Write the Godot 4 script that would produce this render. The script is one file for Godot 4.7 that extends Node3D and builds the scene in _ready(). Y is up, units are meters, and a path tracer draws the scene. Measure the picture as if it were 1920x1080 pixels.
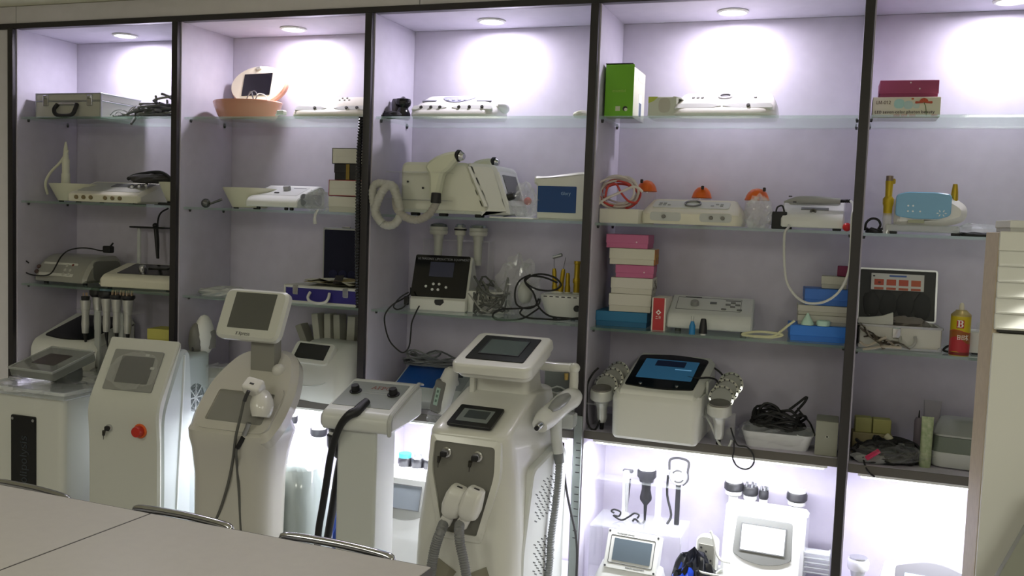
extends Node3D
# A dealer's showroom: a wall of display shelving full of beauty-salon equipment, floor machines before it,
# white tables in front.  Metres, y up; z = 0 is the front plane of the shelving, x runs along it.

const PX: Array[float] = [0.0, 0.8956, 1.7988, 2.6917, 3.6, 4.51]          # uprights
const SH := [[1.9636, 1.9616, 1.9606, 1.9597, 1.9609], [1.587, 1.5838, 1.5819, 1.5794, 1.5772], [1.21, 1.2075, 1.2076, 1.1999, 1.1923], [0.8174, 0.8174, 0.8174, 0.8235, 0.8113]]
const DEEP := 0.352
const TOP := 2.35
const CEIL := 2.452

# ---------------------------------------------------------------- shapes
class Sh:
	var p := PackedVector3Array()
	var uv := PackedVector2Array()
	var x := Transform3D.IDENTITY
	func at(o: Vector3, r := Vector3.ZERO) -> Sh:
		x = Transform3D(Basis.from_euler(r * (PI / 180.0)), o); return self
	func tri(a: Vector3, b: Vector3, c: Vector3, ua := Vector2.ZERO, ub := Vector2.ZERO, uc := Vector2.ZERO) -> void:
		p.append(x * a); p.append(x * c); p.append(x * b)
		uv.append(ua); uv.append(uc); uv.append(ub)
	func quad(a: Vector3, b: Vector3, c: Vector3, d: Vector3) -> void:
		tri(a, b, c, Vector2(0, 1), Vector2(1, 1), Vector2(1, 0)); tri(a, c, d, Vector2(0, 1), Vector2(1, 0), Vector2(0, 0))
	# rings run anticlockwise about the way they are stacked
	func loft(rings: Array, c0 := true, c1 := true, around := true) -> Sh:
		var n: int = rings[0].size()
		for k in rings.size() - 1:
			var a = rings[k]; var b = rings[k + 1]
			for i in (n if around else n - 1):
				var j := (i + 1) % n
				tri(a[i], a[j], b[j]); tri(a[i], b[j], b[i])
		if c0: fan(rings[0], true)
		if c1: fan(rings[-1], false)
		return self
	func fan(r, flip: bool) -> void:
		var m := Vector3.ZERO
		for q in r: m += q
		m /= r.size()
		for i in r.size():
			var j: int = (i + 1) % r.size()
			if flip: tri(m, r[j], r[i])
			else: tri(m, r[i], r[j])
	static func rr(w: float, d: float, r: float, n := 3) -> PackedVector2Array:    # rounded rectangle in (x, z), anticlockwise about +y
		var o := PackedVector2Array()
		r = minf(r, minf(w, d) * 0.499)
		for q in 4:
			var cx: float = (w / 2 - r) * [1, -1, -1, 1][q]
			var cz: float = (d / 2 - r) * [-1, -1, 1, 1][q]
			for k in n + 1:
				var a: float = PI / 2 * (q + float(k) / n)
				o.append(Vector2(cx + r * cos(a), cz - r * sin(a)))
		return o
	# sections [y, w, d, corner, cx, cz] stacked upward
	func sect(l: Array, n := 3) -> Sh:
		var rings := []
		for s in l:
			var ring := []
			for q in rr(s[1], s[2], s[3], n): ring.append(Vector3(q.x + (s[4] if s.size() > 4 else 0.0), s[0], q.y + (s[5] if s.size() > 5 else 0.0)))
			rings.append(ring)
		return loft(rings)
	# box of size s standing on c (bottom centre): r plan corners, t top edge, b bottom edge
	func box(c: Vector3, s: Vector3, r := 0.002, t := -1.0, b := -1.0, n := 2) -> Sh:
		if t < 0: t = minf(r, s.y * 0.3)
		if b < 0: b = t
		var l := []
		var m := 1 if maxf(t, b) < 0.004 else 3
		for k in m + 1:
			var a: float = PI / 2 * k / m
			var i: float = b * (1 - sin(a))
			l.append([c.y + b * (1 - cos(a)), s.x - 2 * i, s.z - 2 * i, maxf(r - i, 0.0004), c.x, c.z])
		for k in m + 1:
			var a: float = PI / 2 * (m - k) / m
			var i: float = t * (1 - sin(a))
			l.append([c.y + s.y - t * (1 - cos(a)), s.x - 2 * i, s.z - 2 * i, maxf(r - i, 0.0004), c.x, c.z])
		return sect(l, n)
	# profile [[r, y], ...] turned about y
	func lathe(l: Array, n := 20, c := Vector3.ZERO) -> Sh:
		var rings := []
		for s in l:
			var ring := []
			for k in n: ring.append(c + Vector3(maxf(s[0], 0.00005) * cos(TAU * k / n), s[1], -maxf(s[0], 0.00005) * sin(TAU * k / n)))
			rings.append(ring)
		return loft(rings)
	func ball(c: Vector3, r: Vector3, n := 14) -> Sh:
		var rings := []
		for k in 9:
			var a: float = -PI / 2 + PI * k / 8
			var ring := []
			for i in n: ring.append(c + Vector3(r.x * maxf(cos(a), 0.002) * cos(TAU * i / n), r.y * sin(a), -r.z * maxf(cos(a), 0.002) * sin(TAU * i / n)))
			rings.append(ring)
		return loft(rings)
	func cyl(a: Vector3, b: Vector3, r0: float, r1 := -1.0, n := 14, e := 0.0) -> Sh:
		if r1 < 0: r1 = r0
		var d := (b - a).normalized()
		var u := d.cross(Vector3.RIGHT if absf(d.x) < 0.8 else Vector3.UP).normalized()
		var v := d.cross(u)
		var rings := []
		var st := [[a, r0], [b, r1]] if e <= 0 else [[a, r0 - e], [a + d * e, r0], [b - d * e, r1], [b, r1 - e]]
		for s in st:
			var ring := []
			for k in n: ring.append(s[0] + (u * cos(TAU * k / n) + v * sin(TAU * k / n)) * s[1])
			rings.append(ring)
		return loft(rings)
	static func smooth(pts: Array, sub: int, closed := false) -> PackedVector3Array:
		var o := PackedVector3Array()
		var n := pts.size()
		for i in (n if closed else n - 1):
			var g := func(k: int) -> Vector3: return pts[posmod(k, n)] if closed else pts[clampi(k, 0, n - 1)]
			var a: Vector3 = g.call(i - 1); var b: Vector3 = g.call(i); var c: Vector3 = g.call(i + 1); var d: Vector3 = g.call(i + 2)
			for k in sub: o.append(b.cubic_interpolate(c, a, d, float(k) / sub))
		if not closed: o.append(pts[-1])
		return o
	# a tube along points; rad is a number or a Callable(distance, share)
	func tube(pts: Array, rad, n := 7, sub := 4, closed := false) -> Sh:
		var q := smooth(pts, sub, closed) if sub > 1 else PackedVector3Array(pts)
		var m := q.size()
		var total := 0.0
		for i in m - 1: total += q[i].distance_to(q[i + 1])
		var rings := []
		var u := Vector3.ZERO
		var s := 0.0
		for i in m:
			var d: Vector3 = ((q[(i + 1) % m] - q[posmod(i - 1, m)]) if closed else (q[mini(i + 1, m - 1)] - q[maxi(i - 1, 0)])).normalized()
			if u == Vector3.ZERO: u = d.cross(Vector3.RIGHT if absf(d.x) < 0.8 else Vector3.UP)
			u = (u - d * u.dot(d)).normalized()
			var v := d.cross(u)
			if i: s += q[i].distance_to(q[i - 1])
			var r: float = rad.call(s, s / maxf(total, 1e-6)) if rad is Callable else rad
			var ring := []
			for k in n: ring.append(q[i] + (u * cos(TAU * k / n) + v * sin(TAU * k / n)) * r)
			rings.append(ring)
		if closed: rings.append(rings[0])
		return loft(rings, not closed, not closed)
	# corrugated hose
	func hose(pts: Array, r: float, pitch: float, amp: float, n := 12) -> Sh:
		var q := smooth(pts, 40)
		var l := 0.0
		for i in q.size() - 1: l += q[i].distance_to(q[i + 1])
		var even := []
		var steps := int(l / pitch * 4)
		var acc := 0.0
		var want := 0.0
		for i in q.size() - 1:
			var seg := q[i].distance_to(q[i + 1])
			while want <= acc + seg and seg > 0:
				even.append(q[i].lerp(q[i + 1], (want - acc) / seg)); want += l / steps
			acc += seg
		return tube(even, func(s, _t): return r - amp * (0.5 - 0.5 * cos(TAU * s / pitch)), n, 1)
	static func round_poly(pts: Array, r, n := 4) -> PackedVector2Array:
		var o := PackedVector2Array()
		var m := pts.size()
		for i in m:
			var b: Vector2 = pts[i]
			var a: Vector2 = pts[posmod(i - 1, m)] - b
			var c: Vector2 = pts[(i + 1) % m] - b
			var rad: float = r[i] if r is Array else r
			var k: float = minf(rad, minf(a.length(), c.length()) * 0.48)
			if k < 1e-5: o.append(b); continue
			var p0 := b + a.normalized() * k; var p2 := b + c.normalized() * k
			for j in n + 1:
				var t := float(j) / n
				o.append(p0.lerp(b, t).lerp(b.lerp(p2, t), t))
		return o
	# polygon (x, y) pushed from z0 to z1 with bevel e
	func prism(poly: PackedVector2Array, z0: float, z1: float, e := 0.0) -> Sh:
		var ar := 0.0
		var n := poly.size()
		for i in n: ar += poly[i].cross(poly[(i + 1) % n])
		if ar < 0: poly.reverse()
		var ins := PackedVector2Array()
		for i in n:
			var a := (poly[i] - poly[posmod(i - 1, n)]).normalized(); var b := (poly[(i + 1) % n] - poly[i]).normalized()
			var m := Vector2(-a.y - b.y, a.x + b.x)
			ins.append(poly[i] + m / maxf(1.0 + a.dot(b), 0.3) * e)
		var rings := []
		for s in ([[z0, poly], [z1, poly]] if e <= 0 else [[z0, ins], [z0 + e, poly], [z1 - e, poly], [z1, ins]]):
			var ring := []
			for q in s[1]: ring.append(Vector3(q.x, q.y, s[0]))
			rings.append(ring)
		loft(rings, false, false)
		var f := ins if e > 0 else poly
		var ix := Geometry2D.triangulate_polygon(poly)
		var lo := Vector2(INF, INF); var hi := -lo
		for q in f: lo = lo.min(q); hi = hi.max(q)
		for k in range(0, ix.size(), 3):
			var a := f[ix[k]]; var b := f[ix[k + 1]]; var c := f[ix[k + 2]]
			if (b - a).cross(c - a) < 0: var t := b; b = c; c = t
			var w := func(q: Vector2) -> Vector2: return Vector2((q.x - lo.x) / (hi.x - lo.x), (hi.y - q.y) / (hi.y - lo.y))
			tri(Vector3(a.x, a.y, z1), Vector3(b.x, b.y, z1), Vector3(c.x, c.y, z1), w.call(a), w.call(b), w.call(c))
			tri(Vector3(a.x, a.y, z0), Vector3(c.x, c.y, z0), Vector3(b.x, b.y, z0))
		return self
	# side profile of (z, y) points pushed along x
	func side(pts: PackedVector2Array, x0: float, x1: float, e := 0.0) -> Sh:
		var q := PackedVector2Array()
		for v in pts: q.append(Vector2(-v.x, v.y))
		var keep := x
		x = x * Transform3D(Basis(Vector3.UP, PI / 2), Vector3.ZERO)
		prism(q, x0, x1, e)
		x = keep
		return self
	# crumpled film or cloth: a closed lump of radii r with folds
	func lump(c: Vector3, r: Vector3, seed_: int, amount := 0.35, n := 18, m := 9, freq := 2.2) -> Sh:
		var f := FastNoiseLite.new(); f.seed = seed_; f.frequency = freq; f.noise_type = FastNoiseLite.TYPE_SIMPLEX; f.fractal_octaves = 2
		f.fractal_type = FastNoiseLite.FRACTAL_RIDGED
		var rings := []
		for k in m + 1:
			var a: float = -PI / 2 + PI * k / m
			var ring := []
			for i in n:
				var d := Vector3(maxf(cos(a), 0.01) * cos(TAU * i / n), sin(a), -maxf(cos(a), 0.01) * sin(TAU * i / n))
				var s := 1.0 + amount * f.get_noise_3dv(d)
				var v := c + d * r * s
				v.y = maxf(v.y, c.y - r.y)
				ring.append(v)
			rings.append(ring)
		return loft(rings)
	# a sheet through a grid of points, with thickness
	func sheet(g: Array, th := 0.001) -> Sh:
		for k in g.size() - 1:
			for i in g[0].size() - 1:
				var a: Vector3 = g[k][i]; var b: Vector3 = g[k][i + 1]; var c: Vector3 = g[k + 1][i + 1]; var d: Vector3 = g[k + 1][i]
				var nn := (b - a).cross(d - a).normalized() * th
				quad(a, b, c, d); quad(d - nn, c - nn, b - nn, a - nn)
		return self
	func mesh(deg := 42.0) -> ArrayMesh:
		var n := p.size() / 3
		var fn := PackedVector3Array(); fn.resize(n)
		var near := {}
		for i in n:
			var c := (p[3 * i + 2] - p[3 * i]).cross(p[3 * i + 1] - p[3 * i])
			fn[i] = c
			for k in 3:
				var key := Vector3i((p[3 * i + k] * 30000.0).round())
				if near.has(key): near[key].append(i)
				else: near[key] = [i]
		var lim := cos(deg_to_rad(deg))
		var nn := PackedVector3Array(); nn.resize(p.size())
		for i in n:
			var u := fn[i].normalized()
			for k in 3:
				var s := Vector3.ZERO
				for j in near[Vector3i((p[3 * i + k] * 30000.0).round())]:
					if u.dot(fn[j].normalized()) >= lim: s += fn[j]
				nn[3 * i + k] = s.normalized() if s.length_squared() > 0 else Vector3.UP
		var arr := []
		arr.resize(Mesh.ARRAY_MAX)
		arr[Mesh.ARRAY_VERTEX] = p; arr[Mesh.ARRAY_NORMAL] = nn; arr[Mesh.ARRAY_TEX_UV] = uv
		var am := ArrayMesh.new()
		am.add_surface_from_arrays(Mesh.PRIMITIVE_TRIANGLES, arr)
		return am

# ---------------------------------------------------------------- naming and tagging
var taken := {}
func numbered(s: String) -> String:
	if not taken.has(s):
		taken[s] = 0; return s
	taken[s] += 1
	return "%s_%03d" % [s, taken[s]]
func meta(o: Node, label: String, category: String, group := "") -> void:
	o.set_meta("label", label); o.set_meta("category", category)
	if group: o.set_meta("group", group)
func thing(called: String, label: String, category: String, at := Vector3.ZERO, turn := 0.0, group := "") -> Node3D:
	var o := Node3D.new(); o.name = numbered(called); add_child(o)
	o.position = at; o.rotation.y = deg_to_rad(turn)
	meta(o, label, category, group)
	return o
func part(parent: Node, called: String, s: Sh, m: Material, label := "", deg := 42.0) -> MeshInstance3D:
	var o := MeshInstance3D.new(); o.name = called; o.mesh = s.mesh(deg); o.material_override = m
	o.cast_shadow = GeometryInstance3D.SHADOW_CASTING_SETTING_ON
	parent.add_child(o, true)
	if label: o.set_meta("label", label)
	return o
func solo(called: String, label: String, category: String, s: Sh, m: Material, group := "", at := Vector3.ZERO, turn := 0.0) -> MeshInstance3D:
	var o := part(self, numbered(called), s, m)
	o.position = at; o.rotation.y = deg_to_rad(turn)
	meta(o, label, category, group)
	return o
func struct(called: String, s: Sh, m: Material) -> MeshInstance3D:
	var o := part(self, called, s, m); o.set_meta("kind", "structure")
	return o
func sh() -> Sh: return Sh.new()
func words(parent: Node, text: String, high: float, at: Vector3, turn: Vector3, m: Material, called := "lettering", serif := false, bold := false) -> MeshInstance3D:
	var f := SystemFont.new(); f.font_names = PackedStringArray(["Droid Serif" if serif else "Droid Sans"])
	if bold: f.font_weight = 700
	var t := TextMesh.new(); t.text = text; t.font = f; t.font_size = 32; t.pixel_size = high / 23.0; t.depth = 0.0006; t.curve_step = 4.0
	var o := MeshInstance3D.new(); o.name = called; o.mesh = t; o.material_override = m
	o.position = at; o.rotation_degrees = turn
	parent.add_child(o, true)
	return o

# ---------------------------------------------------------------- materials
var made := {}
func mat(hex: String, rough := 0.45, metal := 0.0, coat := 0.0) -> StandardMaterial3D:
	var key := "%s %.2f %.2f %.2f" % [hex, rough, metal, coat]
	if made.has(key): return made[key]
	var m := StandardMaterial3D.new()
	m.albedo_color = Color(hex); m.roughness = rough; m.metallic = metal
	if coat > 0: m.clearcoat_enabled = true; m.clearcoat = coat; m.clearcoat_roughness = 0.08
	m.resource_name = "finish_" + hex
	made[key] = m
	return m
func grain(hex: String, rough: float, size: float, depth: float, seed_ := 3) -> StandardMaterial3D:
	var key := "grain %s %.2f %.1f %.2f" % [hex, rough, size, depth]
	if made.has(key): return made[key]
	var f := FastNoiseLite.new(); f.seed = seed_; f.frequency = 0.02; f.fractal_octaves = 4
	var t := NoiseTexture2D.new(); t.noise = f; t.width = 256; t.height = 256; t.seamless = true
	var g := Gradient.new(); g.set_color(0, Color(hex).darkened(depth)); g.set_color(1, Color(hex).lightened(depth * 0.6)); t.color_ramp = g
	var m := StandardMaterial3D.new(); m.albedo_texture = t; m.roughness = rough; m.uv1_triplanar = true; m.uv1_world_triplanar = true; m.uv1_scale = Vector3.ONE * size
	m.resource_name = "grain_" + hex
	made[key] = m
	return m
func clear(hex: String, alpha: float, rough := 0.05, back := 0.0) -> StandardMaterial3D:
	var key := "clear %s %.2f %.2f %.2f" % [hex, alpha, rough, back]
	if made.has(key): return made[key]
	var m := StandardMaterial3D.new(); var c := Color(hex); c.a = alpha
	m.albedo_color = c; m.transparency = BaseMaterial3D.TRANSPARENCY_ALPHA; m.roughness = rough
	if back > 0: m.backlight_enabled = true; m.backlight = Color(hex) * back
	m.resource_name = "clear_" + hex
	made[key] = m
	return m
func glow(hex: String, power: float) -> StandardMaterial3D:
	var m := StandardMaterial3D.new(); m.albedo_color = Color(hex); m.emission_enabled = true; m.emission = Color(hex); m.emission_energy_multiplier = power; m.roughness = 0.5
	m.resource_name = "lamp_glow"
	return m
func print_of(w: int, h: int, draw: Callable) -> StandardMaterial3D:
	var im := Image.create(w, h, false, Image.FORMAT_RGB8)
	draw.call(im)
	var m := StandardMaterial3D.new(); m.albedo_texture = ImageTexture.create_from_image(im); m.roughness = 0.5
	m.resource_name = "print"
	return m

var WHITE: Material; var CREAM: Material; var IVORY: Material; var GREY: Material; var BLACK: Material; var GLOSSBLACK: Material; var RUBBER: Material
var CHROME: Material; var STEEL: Material; var LILAC: Material; var FILM: Material; var ACRYL: Material; var SCREEN: Material; var GOLD: Material; var CARD: Material
var DARK: Material; var INK: Material; var TEXT: Material; var GLASS: Material; var THIN: Material; var PALE: Material

func _ready() -> void:
	# ---- camera
	var cam := Camera3D.new(); cam.name = "camera"
	cam.fov = rad_to_deg(2.0 * atan(540.0 / 1757.4)); cam.near = 0.05; cam.far = 60.0
	cam.transform = Transform3D(Basis(Vector3(0.94178, 0.03613, -0.33428), Vector3(-0.05782, 0.99680, -0.05517), Vector3(0.33122, 0.07129, 0.94086)).orthonormalized(), Vector3(3.56196, 1.57386, 3.27153))
	add_child(cam)
	cam.current = true
	# ---- air and exposure
	var e := Environment.new()
	e.background_mode = Environment.BG_COLOR; e.background_color = Color(0.02, 0.02, 0.02)
	e.tonemap_mode = Environment.TONE_MAPPER_LINEAR; e.tonemap_exposure = 1.0
	e.sdfgi_enabled = true; e.ssao_enabled = true; e.ssil_enabled = true
	var we := WorldEnvironment.new(); we.name = "environment"; we.environment = e; add_child(we)
	# ---- room lamps: fluorescent ceiling panels behind the viewer
	for c in [Vector3(0.6, CEIL, 3.6), Vector3(2.6, CEIL, 4.6), Vector3(4.6, CEIL, 3.6)]: ceiling_panel(c)
	# ---- finishes
	WHITE = mat("dedfd8", 0.32); CREAM = mat("dcdcc6", 0.4); IVORY = mat("e2decb", 0.3); GREY = mat("8f9089", 0.45); BLACK = mat("17171a", 0.45); GLOSSBLACK = mat("0b0c10", 0.12)
	RUBBER = mat("141416", 0.6); CHROME = mat("c9cacc", 0.16, 1.0); STEEL = mat("b4b6b8", 0.36, 0.9); LILAC = grain("cac5d4", 0.55, 2.0, 0.03); PALE = grain("e6e3e6", 0.55, 2.0, 0.02, 5); GOLD = mat("b59a2a", 0.35, 0.55)
	FILM = clear("eef2f2", 0.13, 0.08); THIN = clear("eef2f2", 0.06, 0.08); ACRYL = clear("e8efee", 0.07, 0.03); SCREEN = mat("626567", 0.14); CARD = mat("d9d8cc", 0.7); DARK = mat("2a2729", 0.3); INK = mat("3a3a3c", 0.6); TEXT = mat("4a4c50", 0.6)
	GLASS = clear("8cc9a0", 0.12, 0.05, 0.3)
	room()
	shelving()
	bay_one(); bay_two(); bay_three(); bay_four(); bay_five(); low_bays()
	machines()
	front_of_room()

func ceiling_panel(c: Vector3) -> void:
	var t := thing("ceiling_light", "white rectangular ceiling light panel " + ("on the left" if c.x < 1.0 else "in the middle" if c.x < 4.0 else "on the right") + " behind the viewer", "ceiling light", c, 0, "ceiling light panels behind the viewer")
	part(t, "frame", sh().box(Vector3(0, -0.03, 0), Vector3(0.66, 0.03, 1.26), 0.004), WHITE)
	part(t, "diffuser", sh().box(Vector3(0, -0.034, 0), Vector3(0.6, 0.004, 1.2), 0.002), glow("fff8e6", 2.0))
	var l := AreaLight3D.new(); l.name = "ceiling_lamp"; l.area_size = Vector2(0.6, 1.2); l.light_energy = 2.9 if c.x > 4.0 else 2.2; l.light_color = Color("f8f8ea"); l.shadow_enabled = true
	l.area_range = 12.0; l.area_attenuation = 2.0
	l.position = Vector3(0, -0.04, 0); l.rotation_degrees.x = -90
	t.add_child(l)

func room() -> void:
	struct("floor", sh().box(Vector3(1.8, -0.1, 2.6), Vector3(9.6, 0.1, 7.2), 0.001), mat("b9b6ae", 0.25))
	struct("ceiling", sh().box(Vector3(1.8, CEIL, 2.6), Vector3(9.6, 0.1, 7.2), 0.001), mat("e6e4cc", 0.8))
	struct("wall_back", sh().box(Vector3(1.8, 0, -0.5), Vector3(9.6, CEIL, 0.1), 0.001), mat("cfc9cf", 0.7))
	struct("wall_left", sh().box(Vector3(-2.95, 0, 2.6), Vector3(0.1, CEIL, 7.2), 0.001), mat("d6d2cc", 0.7))
	struct("wall_right", sh().box(Vector3(6.55, 0, 2.6), Vector3(0.1, CEIL, 7.2), 0.001), mat("d6d2cc", 0.7))
	struct("wall_front", sh().box(Vector3(1.8, 0, 6.15), Vector3(9.6, CEIL, 0.1), 0.001), mat("d2cec8", 0.7))
	# plain cladding beside and above the shelving
	struct("wall_end", sh().box(Vector3(-1.458, 0, -0.226), Vector3(2.884, TOP, 0.452), 0.002), PALE)
	struct("wall_far_end", sh().box(Vector3(5.52, 0, -0.226), Vector3(1.96, TOP, 0.452), 0.002), PALE)
	var f := struct("wall_fascia", sh().box(Vector3(1.8, TOP + 0.024, -0.232), Vector3(9.4, CEIL - TOP - 0.024, 0.43), 0.001), PALE)
	var xs := [-2.9, 0.012, 2.0, 4.0, 6.5]
	for k in 4: part(f, "fascia_panel", sh().box(Vector3((xs[k] + xs[k + 1]) / 2, TOP + 0.024, -0.01), Vector3(xs[k + 1] - xs[k] - 0.003, CEIL - TOP - 0.026, 0.02), 0.001), PALE)
	struct("trim_top", sh().box(Vector3(1.8, TOP, -0.006), Vector3(9.4, 0.024, 0.032), 0.002), DARK)

func shelving() -> void:
	var t := thing("display_shelving", "lilac laminate wall shelving in tall bays with black uprights", "shelving")
	part(t, "back_panel", sh().box(Vector3(2.255, 0, -DEEP - 0.01), Vector3(4.54, TOP, 0.02), 0.001), LILAC)
	part(t, "top_board", sh().box(Vector3(2.255, TOP, -DEEP / 2 - 0.012), Vector3(4.54, 0.022, DEEP - 0.025), 0.001), LILAC)
	for k in 6:
		part(t, "side_panel", sh().box(Vector3(PX[k], 0, -DEEP / 2), Vector3(0.034, TOP, DEEP - 0.002), 0.001), LILAC)
		part(t, "upright", sh().box(Vector3(PX[k] - 0.003, 0, 0.01), Vector3(0.03, TOP - 0.001, 0.02), 0.002), DARK, "black upright strip")
	for b in 5:
		var x0 := PX[b] + 0.017; var x1 := PX[b + 1] - 0.017
		for lv in [SH[3][b], 0.2]:
			var bd := part(t, "shelf_board", sh().box(Vector3((x0 + x1) / 2, lv - 0.028, -DEEP / 2 + 0.004), Vector3(x1 - x0, 0.028, DEEP - 0.012), 0.001), LILAC)
			part(bd, "edge_strip", sh().box(Vector3((x0 + x1) / 2, lv - 0.0285, 0.004), Vector3(x1 - x0, 0.029, 0.004), 0.001), mat("59554f", 0.5), "dark edging strip")
		part(t, "plinth", sh().box(Vector3((x0 + x1) / 2, 0, -0.02), Vector3(x1 - x0, 0.17, 0.018), 0.001), LILAC)
		for s in 3:
			for q in [x0 + 0.004, x1 - 0.004]:
				for z in [-0.06, -0.29]:
					part(t, "shelf_peg", sh().cyl(Vector3(q, SH[s][b] - 0.02, z), Vector3(q, SH[s][b] - 0.0102, z), 0.004, 0.006, 8), INK, "small dark shelf peg")
	var what := [["aluminium case", "cream console with six jacks", "silver rounded console"], ["peach clamshell device", "stack of four boxes", "purple aluminium case"], ["white device with grey dial panel", "two-handpiece machine", "black-fronted console"], ["bright green box", "orange domes", "pink and white box stack"], ["flower-printed carton", "sky-blue fronted device", "open aluminium case"]]
	for b in 5:
		var x0 := PX[b] + 0.0185; var x1 := PX[b + 1] - 0.0185
		for s in 3:
			solo("glass_shelf", "green-tinted glass shelf carrying the " + what[b][s], "shelf", sh().box(Vector3((x0 + x1) / 2, SH[s][b] - 0.01, -DEEP / 2 - 0.009), Vector3(x1 - x0, 0.01, DEEP - 0.022), 0.001), GLASS, "glass shelves of the display wall")
		# recessed downlight in the top board
		var dx: float = [0.439, 1.321, 2.216, 3.139, 4.029][b]
		var d := thing("downlight", "round white recessed downlight above the " + what[b][0], "downlight", Vector3(dx, TOP, -0.2), 0, "downlights over the shelving bays")
		part(d, "trim_ring", sh().lathe([[0.044, -0.001], [0.056, -0.001], [0.056, -0.004], [0.05, -0.008], [0.044, -0.007], [0.044, -0.001]], 28), WHITE)
		part(d, "lamp_lens", sh().lathe([[0.0, -0.009], [0.03, -0.008], [0.043, -0.005], [0.043, -0.002], [0.0, -0.002]], 24), glow("f6f0ff", 6.0))
		var l := AreaLight3D.new(); l.name = "downlight_lamp"; l.area_size = Vector2(0.075, 0.075); l.position = Vector3(0, -0.012, 0); l.rotation_degrees.x = -90; l.light_energy = 0.42; l.light_color = Color("f7f1ff"); l.area_range = 4.0; l.area_attenuation = 2.0; l.shadow_enabled = true
		d.add_child(l)
		# light strip under the lowest board
		var y: float = SH[3][b] - 0.029
		var st := thing("light_strip", "white light strip under the bay of the " + what[b][2], "light strip", Vector3((x0 + x1) / 2, y, -0.025), 0, "light strips under the lowest boards")
		part(st, "channel", sh().box(Vector3(0, -0.012, 0), Vector3(x1 - x0 - 0.06, 0.012, 0.03), 0.002), WHITE)
		part(st, "tube_lamp", sh().box(Vector3(0, -0.018, 0), Vector3(x1 - x0 - 0.08, 0.006, 0.022), 0.002), glow("f8f8ff", 4.0))
		var a := AreaLight3D.new(); a.name = "strip_lamp"; a.area_size = Vector2(x1 - x0 - 0.08, 0.022); a.light_energy = 1.0; a.light_color = Color("f6f8ff"); a.shadow_enabled = true; a.area_range = 6.0; a.area_attenuation = 2.0
		a.position = Vector3(0, -0.02, 0); a.rotation_degrees.x = -90
		st.add_child(a)

# ---------------------------------------------------------------- common pieces
func slope(a: Vector2, b: Vector2) -> Transform3D:      # frame on a slanted face: a = (z, y) of its lower edge, b of its upper edge; origin half-way
	var up := Vector3(0, b.y - a.y, b.x - a.x).normalized()
	return Transform3D(Basis(Vector3.RIGHT, up, Vector3.RIGHT.cross(up)), Vector3(0, (a.y + b.y) / 2, (a.x + b.x) / 2))
func face(y: float, z: float) -> Transform3D: return Transform3D(Basis.IDENTITY, Vector3(0, y, z))
func plate(xf: Transform3D, c: Vector2, w: float, h: float, r: float, z0: float, z1: float, e := 0.0) -> Sh:
	var s := sh(); s.x = xf
	return s.prism(Sh.round_poly([c + Vector2(-w, -h) / 2, c + Vector2(w, -h) / 2, c + Vector2(w, h) / 2, c + Vector2(-w, h) / 2], r), z0, z1, e)
func ring_frame(xf: Transform3D, c: Vector2, w: float, h: float, r: float, t: float, z0: float, z1: float) -> Sh:      # a frame of bar width t
	var s := sh(); s.x = xf
	var o := Sh.round_poly([c + Vector2(-w, -h) / 2, c + Vector2(w, -h) / 2, c + Vector2(w, h) / 2, c + Vector2(-w, h) / 2], r)
	var i := Sh.round_poly([c + Vector2(-w / 2 + t, -h / 2 + t), c + Vector2(w / 2 - t, -h / 2 + t), c + Vector2(w / 2 - t, h / 2 - t), c + Vector2(-w / 2 + t, h / 2 - t)], maxf(r - t, 0.001))
	var lift := func(q: PackedVector2Array, z: float) -> Array:
		var l := []
		for v in q: l.append(Vector3(v.x, v.y, z))
		return l
	s.loft([lift.call(i, z0), lift.call(o, z0), lift.call(o, z1), lift.call(i, z1), lift.call(i, z0)], false, false)
	return s
func dial(parent: Node, called: String, xf: Transform3D, c: Vector2, r: float, h: float, m: Material, label := "") -> MeshInstance3D:
	var s := sh(); s.x = xf * Transform3D(Basis(Vector3.RIGHT, PI / 2), Vector3(c.x, c.y, 0))
	return part(parent, called, s.lathe([[0.0, 0.0], [r, 0.0], [r, h * 0.75], [r * 0.88, h], [0.0, h]], 16), m, label)
func wedge(called: String, label: String, category: String, at: Vector3, turn: float, w: float, prof: Array, r, m: Material, e := 0.006, group := "") -> Node3D:
	var t := thing(called, label, category, at, turn, group)
	part(t, "body", sh().side(Sh.round_poly(prof, r), -w / 2, w / 2, e), m)
	return t
func feet(t: Node3D, w: float, d: float, zf := 0.0, h := 0.008) -> void:
	for sx in [-1, 1]:
		for z in [zf - 0.03, zf - d + 0.03]: part(t, "foot", sh().cyl(Vector3(sx * (w / 2 - 0.03), 0, z), Vector3(sx * (w / 2 - 0.03), h + 0.002, z), 0.01, 0.011, 10), RUBBER, "black rubber foot")
# cardboard box with a lift-off lid; origin at the middle of its base
func carton(called: String, label: String, at: Vector3, s: Vector3, turn: float, m: Material, lid: Material, group := "") -> Node3D:
	var t := thing(called, label, "box", at, turn, group)
	part(t, "base", sh().box(Vector3.ZERO, Vector3(s.x - 0.004, s.y * 0.6, s.z - 0.004), 0.001), m)
	part(t, "lid", sh().box(Vector3(0, s.y * 0.34, 0), Vector3(s.x, s.y * 0.66, s.z), 0.0015), lid)
	return t
func bag(called: String, label: String, c: Vector3, r: Vector3, seed_: int, amount := 0.4) -> MeshInstance3D:
	return solo(called, label, "plastic bag", sh().lump(Vector3(0, r.y, 0), r, seed_, amount, 26, 13, 3.0), FILM, "", c)
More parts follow.
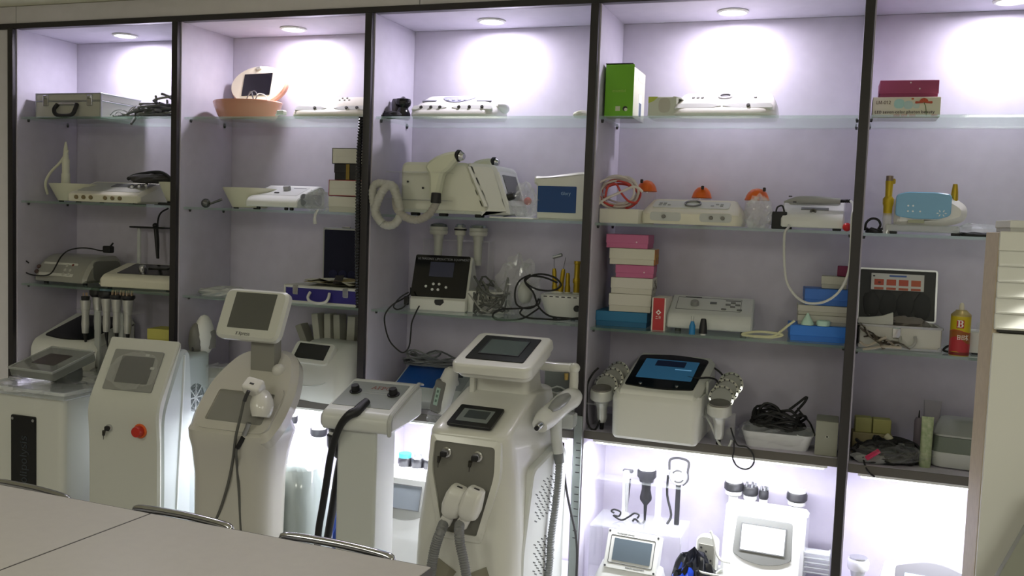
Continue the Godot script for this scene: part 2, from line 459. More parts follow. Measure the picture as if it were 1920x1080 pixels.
# loose coils of cable round c
func coils(s: Sh, c: Vector3, r: Vector3, turns: int, thick: float, seed_: int) -> Sh:
	var g := RandomNumberGenerator.new(); g.seed = seed_
	var pts := []
	for k in turns * 7:
		var a := TAU * k / 7.0 + g.randf_range(-0.2, 0.2)
		var f := g.randf_range(0.65, 1.0)
		pts.append(c + Vector3(r.x * cos(a) * f, maxf(r.y * g.randf_range(0.02, 1.0) * (0.6 + 0.4 * sin(a * 0.7)), thick), r.z * sin(a) * f))
	return s.tube(pts, thick, 6, 4)

# ---------------------------------------------------------------- first bay
func bay_one() -> void:
	var y: float = SH[0][0]
	var t := thing("aluminium_case", "closed brushed aluminium case with two latches and a black handle on a glass shelf", "case", Vector3(0.245, y, -0.19))
	part(t, "case_bottom", sh().box(Vector3(0, 0.002, 0), Vector3(0.372, 0.072, 0.25), 0.004), mat("c2c2b8", 0.5, 0.3))
	part(t, "case_lid", sh().box(Vector3(0, 0.077, 0), Vector3(0.372, 0.032, 0.25), 0.004), mat("c6c6bc", 0.5, 0.3))
	for yy in [0.0, 0.071, 0.104]: part(t, "edge_profile", sh().box(Vector3(0, yy, 0), Vector3(0.377, 0.006, 0.255), 0.003), STEEL, "aluminium edging")
	for sx in [-1, 1]:
		part(t, "corner_profile", sh().box(Vector3(sx * 0.184, 0.002, 0.123), Vector3(0.009, 0.105, 0.009), 0.003), STEEL)
		var l := part(t, "latch", sh().box(Vector3(sx * 0.125, 0.052, 0.127), Vector3(0.03, 0.05, 0.01), 0.004), CHROME, "chrome latch")
		part(l, "latch_hook", sh().box(Vector3(sx * 0.125, 0.084, 0.131), Vector3(0.02, 0.016, 0.009), 0.003), CHROME)
	part(t, "handle", sh().tube([Vector3(-0.055, 0.06, 0.13), Vector3(-0.06, 0.035, 0.145), Vector3(-0.045, 0.012, 0.148), Vector3(0, 0.006, 0.148), Vector3(0.045, 0.012, 0.148), Vector3(0.06, 0.035, 0.145), Vector3(0.055, 0.06, 0.13)], 0.009, 10), BLACK, "black handle")
	part(t, "handle_mount", sh().box(Vector3(0, 0.055, 0.129), Vector3(0.1, 0.012, 0.01), 0.003), CHROME)
	t = thing("cable_bundle", "tangled heap of grey cables and plugs beside the closed aluminium case", "cables", Vector3.ZERO)
	var g := RandomNumberGenerator.new(); g.seed = 11
	for k in 30:
		var pts := []
		var x0 := 0.515 + g.randf_range(-0.02, 0.09)
		var lift := g.randf()
		for q in 6: pts.append(Vector3(x0 + q * g.randf_range(0.035, 0.056), y + 0.006 + lift * q * 0.0165 + 0.012 * g.randf(), -0.06 - g.randf() * 0.15))
		part(t, "cable", sh().tube(pts, 0.0052, 7, 4), mat(["6d6e6c", "84857f", "5d5e5c"][k % 3], 0.5))
	for k in 3: part(t, "thin_lead", sh().tube([Vector3(0.432, 1.981, -0.120), Vector3(0.456, 2.000, -0.120), Vector3(0.495, 2.004, -0.120), Vector3(0.530, 1.990, -0.120), Vector3(0.548, 1.978, -0.120)], 0.0022, 6) if k == 0 else sh().tube([Vector3(0.472, 1.976, -0.100), Vector3(0.495, 1.993, -0.100), Vector3(0.536, 1.978, -0.100), Vector3(0.560, 2.004, -0.100), Vector3(0.583, 2.016, -0.100)], 0.002, 6) if k == 1 else sh().tube([Vector3(0.524, 2.002, -0.100), Vector3(0.554, 1.992, -0.100), Vector3(0.577, 2.006, -0.100), Vector3(0.594, 2.020, -0.100)], 0.002, 6), mat("8c8d8a", 0.5))
	part(t, "plug", sh().cyl(Vector3(0.628, 1.933, -0.030), Vector3(0.621, 1.960, -0.060), 0.006, 0.008), mat("6d6e6c", 0.5), "grey plug hanging over the shelf edge")
	part(t, "clip", sh().cyl(Vector3(0.729, 2.070, -0.100), Vector3(0.771, 2.058, -0.100), 0.006, 0.004), mat("5d5e5c", 0.5))
	part(t, "clip", sh().cyl(Vector3(0.617, 2.027, -0.100), Vector3(0.629, 2.008, -0.100), 0.006, 0.005), mat("77786f", 0.5))
	# eye-level shelf
	y = SH[1][0]
	bowl("cream_bowl", "oval cream plastic bowl holding an upright cream wand", Vector3(0.17, y, -0.18), Vector2(0.125, 0.09), 0.085)
	t = thing("wand", "upright cream ribbed wand with thin hose standing in the oval bowl", "wand", Vector3(0.148, y + 0.014, -0.15))
	part(t, "handle", sh().lathe([[0.0, 0], [0.021, 0], [0.022, 0.05], [0.019, 0.09], [0.019, 0.115], [0.016, 0.12], [0.017, 0.18], [0.013, 0.185], [0.009, 0.235], [0.004, 0.262], [0.0, 0.264]], 16), CREAM)
	part(t, "hose", sh().tube([Vector3(0.012, 0.225, 0.0), Vector3(-0.02, 0.17, 0.01), Vector3(-0.07, 0.12, 0.02), Vector3(-0.1, 0.07, 0.02), Vector3(-0.108, 0.02, 0.0)], 0.006, 8), CREAM)
	t = wedge("console", "low cream console with six round jacks along its front", "device", Vector3(0.435, y, -0.075), 9, 0.36, [Vector2(0, 0.004), Vector2(0.004, 0.038), Vector2(-0.012, 0.046), Vector2(-0.2, 0.102), Vector2(-0.24, 0.098), Vector2(-0.24, 0.004)], [0.004, 0.01, 0.012, 0.015, 0.02, 0.004], IVORY, 0.012)
	var sl := slope(Vector2(-0.012, 0.046), Vector2(-0.2, 0.102))
	part(t, "top_panel", plate(sl, Vector2(0, 0.0), 0.31, 0.15, 0.012, -0.002, 0.0015), mat("b5b5ab", 0.4), "grey top panel")
	part(t, "display", plate(sl, Vector2(0.02, 0.03), 0.11, 0.05, 0.003, 0, 0.003), SCREEN, "dark display")
	for k in 3: dial(t, "knob", sl, Vector2(0.08 + k * 0.028, -0.005 + k * 0.012), 0.01, 0.016, CHROME, "chrome knob")
	for k in 6: dial(t, "jack", face(0.024, 0.002), Vector2(-0.13 + k * 0.036 + (0.035 if k > 2 else 0.0), 0.0), 0.0095, 0.006, mat("8a7c5c", 0.4, 0.4), "brass-rimmed jack")
	feet(t, 0.34, 0.23, 0.0, 0.004)
	bowl("cream_tub", "deep cream tub on a black foot beside the upright strip", Vector3(0.78, y + 0.012, -0.17), Vector2(0.095, 0.09), 0.09)
	solo("tub_stand", "black flat stand beneath the deep cream tub", "stand", sh().box(Vector3.ZERO, Vector3(0.15, 0.012, 0.16), 0.02), BLACK, "", Vector3(0.795, y, -0.16))
	t = thing("eye_mask", "black quilted strap lying across the deep cream tub", "strap", Vector3.ZERO)
	part(t, "strap_band", sh().tube([Vector3(0.461, 1.701, -0.200), Vector3(0.497, 1.718, -0.200), Vector3(0.581, 1.732, -0.200), Vector3(0.640, 1.735, -0.200), Vector3(0.675, 1.724, -0.200), Vector3(0.704, 1.701, -0.200)], 0.008, 8), BLACK)
	part(t, "strap_pad", sh().lump(Vector3(0.576, 1.706, -0.220), Vector3(0.11, 0.022, 0.05), 5, 0.25), mat("3c3a38", 0.7))
	var bp := solo("tablet_stand", "small dark tilted panel behind the low cream console", "stand", sh().prism(Sh.round_poly([Vector2(-0.05, 0), Vector2(0.05, 0), Vector2(0.0, 0.055), Vector2(-0.012, 0.055)], 0.004), -0.006, 0.006, 0.001), mat("54534e", 0.5), "", Vector3(0.387, y + 0.0, -0.345))
	bp.scale = Vector3(1, 2.6, 1)
	# middle shelf
	y = SH[2][0]
	t = wedge("rounded_console", "silver-grey rounded console with light front panel and black mains lead", "device", Vector3(0.187, y, -0.07), -3, 0.315, [Vector2(0, 0.01), Vector2(0.0, 0.03), Vector2(-0.03, 0.09), Vector2(-0.085, 0.13), Vector2(-0.2, 0.135), Vector2(-0.23, 0.1), Vector2(-0.23, 0.01)], [0.005, 0.02, 0.04, 0.05, 0.03, 0.03, 0.005], mat("a2a29a", 0.32, 0.25), 0.014)
	sl = slope(Vector2(0.0, 0.03), Vector2(-0.045, 0.103))
	part(t, "front_panel", plate(sl, Vector2(-0.025, 0.0), 0.21, 0.07, 0.004, -0.006, 0.002), mat("cfcfc6", 0.35), "pale front panel")
	for k in 5: dial(t, "button", sl, Vector2(0.02 + (k % 2) * 0.032, -0.024 + 0.022 * (k / 2)), 0.008, 0.005, mat("b9b9b0", 0.4), "")
	dial(t, "power_button", sl, Vector2(0.052, 0.026), 0.006, 0.004, mat("7a3a32", 0.5), "red power button")
	for k in 2: dial(t, "socket", sl, Vector2(-0.146, -0.02 + k * 0.026), 0.01, 0.01, mat("55423e", 0.5), "")
	part(t, "side_grip", plate(Transform3D(Basis(Vector3.UP, PI / 2), Vector3(0.155, 0.066, -0.13)), Vector2(0, 0), 0.16, 0.09, 0.03, -0.002, 0.004), mat("6f706c", 0.4), "dark side cheek")
	feet(t, 0.3, 0.22, -0.01, 0.009)
	t = thing("mains_lead", "black mains lead draped over the silver rounded console", "cable")
	part(t, "lead", sh().tube([Vector3(0.357, 1.374, -0.200), Vector3(0.310, 1.367, -0.200), Vector3(0.257, 1.375, -0.190), Vector3(0.214, 1.376, -0.170), Vector3(0.164, 1.362, -0.150), Vector3(0.150, 1.332, -0.120), Vector3(0.162, 1.294, -0.080), Vector3(0.165, 1.261, -0.050), Vector3(0.121, 1.247, -0.050), Vector3(0.045, 1.248, -0.050), Vector3(-0.006, 1.265, -0.050), Vector3(-0.022, 1.286, -0.050), Vector3(-0.013, 1.306, -0.050), Vector3(0.013, 1.310, -0.050), Vector3(0.032, 1.301, -0.050)], 0.0032, 7), RUBBER)
	part(t, "plug", sh().box(Vector3(0.351, 1.359, -0.200), Vector3(0.045, 0.032, 0.03), 0.006), RUBBER)
	part(t, "plug_pin", sh().cyl(Vector3(0.363, 1.389, -0.200), Vector3(0.378, 1.405, -0.200), 0.004, 0.004), RUBBER)
	t = wedge("console_with_black_panel", "wide cream console with a sunken black top panel", "device", Vector3(0.615, y, -0.075), 8, 0.37, [Vector2(0, 0.005), Vector2(0.0, 0.045), Vector2(-0.02, 0.06), Vector2(-0.2, 0.105), Vector2(-0.23, 0.1), Vector2(-0.23, 0.005)], [0.006, 0.014, 0.014, 0.015, 0.02, 0.006], IVORY, 0.016)
	sl = slope(Vector2(-0.02, 0.06), Vector2(-0.2, 0.105))
	part(t, "black_panel", plate(sl, Vector2(0.015, 0.005), 0.27, 0.15, 0.006, -0.003, 0.0015), mat("1d1e1d", 0.2), "glossy black panel")
	dial(t, "steel_knob", sl, Vector2(-0.01, -0.035), 0.017, 0.03, CHROME, "brushed steel knob")
	part(t, "cradle", plate(sl, Vector2(0.03, 0.03), 0.1, 0.03, 0.01, 0, 0.006), mat("4a4b48", 0.3))
	feet(t, 0.35, 0.22, 0.0, 0.006)
	t = thing("probe_stand", "slim clear post with black crossbar and hanging black rod", "stand", Vector3(0.44, y, -0.3))
	part(t, "post", sh().box(Vector3(0, 0.1, 0), Vector3(0.016, 0.17, 0.012), 0.002), clear("e6ebe6", 0.55), "clear post")
	part(t, "foot_block", sh().box(Vector3(0, 0, 0), Vector3(0.04, 0.1, 0.012), 0.002), clear("e6ebe6", 0.5))
	part(t, "crossbar", sh().box(Vector3(0.065, 0.268, 0.004), Vector3(0.2, 0.008, 0.05), 0.003), BLACK, "black crossbar")
	part(t, "rod", sh().cyl(Vector3(0.098, 0.285, 0.005), Vector3(0.112, 0.13, 0.005), 0.011, 0.007), BLACK, "black rod")
	part(t, "rod_head", sh().ball(Vector3(0.097, 0.283, 0.005), Vector3(0.014, 0.012, 0.014)), BLACK)
	part(t, "rod_lead", sh().tube([Vector3(0.113, 0.13, 0.005), Vector3(0.128, 0.2, 0.02), Vector3(0.13, 0.29, 0.03), Vector3(0.145, 0.34, 0.03), Vector3(0.165, 0.365, 0.0)], 0.004, 7), RUBBER)
	# lowest board
	y = SH[3][0]
	t = thing("floor_unit_with_black_top", "large white unit with a glossy black sloping top behind the probes", "device", Vector3(0.21, y, -0.185), 0)
	part(t, "body", sh().side(Sh.round_poly([Vector2(0.15, 0), Vector2(0.15, 0.1), Vector2(0.13, 0.135), Vector2(-0.13, 0.235), Vector2(-0.15, 0.22), Vector2(-0.15, 0)], [0.01, 0.03, 0.04, 0.03, 0.02, 0.005], 4), -0.18, 0.2, 0.03), WHITE)
	sl = slope(Vector2(0.13, 0.135), Vector2(-0.13, 0.235))
	var tp := sh(); tp.x = sl
	part(t, "black_top", tp.prism(Sh.round_poly([Vector2(-0.13, -0.1), Vector2(0.0, -0.125), Vector2(0.15, -0.11), Vector2(0.17, 0.12), Vector2(-0.1, 0.12)], [0.02, 0.09, 0.03, 0.02, 0.02], 5), -0.004, 0.004, 0.002), mat("15171c", 0.12), "glossy black top")
	probe_rack(Vector3(0.5, y, -0.08))
	carton("yellow_box", "small pale yellow carton at the foot of the second black upright", Vector3(0.71, y + 0.15, -0.17), Vector3(0.125, 0.07, 0.11), 8, mat("c9c25e", 0.6), mat("cfc866", 0.6))
	solo("box_riser", "plain grey plinth block under the pale yellow carton", "block", sh().box(Vector3.ZERO, Vector3(0.15, 0.15, 0.14), 0.003), mat("6c6c68", 0.6), "", Vector3(0.71, y, -0.18))

func bowl(called: String, label: String, c: Vector3, r: Vector2, h: float) -> void:
	var t := thing(called, label, "bowl", c)
	var rings := []
	for s in [[0.6, 0.006], [0.64, 0.008], [0.98, h - 0.006], [1.0, h], [0.96, h], [0.93, h - 0.006], [0.6, 0.014], [0.1, 0.012]]:
		var ring := []
		for k in 28: ring.append(Vector3(r.x * s[0] * cos(TAU * k / 28), s[1], -r.y * s[0] * sin(TAU * k / 28)))
		rings.append(ring)
	part(t, "shell", sh().loft(rings), CREAM)
	for sx in [-1, 1]: part(t, "foot", sh().box(Vector3(sx * r.x * 0.4, 0, r.y * 0.3), Vector3(0.02, 0.007, 0.015), 0.003), RUBBER, "black foot")

# one salon probe: head at the top, tail hanging down; local origin at the neck where the rack holds it
func salon_probe(t: Node3D, head: String, body: Material, ring: Material, top: Material) -> void:
	part(t, "handle", sh().lathe([[0.0, -0.12], [0.014, -0.12], [0.017, -0.08], [0.015, -0.04], [0.021, 0.0], [0.024, 0.03], [0.0, 0.03]], 16), body)
	if head == "cup":
		part(t, "head_ring", sh().lathe([[0.0, 0.03], [0.026, 0.03], [0.036, 0.042], [0.036, 0.06], [0.031, 0.066], [0.0, 0.066]], 20), ring, "dark head ring")
		part(t, "head_plate", sh().lathe([[0.0, 0.066], [0.03, 0.066], [0.028, 0.074], [0.0, 0.076]], 20), top)
	elif head == "pins":
		part(t, "head_ring", sh().lathe([[0.0, 0.03], [0.024, 0.03], [0.031, 0.038], [0.031, 0.05], [0.0, 0.052]], 20), ring, "dark head ring")
		for k in 6: part(t, "contact_pin", sh().cyl(Vector3(0.02 * cos(TAU * k / 6), 0.05, 0.02 * sin(TAU * k / 6)), Vector3(0.02 * cos(TAU * k / 6), 0.072, 0.02 * sin(TAU * k / 6)), 0.004, 0.003, 8), mat("b7a189", 0.3, 0.6))
	else:
		part(t, "head_ring", sh().lathe([[0.0, 0.03], [0.017, 0.03], [0.019, 0.048], [0.0, 0.05]], 16), ring, "dark head ring")
		for k in 3: part(t, "contact_pin", sh().cyl(Vector3(0.009 * cos(TAU * k / 3), 0.05, 0.009 * sin(TAU * k / 3)), Vector3(0.009 * cos(TAU * k / 3), 0.064, 0.009 * sin(TAU * k / 3)), 0.003, 0.003, 7), mat("b7a189", 0.3, 0.6))
	part(t, "cable_boot", sh().cyl(Vector3(0, -0.12, 0), Vector3(0.002, -0.16, 0), 0.009, 0.005, 10), RUBBER, "black cable boot")
	part(t, "lead", sh().tube([Vector3(0.002, -0.155, 0), Vector3(0.006, -0.22, -0.01), Vector3(0.0, -0.3, -0.03)], 0.0042, 7), RUBBER)

func probe_rack(c: Vector3) -> void:
	var y0 := c.y
	var t := thing("probe_rack", "clear acrylic rack holding five salon probes above the white unit", "rack", c)
	part(t, "rack_plate", sh().box(Vector3(-0.03, 0.285, 0), Vector3(0.33, 0.006, 0.07), 0.003), ACRYL)
	for sx in [-0.095, 0.035]: part(t, "rack_post", sh().box(Vector3(sx, 0, 0.0), Vector3(0.03, 0.285, 0.012), 0.002), clear("d8ddd8", 0.5))
	part(t, "rack_foot", sh().box(Vector3(-0.03, 0.0, 0), Vector3(0.3, 0.004, 0.05), 0.002), ACRYL)
	var kinds := [["point", -0.155, "slim silver probe with a small dark pin head, leftmost of the clear rack"], ["cup", -0.115, "silver probe with a wide black cup head beside the slim one"], ["cup2", -0.035, "silver probe with a blue-topped black cup head in the middle of the clear rack"], ["pins", 0.022, "silver probe ringed with contact pins, next to the blue-topped one"], ["pins", 0.083, "silver probe with a crown of pins at the right end of the clear rack"]]
	for k in kinds:
		var p := thing("salon_probe", k[2], "probe", Vector3(c.x + k[1], y0 + (0.315 if k[0] != "point" else 0.3), c.z + (0.012 if k[0] != "cup" else -0.02)), 0, "probes in the clear rack")
		salon_probe(p, "cup" if k[0] == "cup2" else k[0], mat("cfd0cc", 0.3, 0.55), mat("1b1b1e", 0.35), mat("2b4a72", 0.3) if k[0] == "cup2" else BLACK)

# ---------------------------------------------------------------- second bay
func white_console(t: Node3D, w: float, panels: Array, m: Material) -> Transform3D:      # low hump-backed device with two recessed front bays
	part(t, "body", sh().sect([[0.006, w * 0.97, 0.2, 0.05], [0.012, w, 0.212, 0.06], [0.026, w, 0.206, 0.06, 0, -0.003], [0.052, w * 0.97, 0.168, 0.055, 0, -0.02], [0.075, w * 0.92, 0.125, 0.05, 0, -0.04], [0.095, w * 0.86, 0.078, 0.036, 0, -0.062], [0.1, w * 0.83, 0.05, 0.024, 0, -0.068]], 5), m)
	part(t, "base_skirt", sh().box(Vector3(0, 0.002, 0.0), Vector3(w * 0.98, 0.006, 0.2), 0.05), mat("c9c7b4", 0.5), "beige base skirt")
	for q in panels:
		var s := sh(); s.x = Transform3D(Basis(Vector3.RIGHT, deg_to_rad(-38)), Vector3(q[0] * w, 0.038, 0.084))
		var b: float = q[1] * w / 2
		part(t, "front_bay", s.prism(Sh.round_poly([Vector2(-b, -0.011), Vector2(b * 0.55, -0.011), Vector2(b, 0.001), Vector2(b * 0.5, 0.013), Vector2(-b * 0.92, 0.013)] if q[0] < 0 else [Vector2(b, -0.011), Vector2(b * 0.92, 0.013), Vector2(-b * 0.5, 0.013), Vector2(-b, 0.001), Vector2(-b * 0.55, -0.011)], 0.008), -0.01, 0.003, 0.0015), mat("dddedc", 0.3), "pale recessed front bay")
		for j in q[2]: dial(t, "jack", s.x * Transform3D(Basis.IDENTITY, Vector3(0, 0, 0.002)), Vector2(j * b, 0.0), 0.0065, 0.006, mat("4c4a46", 0.3, 0.6), "dark jack socket")
	return slope(Vector2(0.062, 0.053), Vector2(-0.022, 0.096))      # frame on its sloping top

func rimmed(called: String, label: String, at: Vector3, s: Vector3, turn: float, rim: Material, face_m: Material, group := "") -> Node3D:      # carton with thin coloured rims
	var t := thing(called, label, "box", at, turn, group)
	part(t, "base", sh().box(Vector3(0, 0.001, 0), Vector3(s.x - 0.003, s.y * 0.5, s.z - 0.003), 0.001), face_m); part(t, "lid", sh().box(Vector3(0, s.y * 0.45, 0), Vector3(s.x - 0.002, s.y * 0.55 - 0.001, s.z - 0.002), 0.001), face_m)
	for y in [0.0, s.y - 0.0025]: part(t, "rim", sh().box(Vector3(0, y, 0), Vector3(s.x, 0.0025, s.z), 0.0008), rim, "thin coloured rim")
	for sx in [-1, 1]: part(t, "rim", sh().box(Vector3(sx * (s.x / 2 - 0.0012), 0, s.z / 2 - 0.0012), Vector3(0.0025, s.y, 0.0026), 0.0006), rim)
	return t

func bay_two() -> void:
	var y: float = SH[0][1]
	var t := thing("clamshell_device", "glossy peach oval clamshell device opened to a cream lid with black screen", "device", Vector3(1.118, y, -0.175))
	var rings := []
	for s in [[0.62, 0.0], [0.78, 0.0], [0.86, 0.02], [0.97, 0.058], [1.0, 0.076], [0.985, 0.08], [0.96, 0.078], [0.9, 0.06], [0.1, 0.05]]:
		var ring := []
		for k in 36: ring.append(Vector3(0.158 * s[0] * cos(TAU * k / 36), s[1], -0.115 * s[0] * sin(TAU * k / 36)))
		rings.append(ring)
	part(t, "bowl_base", sh().loft(rings), mat("d8987f", 0.25, 0.0, 0.6), "glossy peach base")
	part(t, "bowl_lining", sh().lathe([[0.0, 0.062], [0.7, 0.062], [0.93, 0.0745], [0.93, 0.0775], [0.7, 0.066], [0.0, 0.066]], 36), mat("efe6d3", 0.5), "cream lining").scale = Vector3(0.158, 1, 0.115)
	var lx := Transform3D(Basis(Vector3.RIGHT, deg_to_rad(-14)) * Basis(Vector3.UP, deg_to_rad(-4)), Vector3(-0.015, 0.076, -0.07))
	var oval := func(rx: float, ry: float) -> PackedVector2Array:
		var o := PackedVector2Array()
		for k in 40: o.append(Vector2(rx * cos(TAU * k / 40), ry + 0.002 + ry * sin(TAU * k / 40)))
		return o
	var s1 := sh(); s1.x = lx
	var lid := part(t, "lid_shell", s1.prism(oval.call(0.15, 0.09), -0.03, 0.0, 0.008), mat("d8987f", 0.25, 0.0, 0.6), "glossy peach lid")
	var s2 := sh(); s2.x = lx * Transform3D(Basis.IDENTITY, Vector3(0, 0.004, 0))
	part(lid, "lid_lining", s2.prism(oval.call(0.143, 0.086), -0.002, 0.004, 0.002), mat("efe6cd", 0.4), "cream lid lining")
	part(lid, "display", plate(lx, Vector2(0.0, 0.092), 0.15, 0.1, 0.002, 0.003, 0.007), mat("16141b", 0.15), "black screen")
	part(lid, "lens_holder", sh().cyl(lx * Vector3(-0.015, 0.168, 0.004), lx * Vector3(0.012, 0.168, 0.012), 0.006), WHITE)
	t = thing("lead_coil", "small white coiled leads with grey plug lying in the peach clamshell", "cable")
	part(t, "lead", sh().tube([Vector3(1.143, 2.043, -0.130), Vector3(1.153, 2.065, -0.130), Vector3(1.179, 2.082, -0.130), Vector3(1.195, 2.064, -0.130), Vector3(1.185, 2.042, -0.130)], 0.0022, 6), mat("6f6c6e", 0.5), "grey lead")
	part(t, "lead", sh().tube([Vector3(1.185, 2.044, -0.130), Vector3(1.200, 2.069, -0.130), Vector3(1.232, 2.064, -0.130), Vector3(1.243, 2.046, -0.130), Vector3(1.222, 2.038, -0.130), Vector3(1.201, 2.042, -0.130)], 0.0025, 6), WHITE)
	part(t, "lead", sh().tube([Vector3(1.162, 2.068, -0.120), Vector3(1.173, 2.077, -0.120), Vector3(1.184, 2.045, -0.120)], 0.003, 6), mat("5b5a5c", 0.5))
	t = thing("console", "cream low console with three dark jacks right of the peach clamshell", "device", Vector3(1.578, y, -0.165), 0)
	var fr := white_console(t, 0.375, [[-0.24, 0.4, [0.25]], [0.24, 0.42, [-0.2, 0.4]]], IVORY)
	for k in 5: dial(t, "button", fr, Vector2(0.0 + (k % 3) * 0.022, 0.01 + 0.025 * (k / 3)), 0.004, 0.004, mat("8f8d86", 0.4), "")
	solo("power_adapter", "small white plug with short lead beside the cream low console", "plug", sh().box(Vector3(1.337, 1.976, -0.100), Vector3(0.035, 0.02, 0.03), 0.006).cyl(Vector3(1.309, 1.976, -0.100), Vector3(1.332, 1.982, -0.100), 0.004, 0.005), WHITE)
	# second shelf
	y = SH[1][1]
	solo("ball_probe", "chrome ball-headed probe with short dark stem lying beside the cream tub", "probe", sh().ball(Vector3(0.997, 1.602, -0.060), Vector3(0.02, 0.02, 0.02)).cyl(Vector3(1.019, 1.600, -0.060), Vector3(1.048, 1.621, -0.100), 0.004, 0.006), mat("6e7072", 0.2, 0.8))
	bowl("cream_tub", "wide cream tub between the ball probe and the white folded console", Vector3(1.14, y, -0.17), Vector2(0.125, 0.09), 0.09)
	t = thing("folded_console", "white console folded from one sheet with grey knob on its sloping top", "device", Vector3(1.32, y, -0.06), 3)
	part(t, "shell", sh().side(Sh.round_poly([Vector2(0.0, 0.012), Vector2(0.0, 0.036), Vector2(-0.015, 0.05), Vector2(-0.2, 0.11), Vector2(-0.24, 0.1), Vector2(-0.24, 0.012)], [0.006, 0.02, 0.02, 0.03, 0.03, 0.006], 5), -0.12, 0.12, 0.004), mat("e3e5e2", 0.35))
	part(t, "side_cheek", plate(Transform3D(Basis(Vector3.UP, PI / 2), Vector3(0.1195, 0.05, -0.12)), Vector2(0, -0.004), 0.18, 0.05, 0.02, -0.002, 0.002), mat("a9abae", 0.5), "grey side cheek")
	var sl := slope(Vector2(-0.015, 0.05), Vector2(-0.2, 0.11))
	part(t, "control_panel", plate(sl, Vector2(0, 0), 0.18, 0.12, 0.003, -0.002, 0.0012), mat("d3d5d4", 0.35))
	dial(t, "knob", sl, Vector2(0.005, 0.015), 0.016, 0.02, mat("9a9b9c", 0.4), "grey knob")
	part(t, "printed_line", plate(sl, Vector2(0.05, 0.045), 0.06, 0.005, 0.001, 0.001, 0.0016), TEXT)
	part(t, "switch", plate(sl, Vector2(-0.02, -0.03), 0.02, 0.008, 0.001, 0.001, 0.005), INK)
	for sx in [-0.07, 0.06, 0.085]: part(t, "foot", sh().box(Vector3(sx, 0, -0.02), Vector3(0.014, 0.013, 0.014), 0.003), RUBBER, "black foot")
	bag("plastic_bag", "crumpled clear plastic bag slumped against the white folded console", Vector3(1.525, y, -0.1), Vector3(0.055, 0.04, 0.05), 21)
	solo("bag_tail", "knotted tail of clear plastic hanging below the shelf edge", "plastic tail", sh().tube([Vector3(1.572, 1.591, -0.012), Vector3(1.562, 1.572, -0.012), Vector3(1.558, 1.554, -0.012), Vector3(1.561, 1.533, -0.012)], func(_s, q): return 0.004 + 0.004 * q, 7), clear("eceee8", 0.5))
	rimmed("gift_box", "white dark-rimmed carton topmost of the stack behind the corrugated hose", Vector3(1.685, y + 0.195, -0.165), Vector3(0.188, 0.063, 0.17), 0, mat("4c4a44", 0.6), CARD, "cartons stacked behind the hose")
	t = thing("gift_box", "black carton with vertical gold band in the stack behind the hose", "box", Vector3(1.69, y + 0.131, -0.165), 0, "cartons stacked behind the hose")
	part(t, "base", sh().box(Vector3.ZERO, Vector3(0.176, 0.03, 0.16), 0.001), mat("141218", 0.35)); part(t, "lid", sh().box(Vector3(0, 0.028, 0), Vector3(0.18, 0.035, 0.164), 0.001), mat("17141b", 0.35))
	part(t, "gold_band", sh().box(Vector3(-0.027, 0.0, 0.001), Vector3(0.016, 0.0635, 0.166), 0.0008), mat("8a7430", 0.4, 0.4), "gold band")
	rimmed("gift_box", "white carton with thin red rim under the black gold-banded one", Vector3(1.679, y + 0.066, -0.165), Vector3(0.202, 0.064, 0.17), 0, mat("9b3038", 0.6), CARD, "cartons stacked behind the hose")
	carton("gift_box", "plain white carton lowest of the stack behind the corrugated hose", Vector3(1.679, y, -0.165), Vector3(0.202, 0.063, 0.168), 0, mat("c9c8bc", 0.6), CARD, "cartons stacked behind the hose")
	solo("corrugated_hose", "glossy black corrugated hose hanging beside the third black upright", "hose", sh().hose([Vector3(1.762, 1.955, -0.005), Vector3(1.765, 1.8, 0.012), Vector3(1.768, 1.6, 0.015), Vector3(1.769, 1.4, 0.012), Vector3(1.766, 1.21, -0.01)], 0.0125, 0.0115, 0.004), mat("303033", 0.18, 0.5))
	# third shelf
	y = SH[2][1]
	t = thing("purple_case", "flat purple aluminium case with white edging and pale handle", "case", Vector3(1.585, y, -0.13), -2)
	part(t, "case_body", sh().box(Vector3(0, 0.003, 0), Vector3(0.345, 0.07, 0.2), 0.003), mat("2b2478", 0.4), "purple case body")
	for yy in [0.0, 0.062]: part(t, "edge_profile", sh().box(Vector3(0, yy, 0), Vector3(0.35, 0.013, 0.205), 0.004), mat("d3d4cd", 0.4, 0.3), "white edging")
	for sx in [-1, 1]:
		part(t, "corner_profile", sh().box(Vector3(sx * 0.171, 0.0, 0.099), Vector3(0.01, 0.075, 0.01), 0.003), mat("d3d4cd", 0.4, 0.3))
		part(t, "latch", sh().box(Vector3(sx * 0.118, 0.036, 0.102), Vector3(0.026, 0.038, 0.008), 0.003), CHROME, "chrome latch")
	part(t, "handle", sh().tube([Vector3(-0.045, 0.05, 0.105), Vector3(-0.048, 0.03, 0.118), Vector3(-0.035, 0.014, 0.122), Vector3(0.0, 0.008, 0.122), Vector3(0.035, 0.014, 0.122), Vector3(0.048, 0.03, 0.118), Vector3(0.045, 0.05, 0.105)], 0.006, 8), mat("cfcfc9", 0.4), "pale grey handle")
	t = thing("navy_case_lid", "dark navy velvet-lined case lid standing open on the middle shelf", "case lid", Vector3(1.61, y + 0.06, -0.28), -3)
	part(t, "lid_tray", sh().box(Vector3(0, 0, 0), Vector3(0.34, 0.25, 0.03), 0.006), mat("b9bab8", 0.4, 0.4), "aluminium rim")
	part(t, "lining", sh().box(Vector3(0, 0.008, 0.012), Vector3(0.325, 0.236, 0.008), 0.006), mat("0b0c2a", 0.8), "navy lining")
	for k in 5: part(t, "padded_roll", sh().ball(Vector3(-0.11 + k * 0.048, 0.05, 0.02), Vector3(0.022, 0.02, 0.006)), mat("14173c", 0.8))
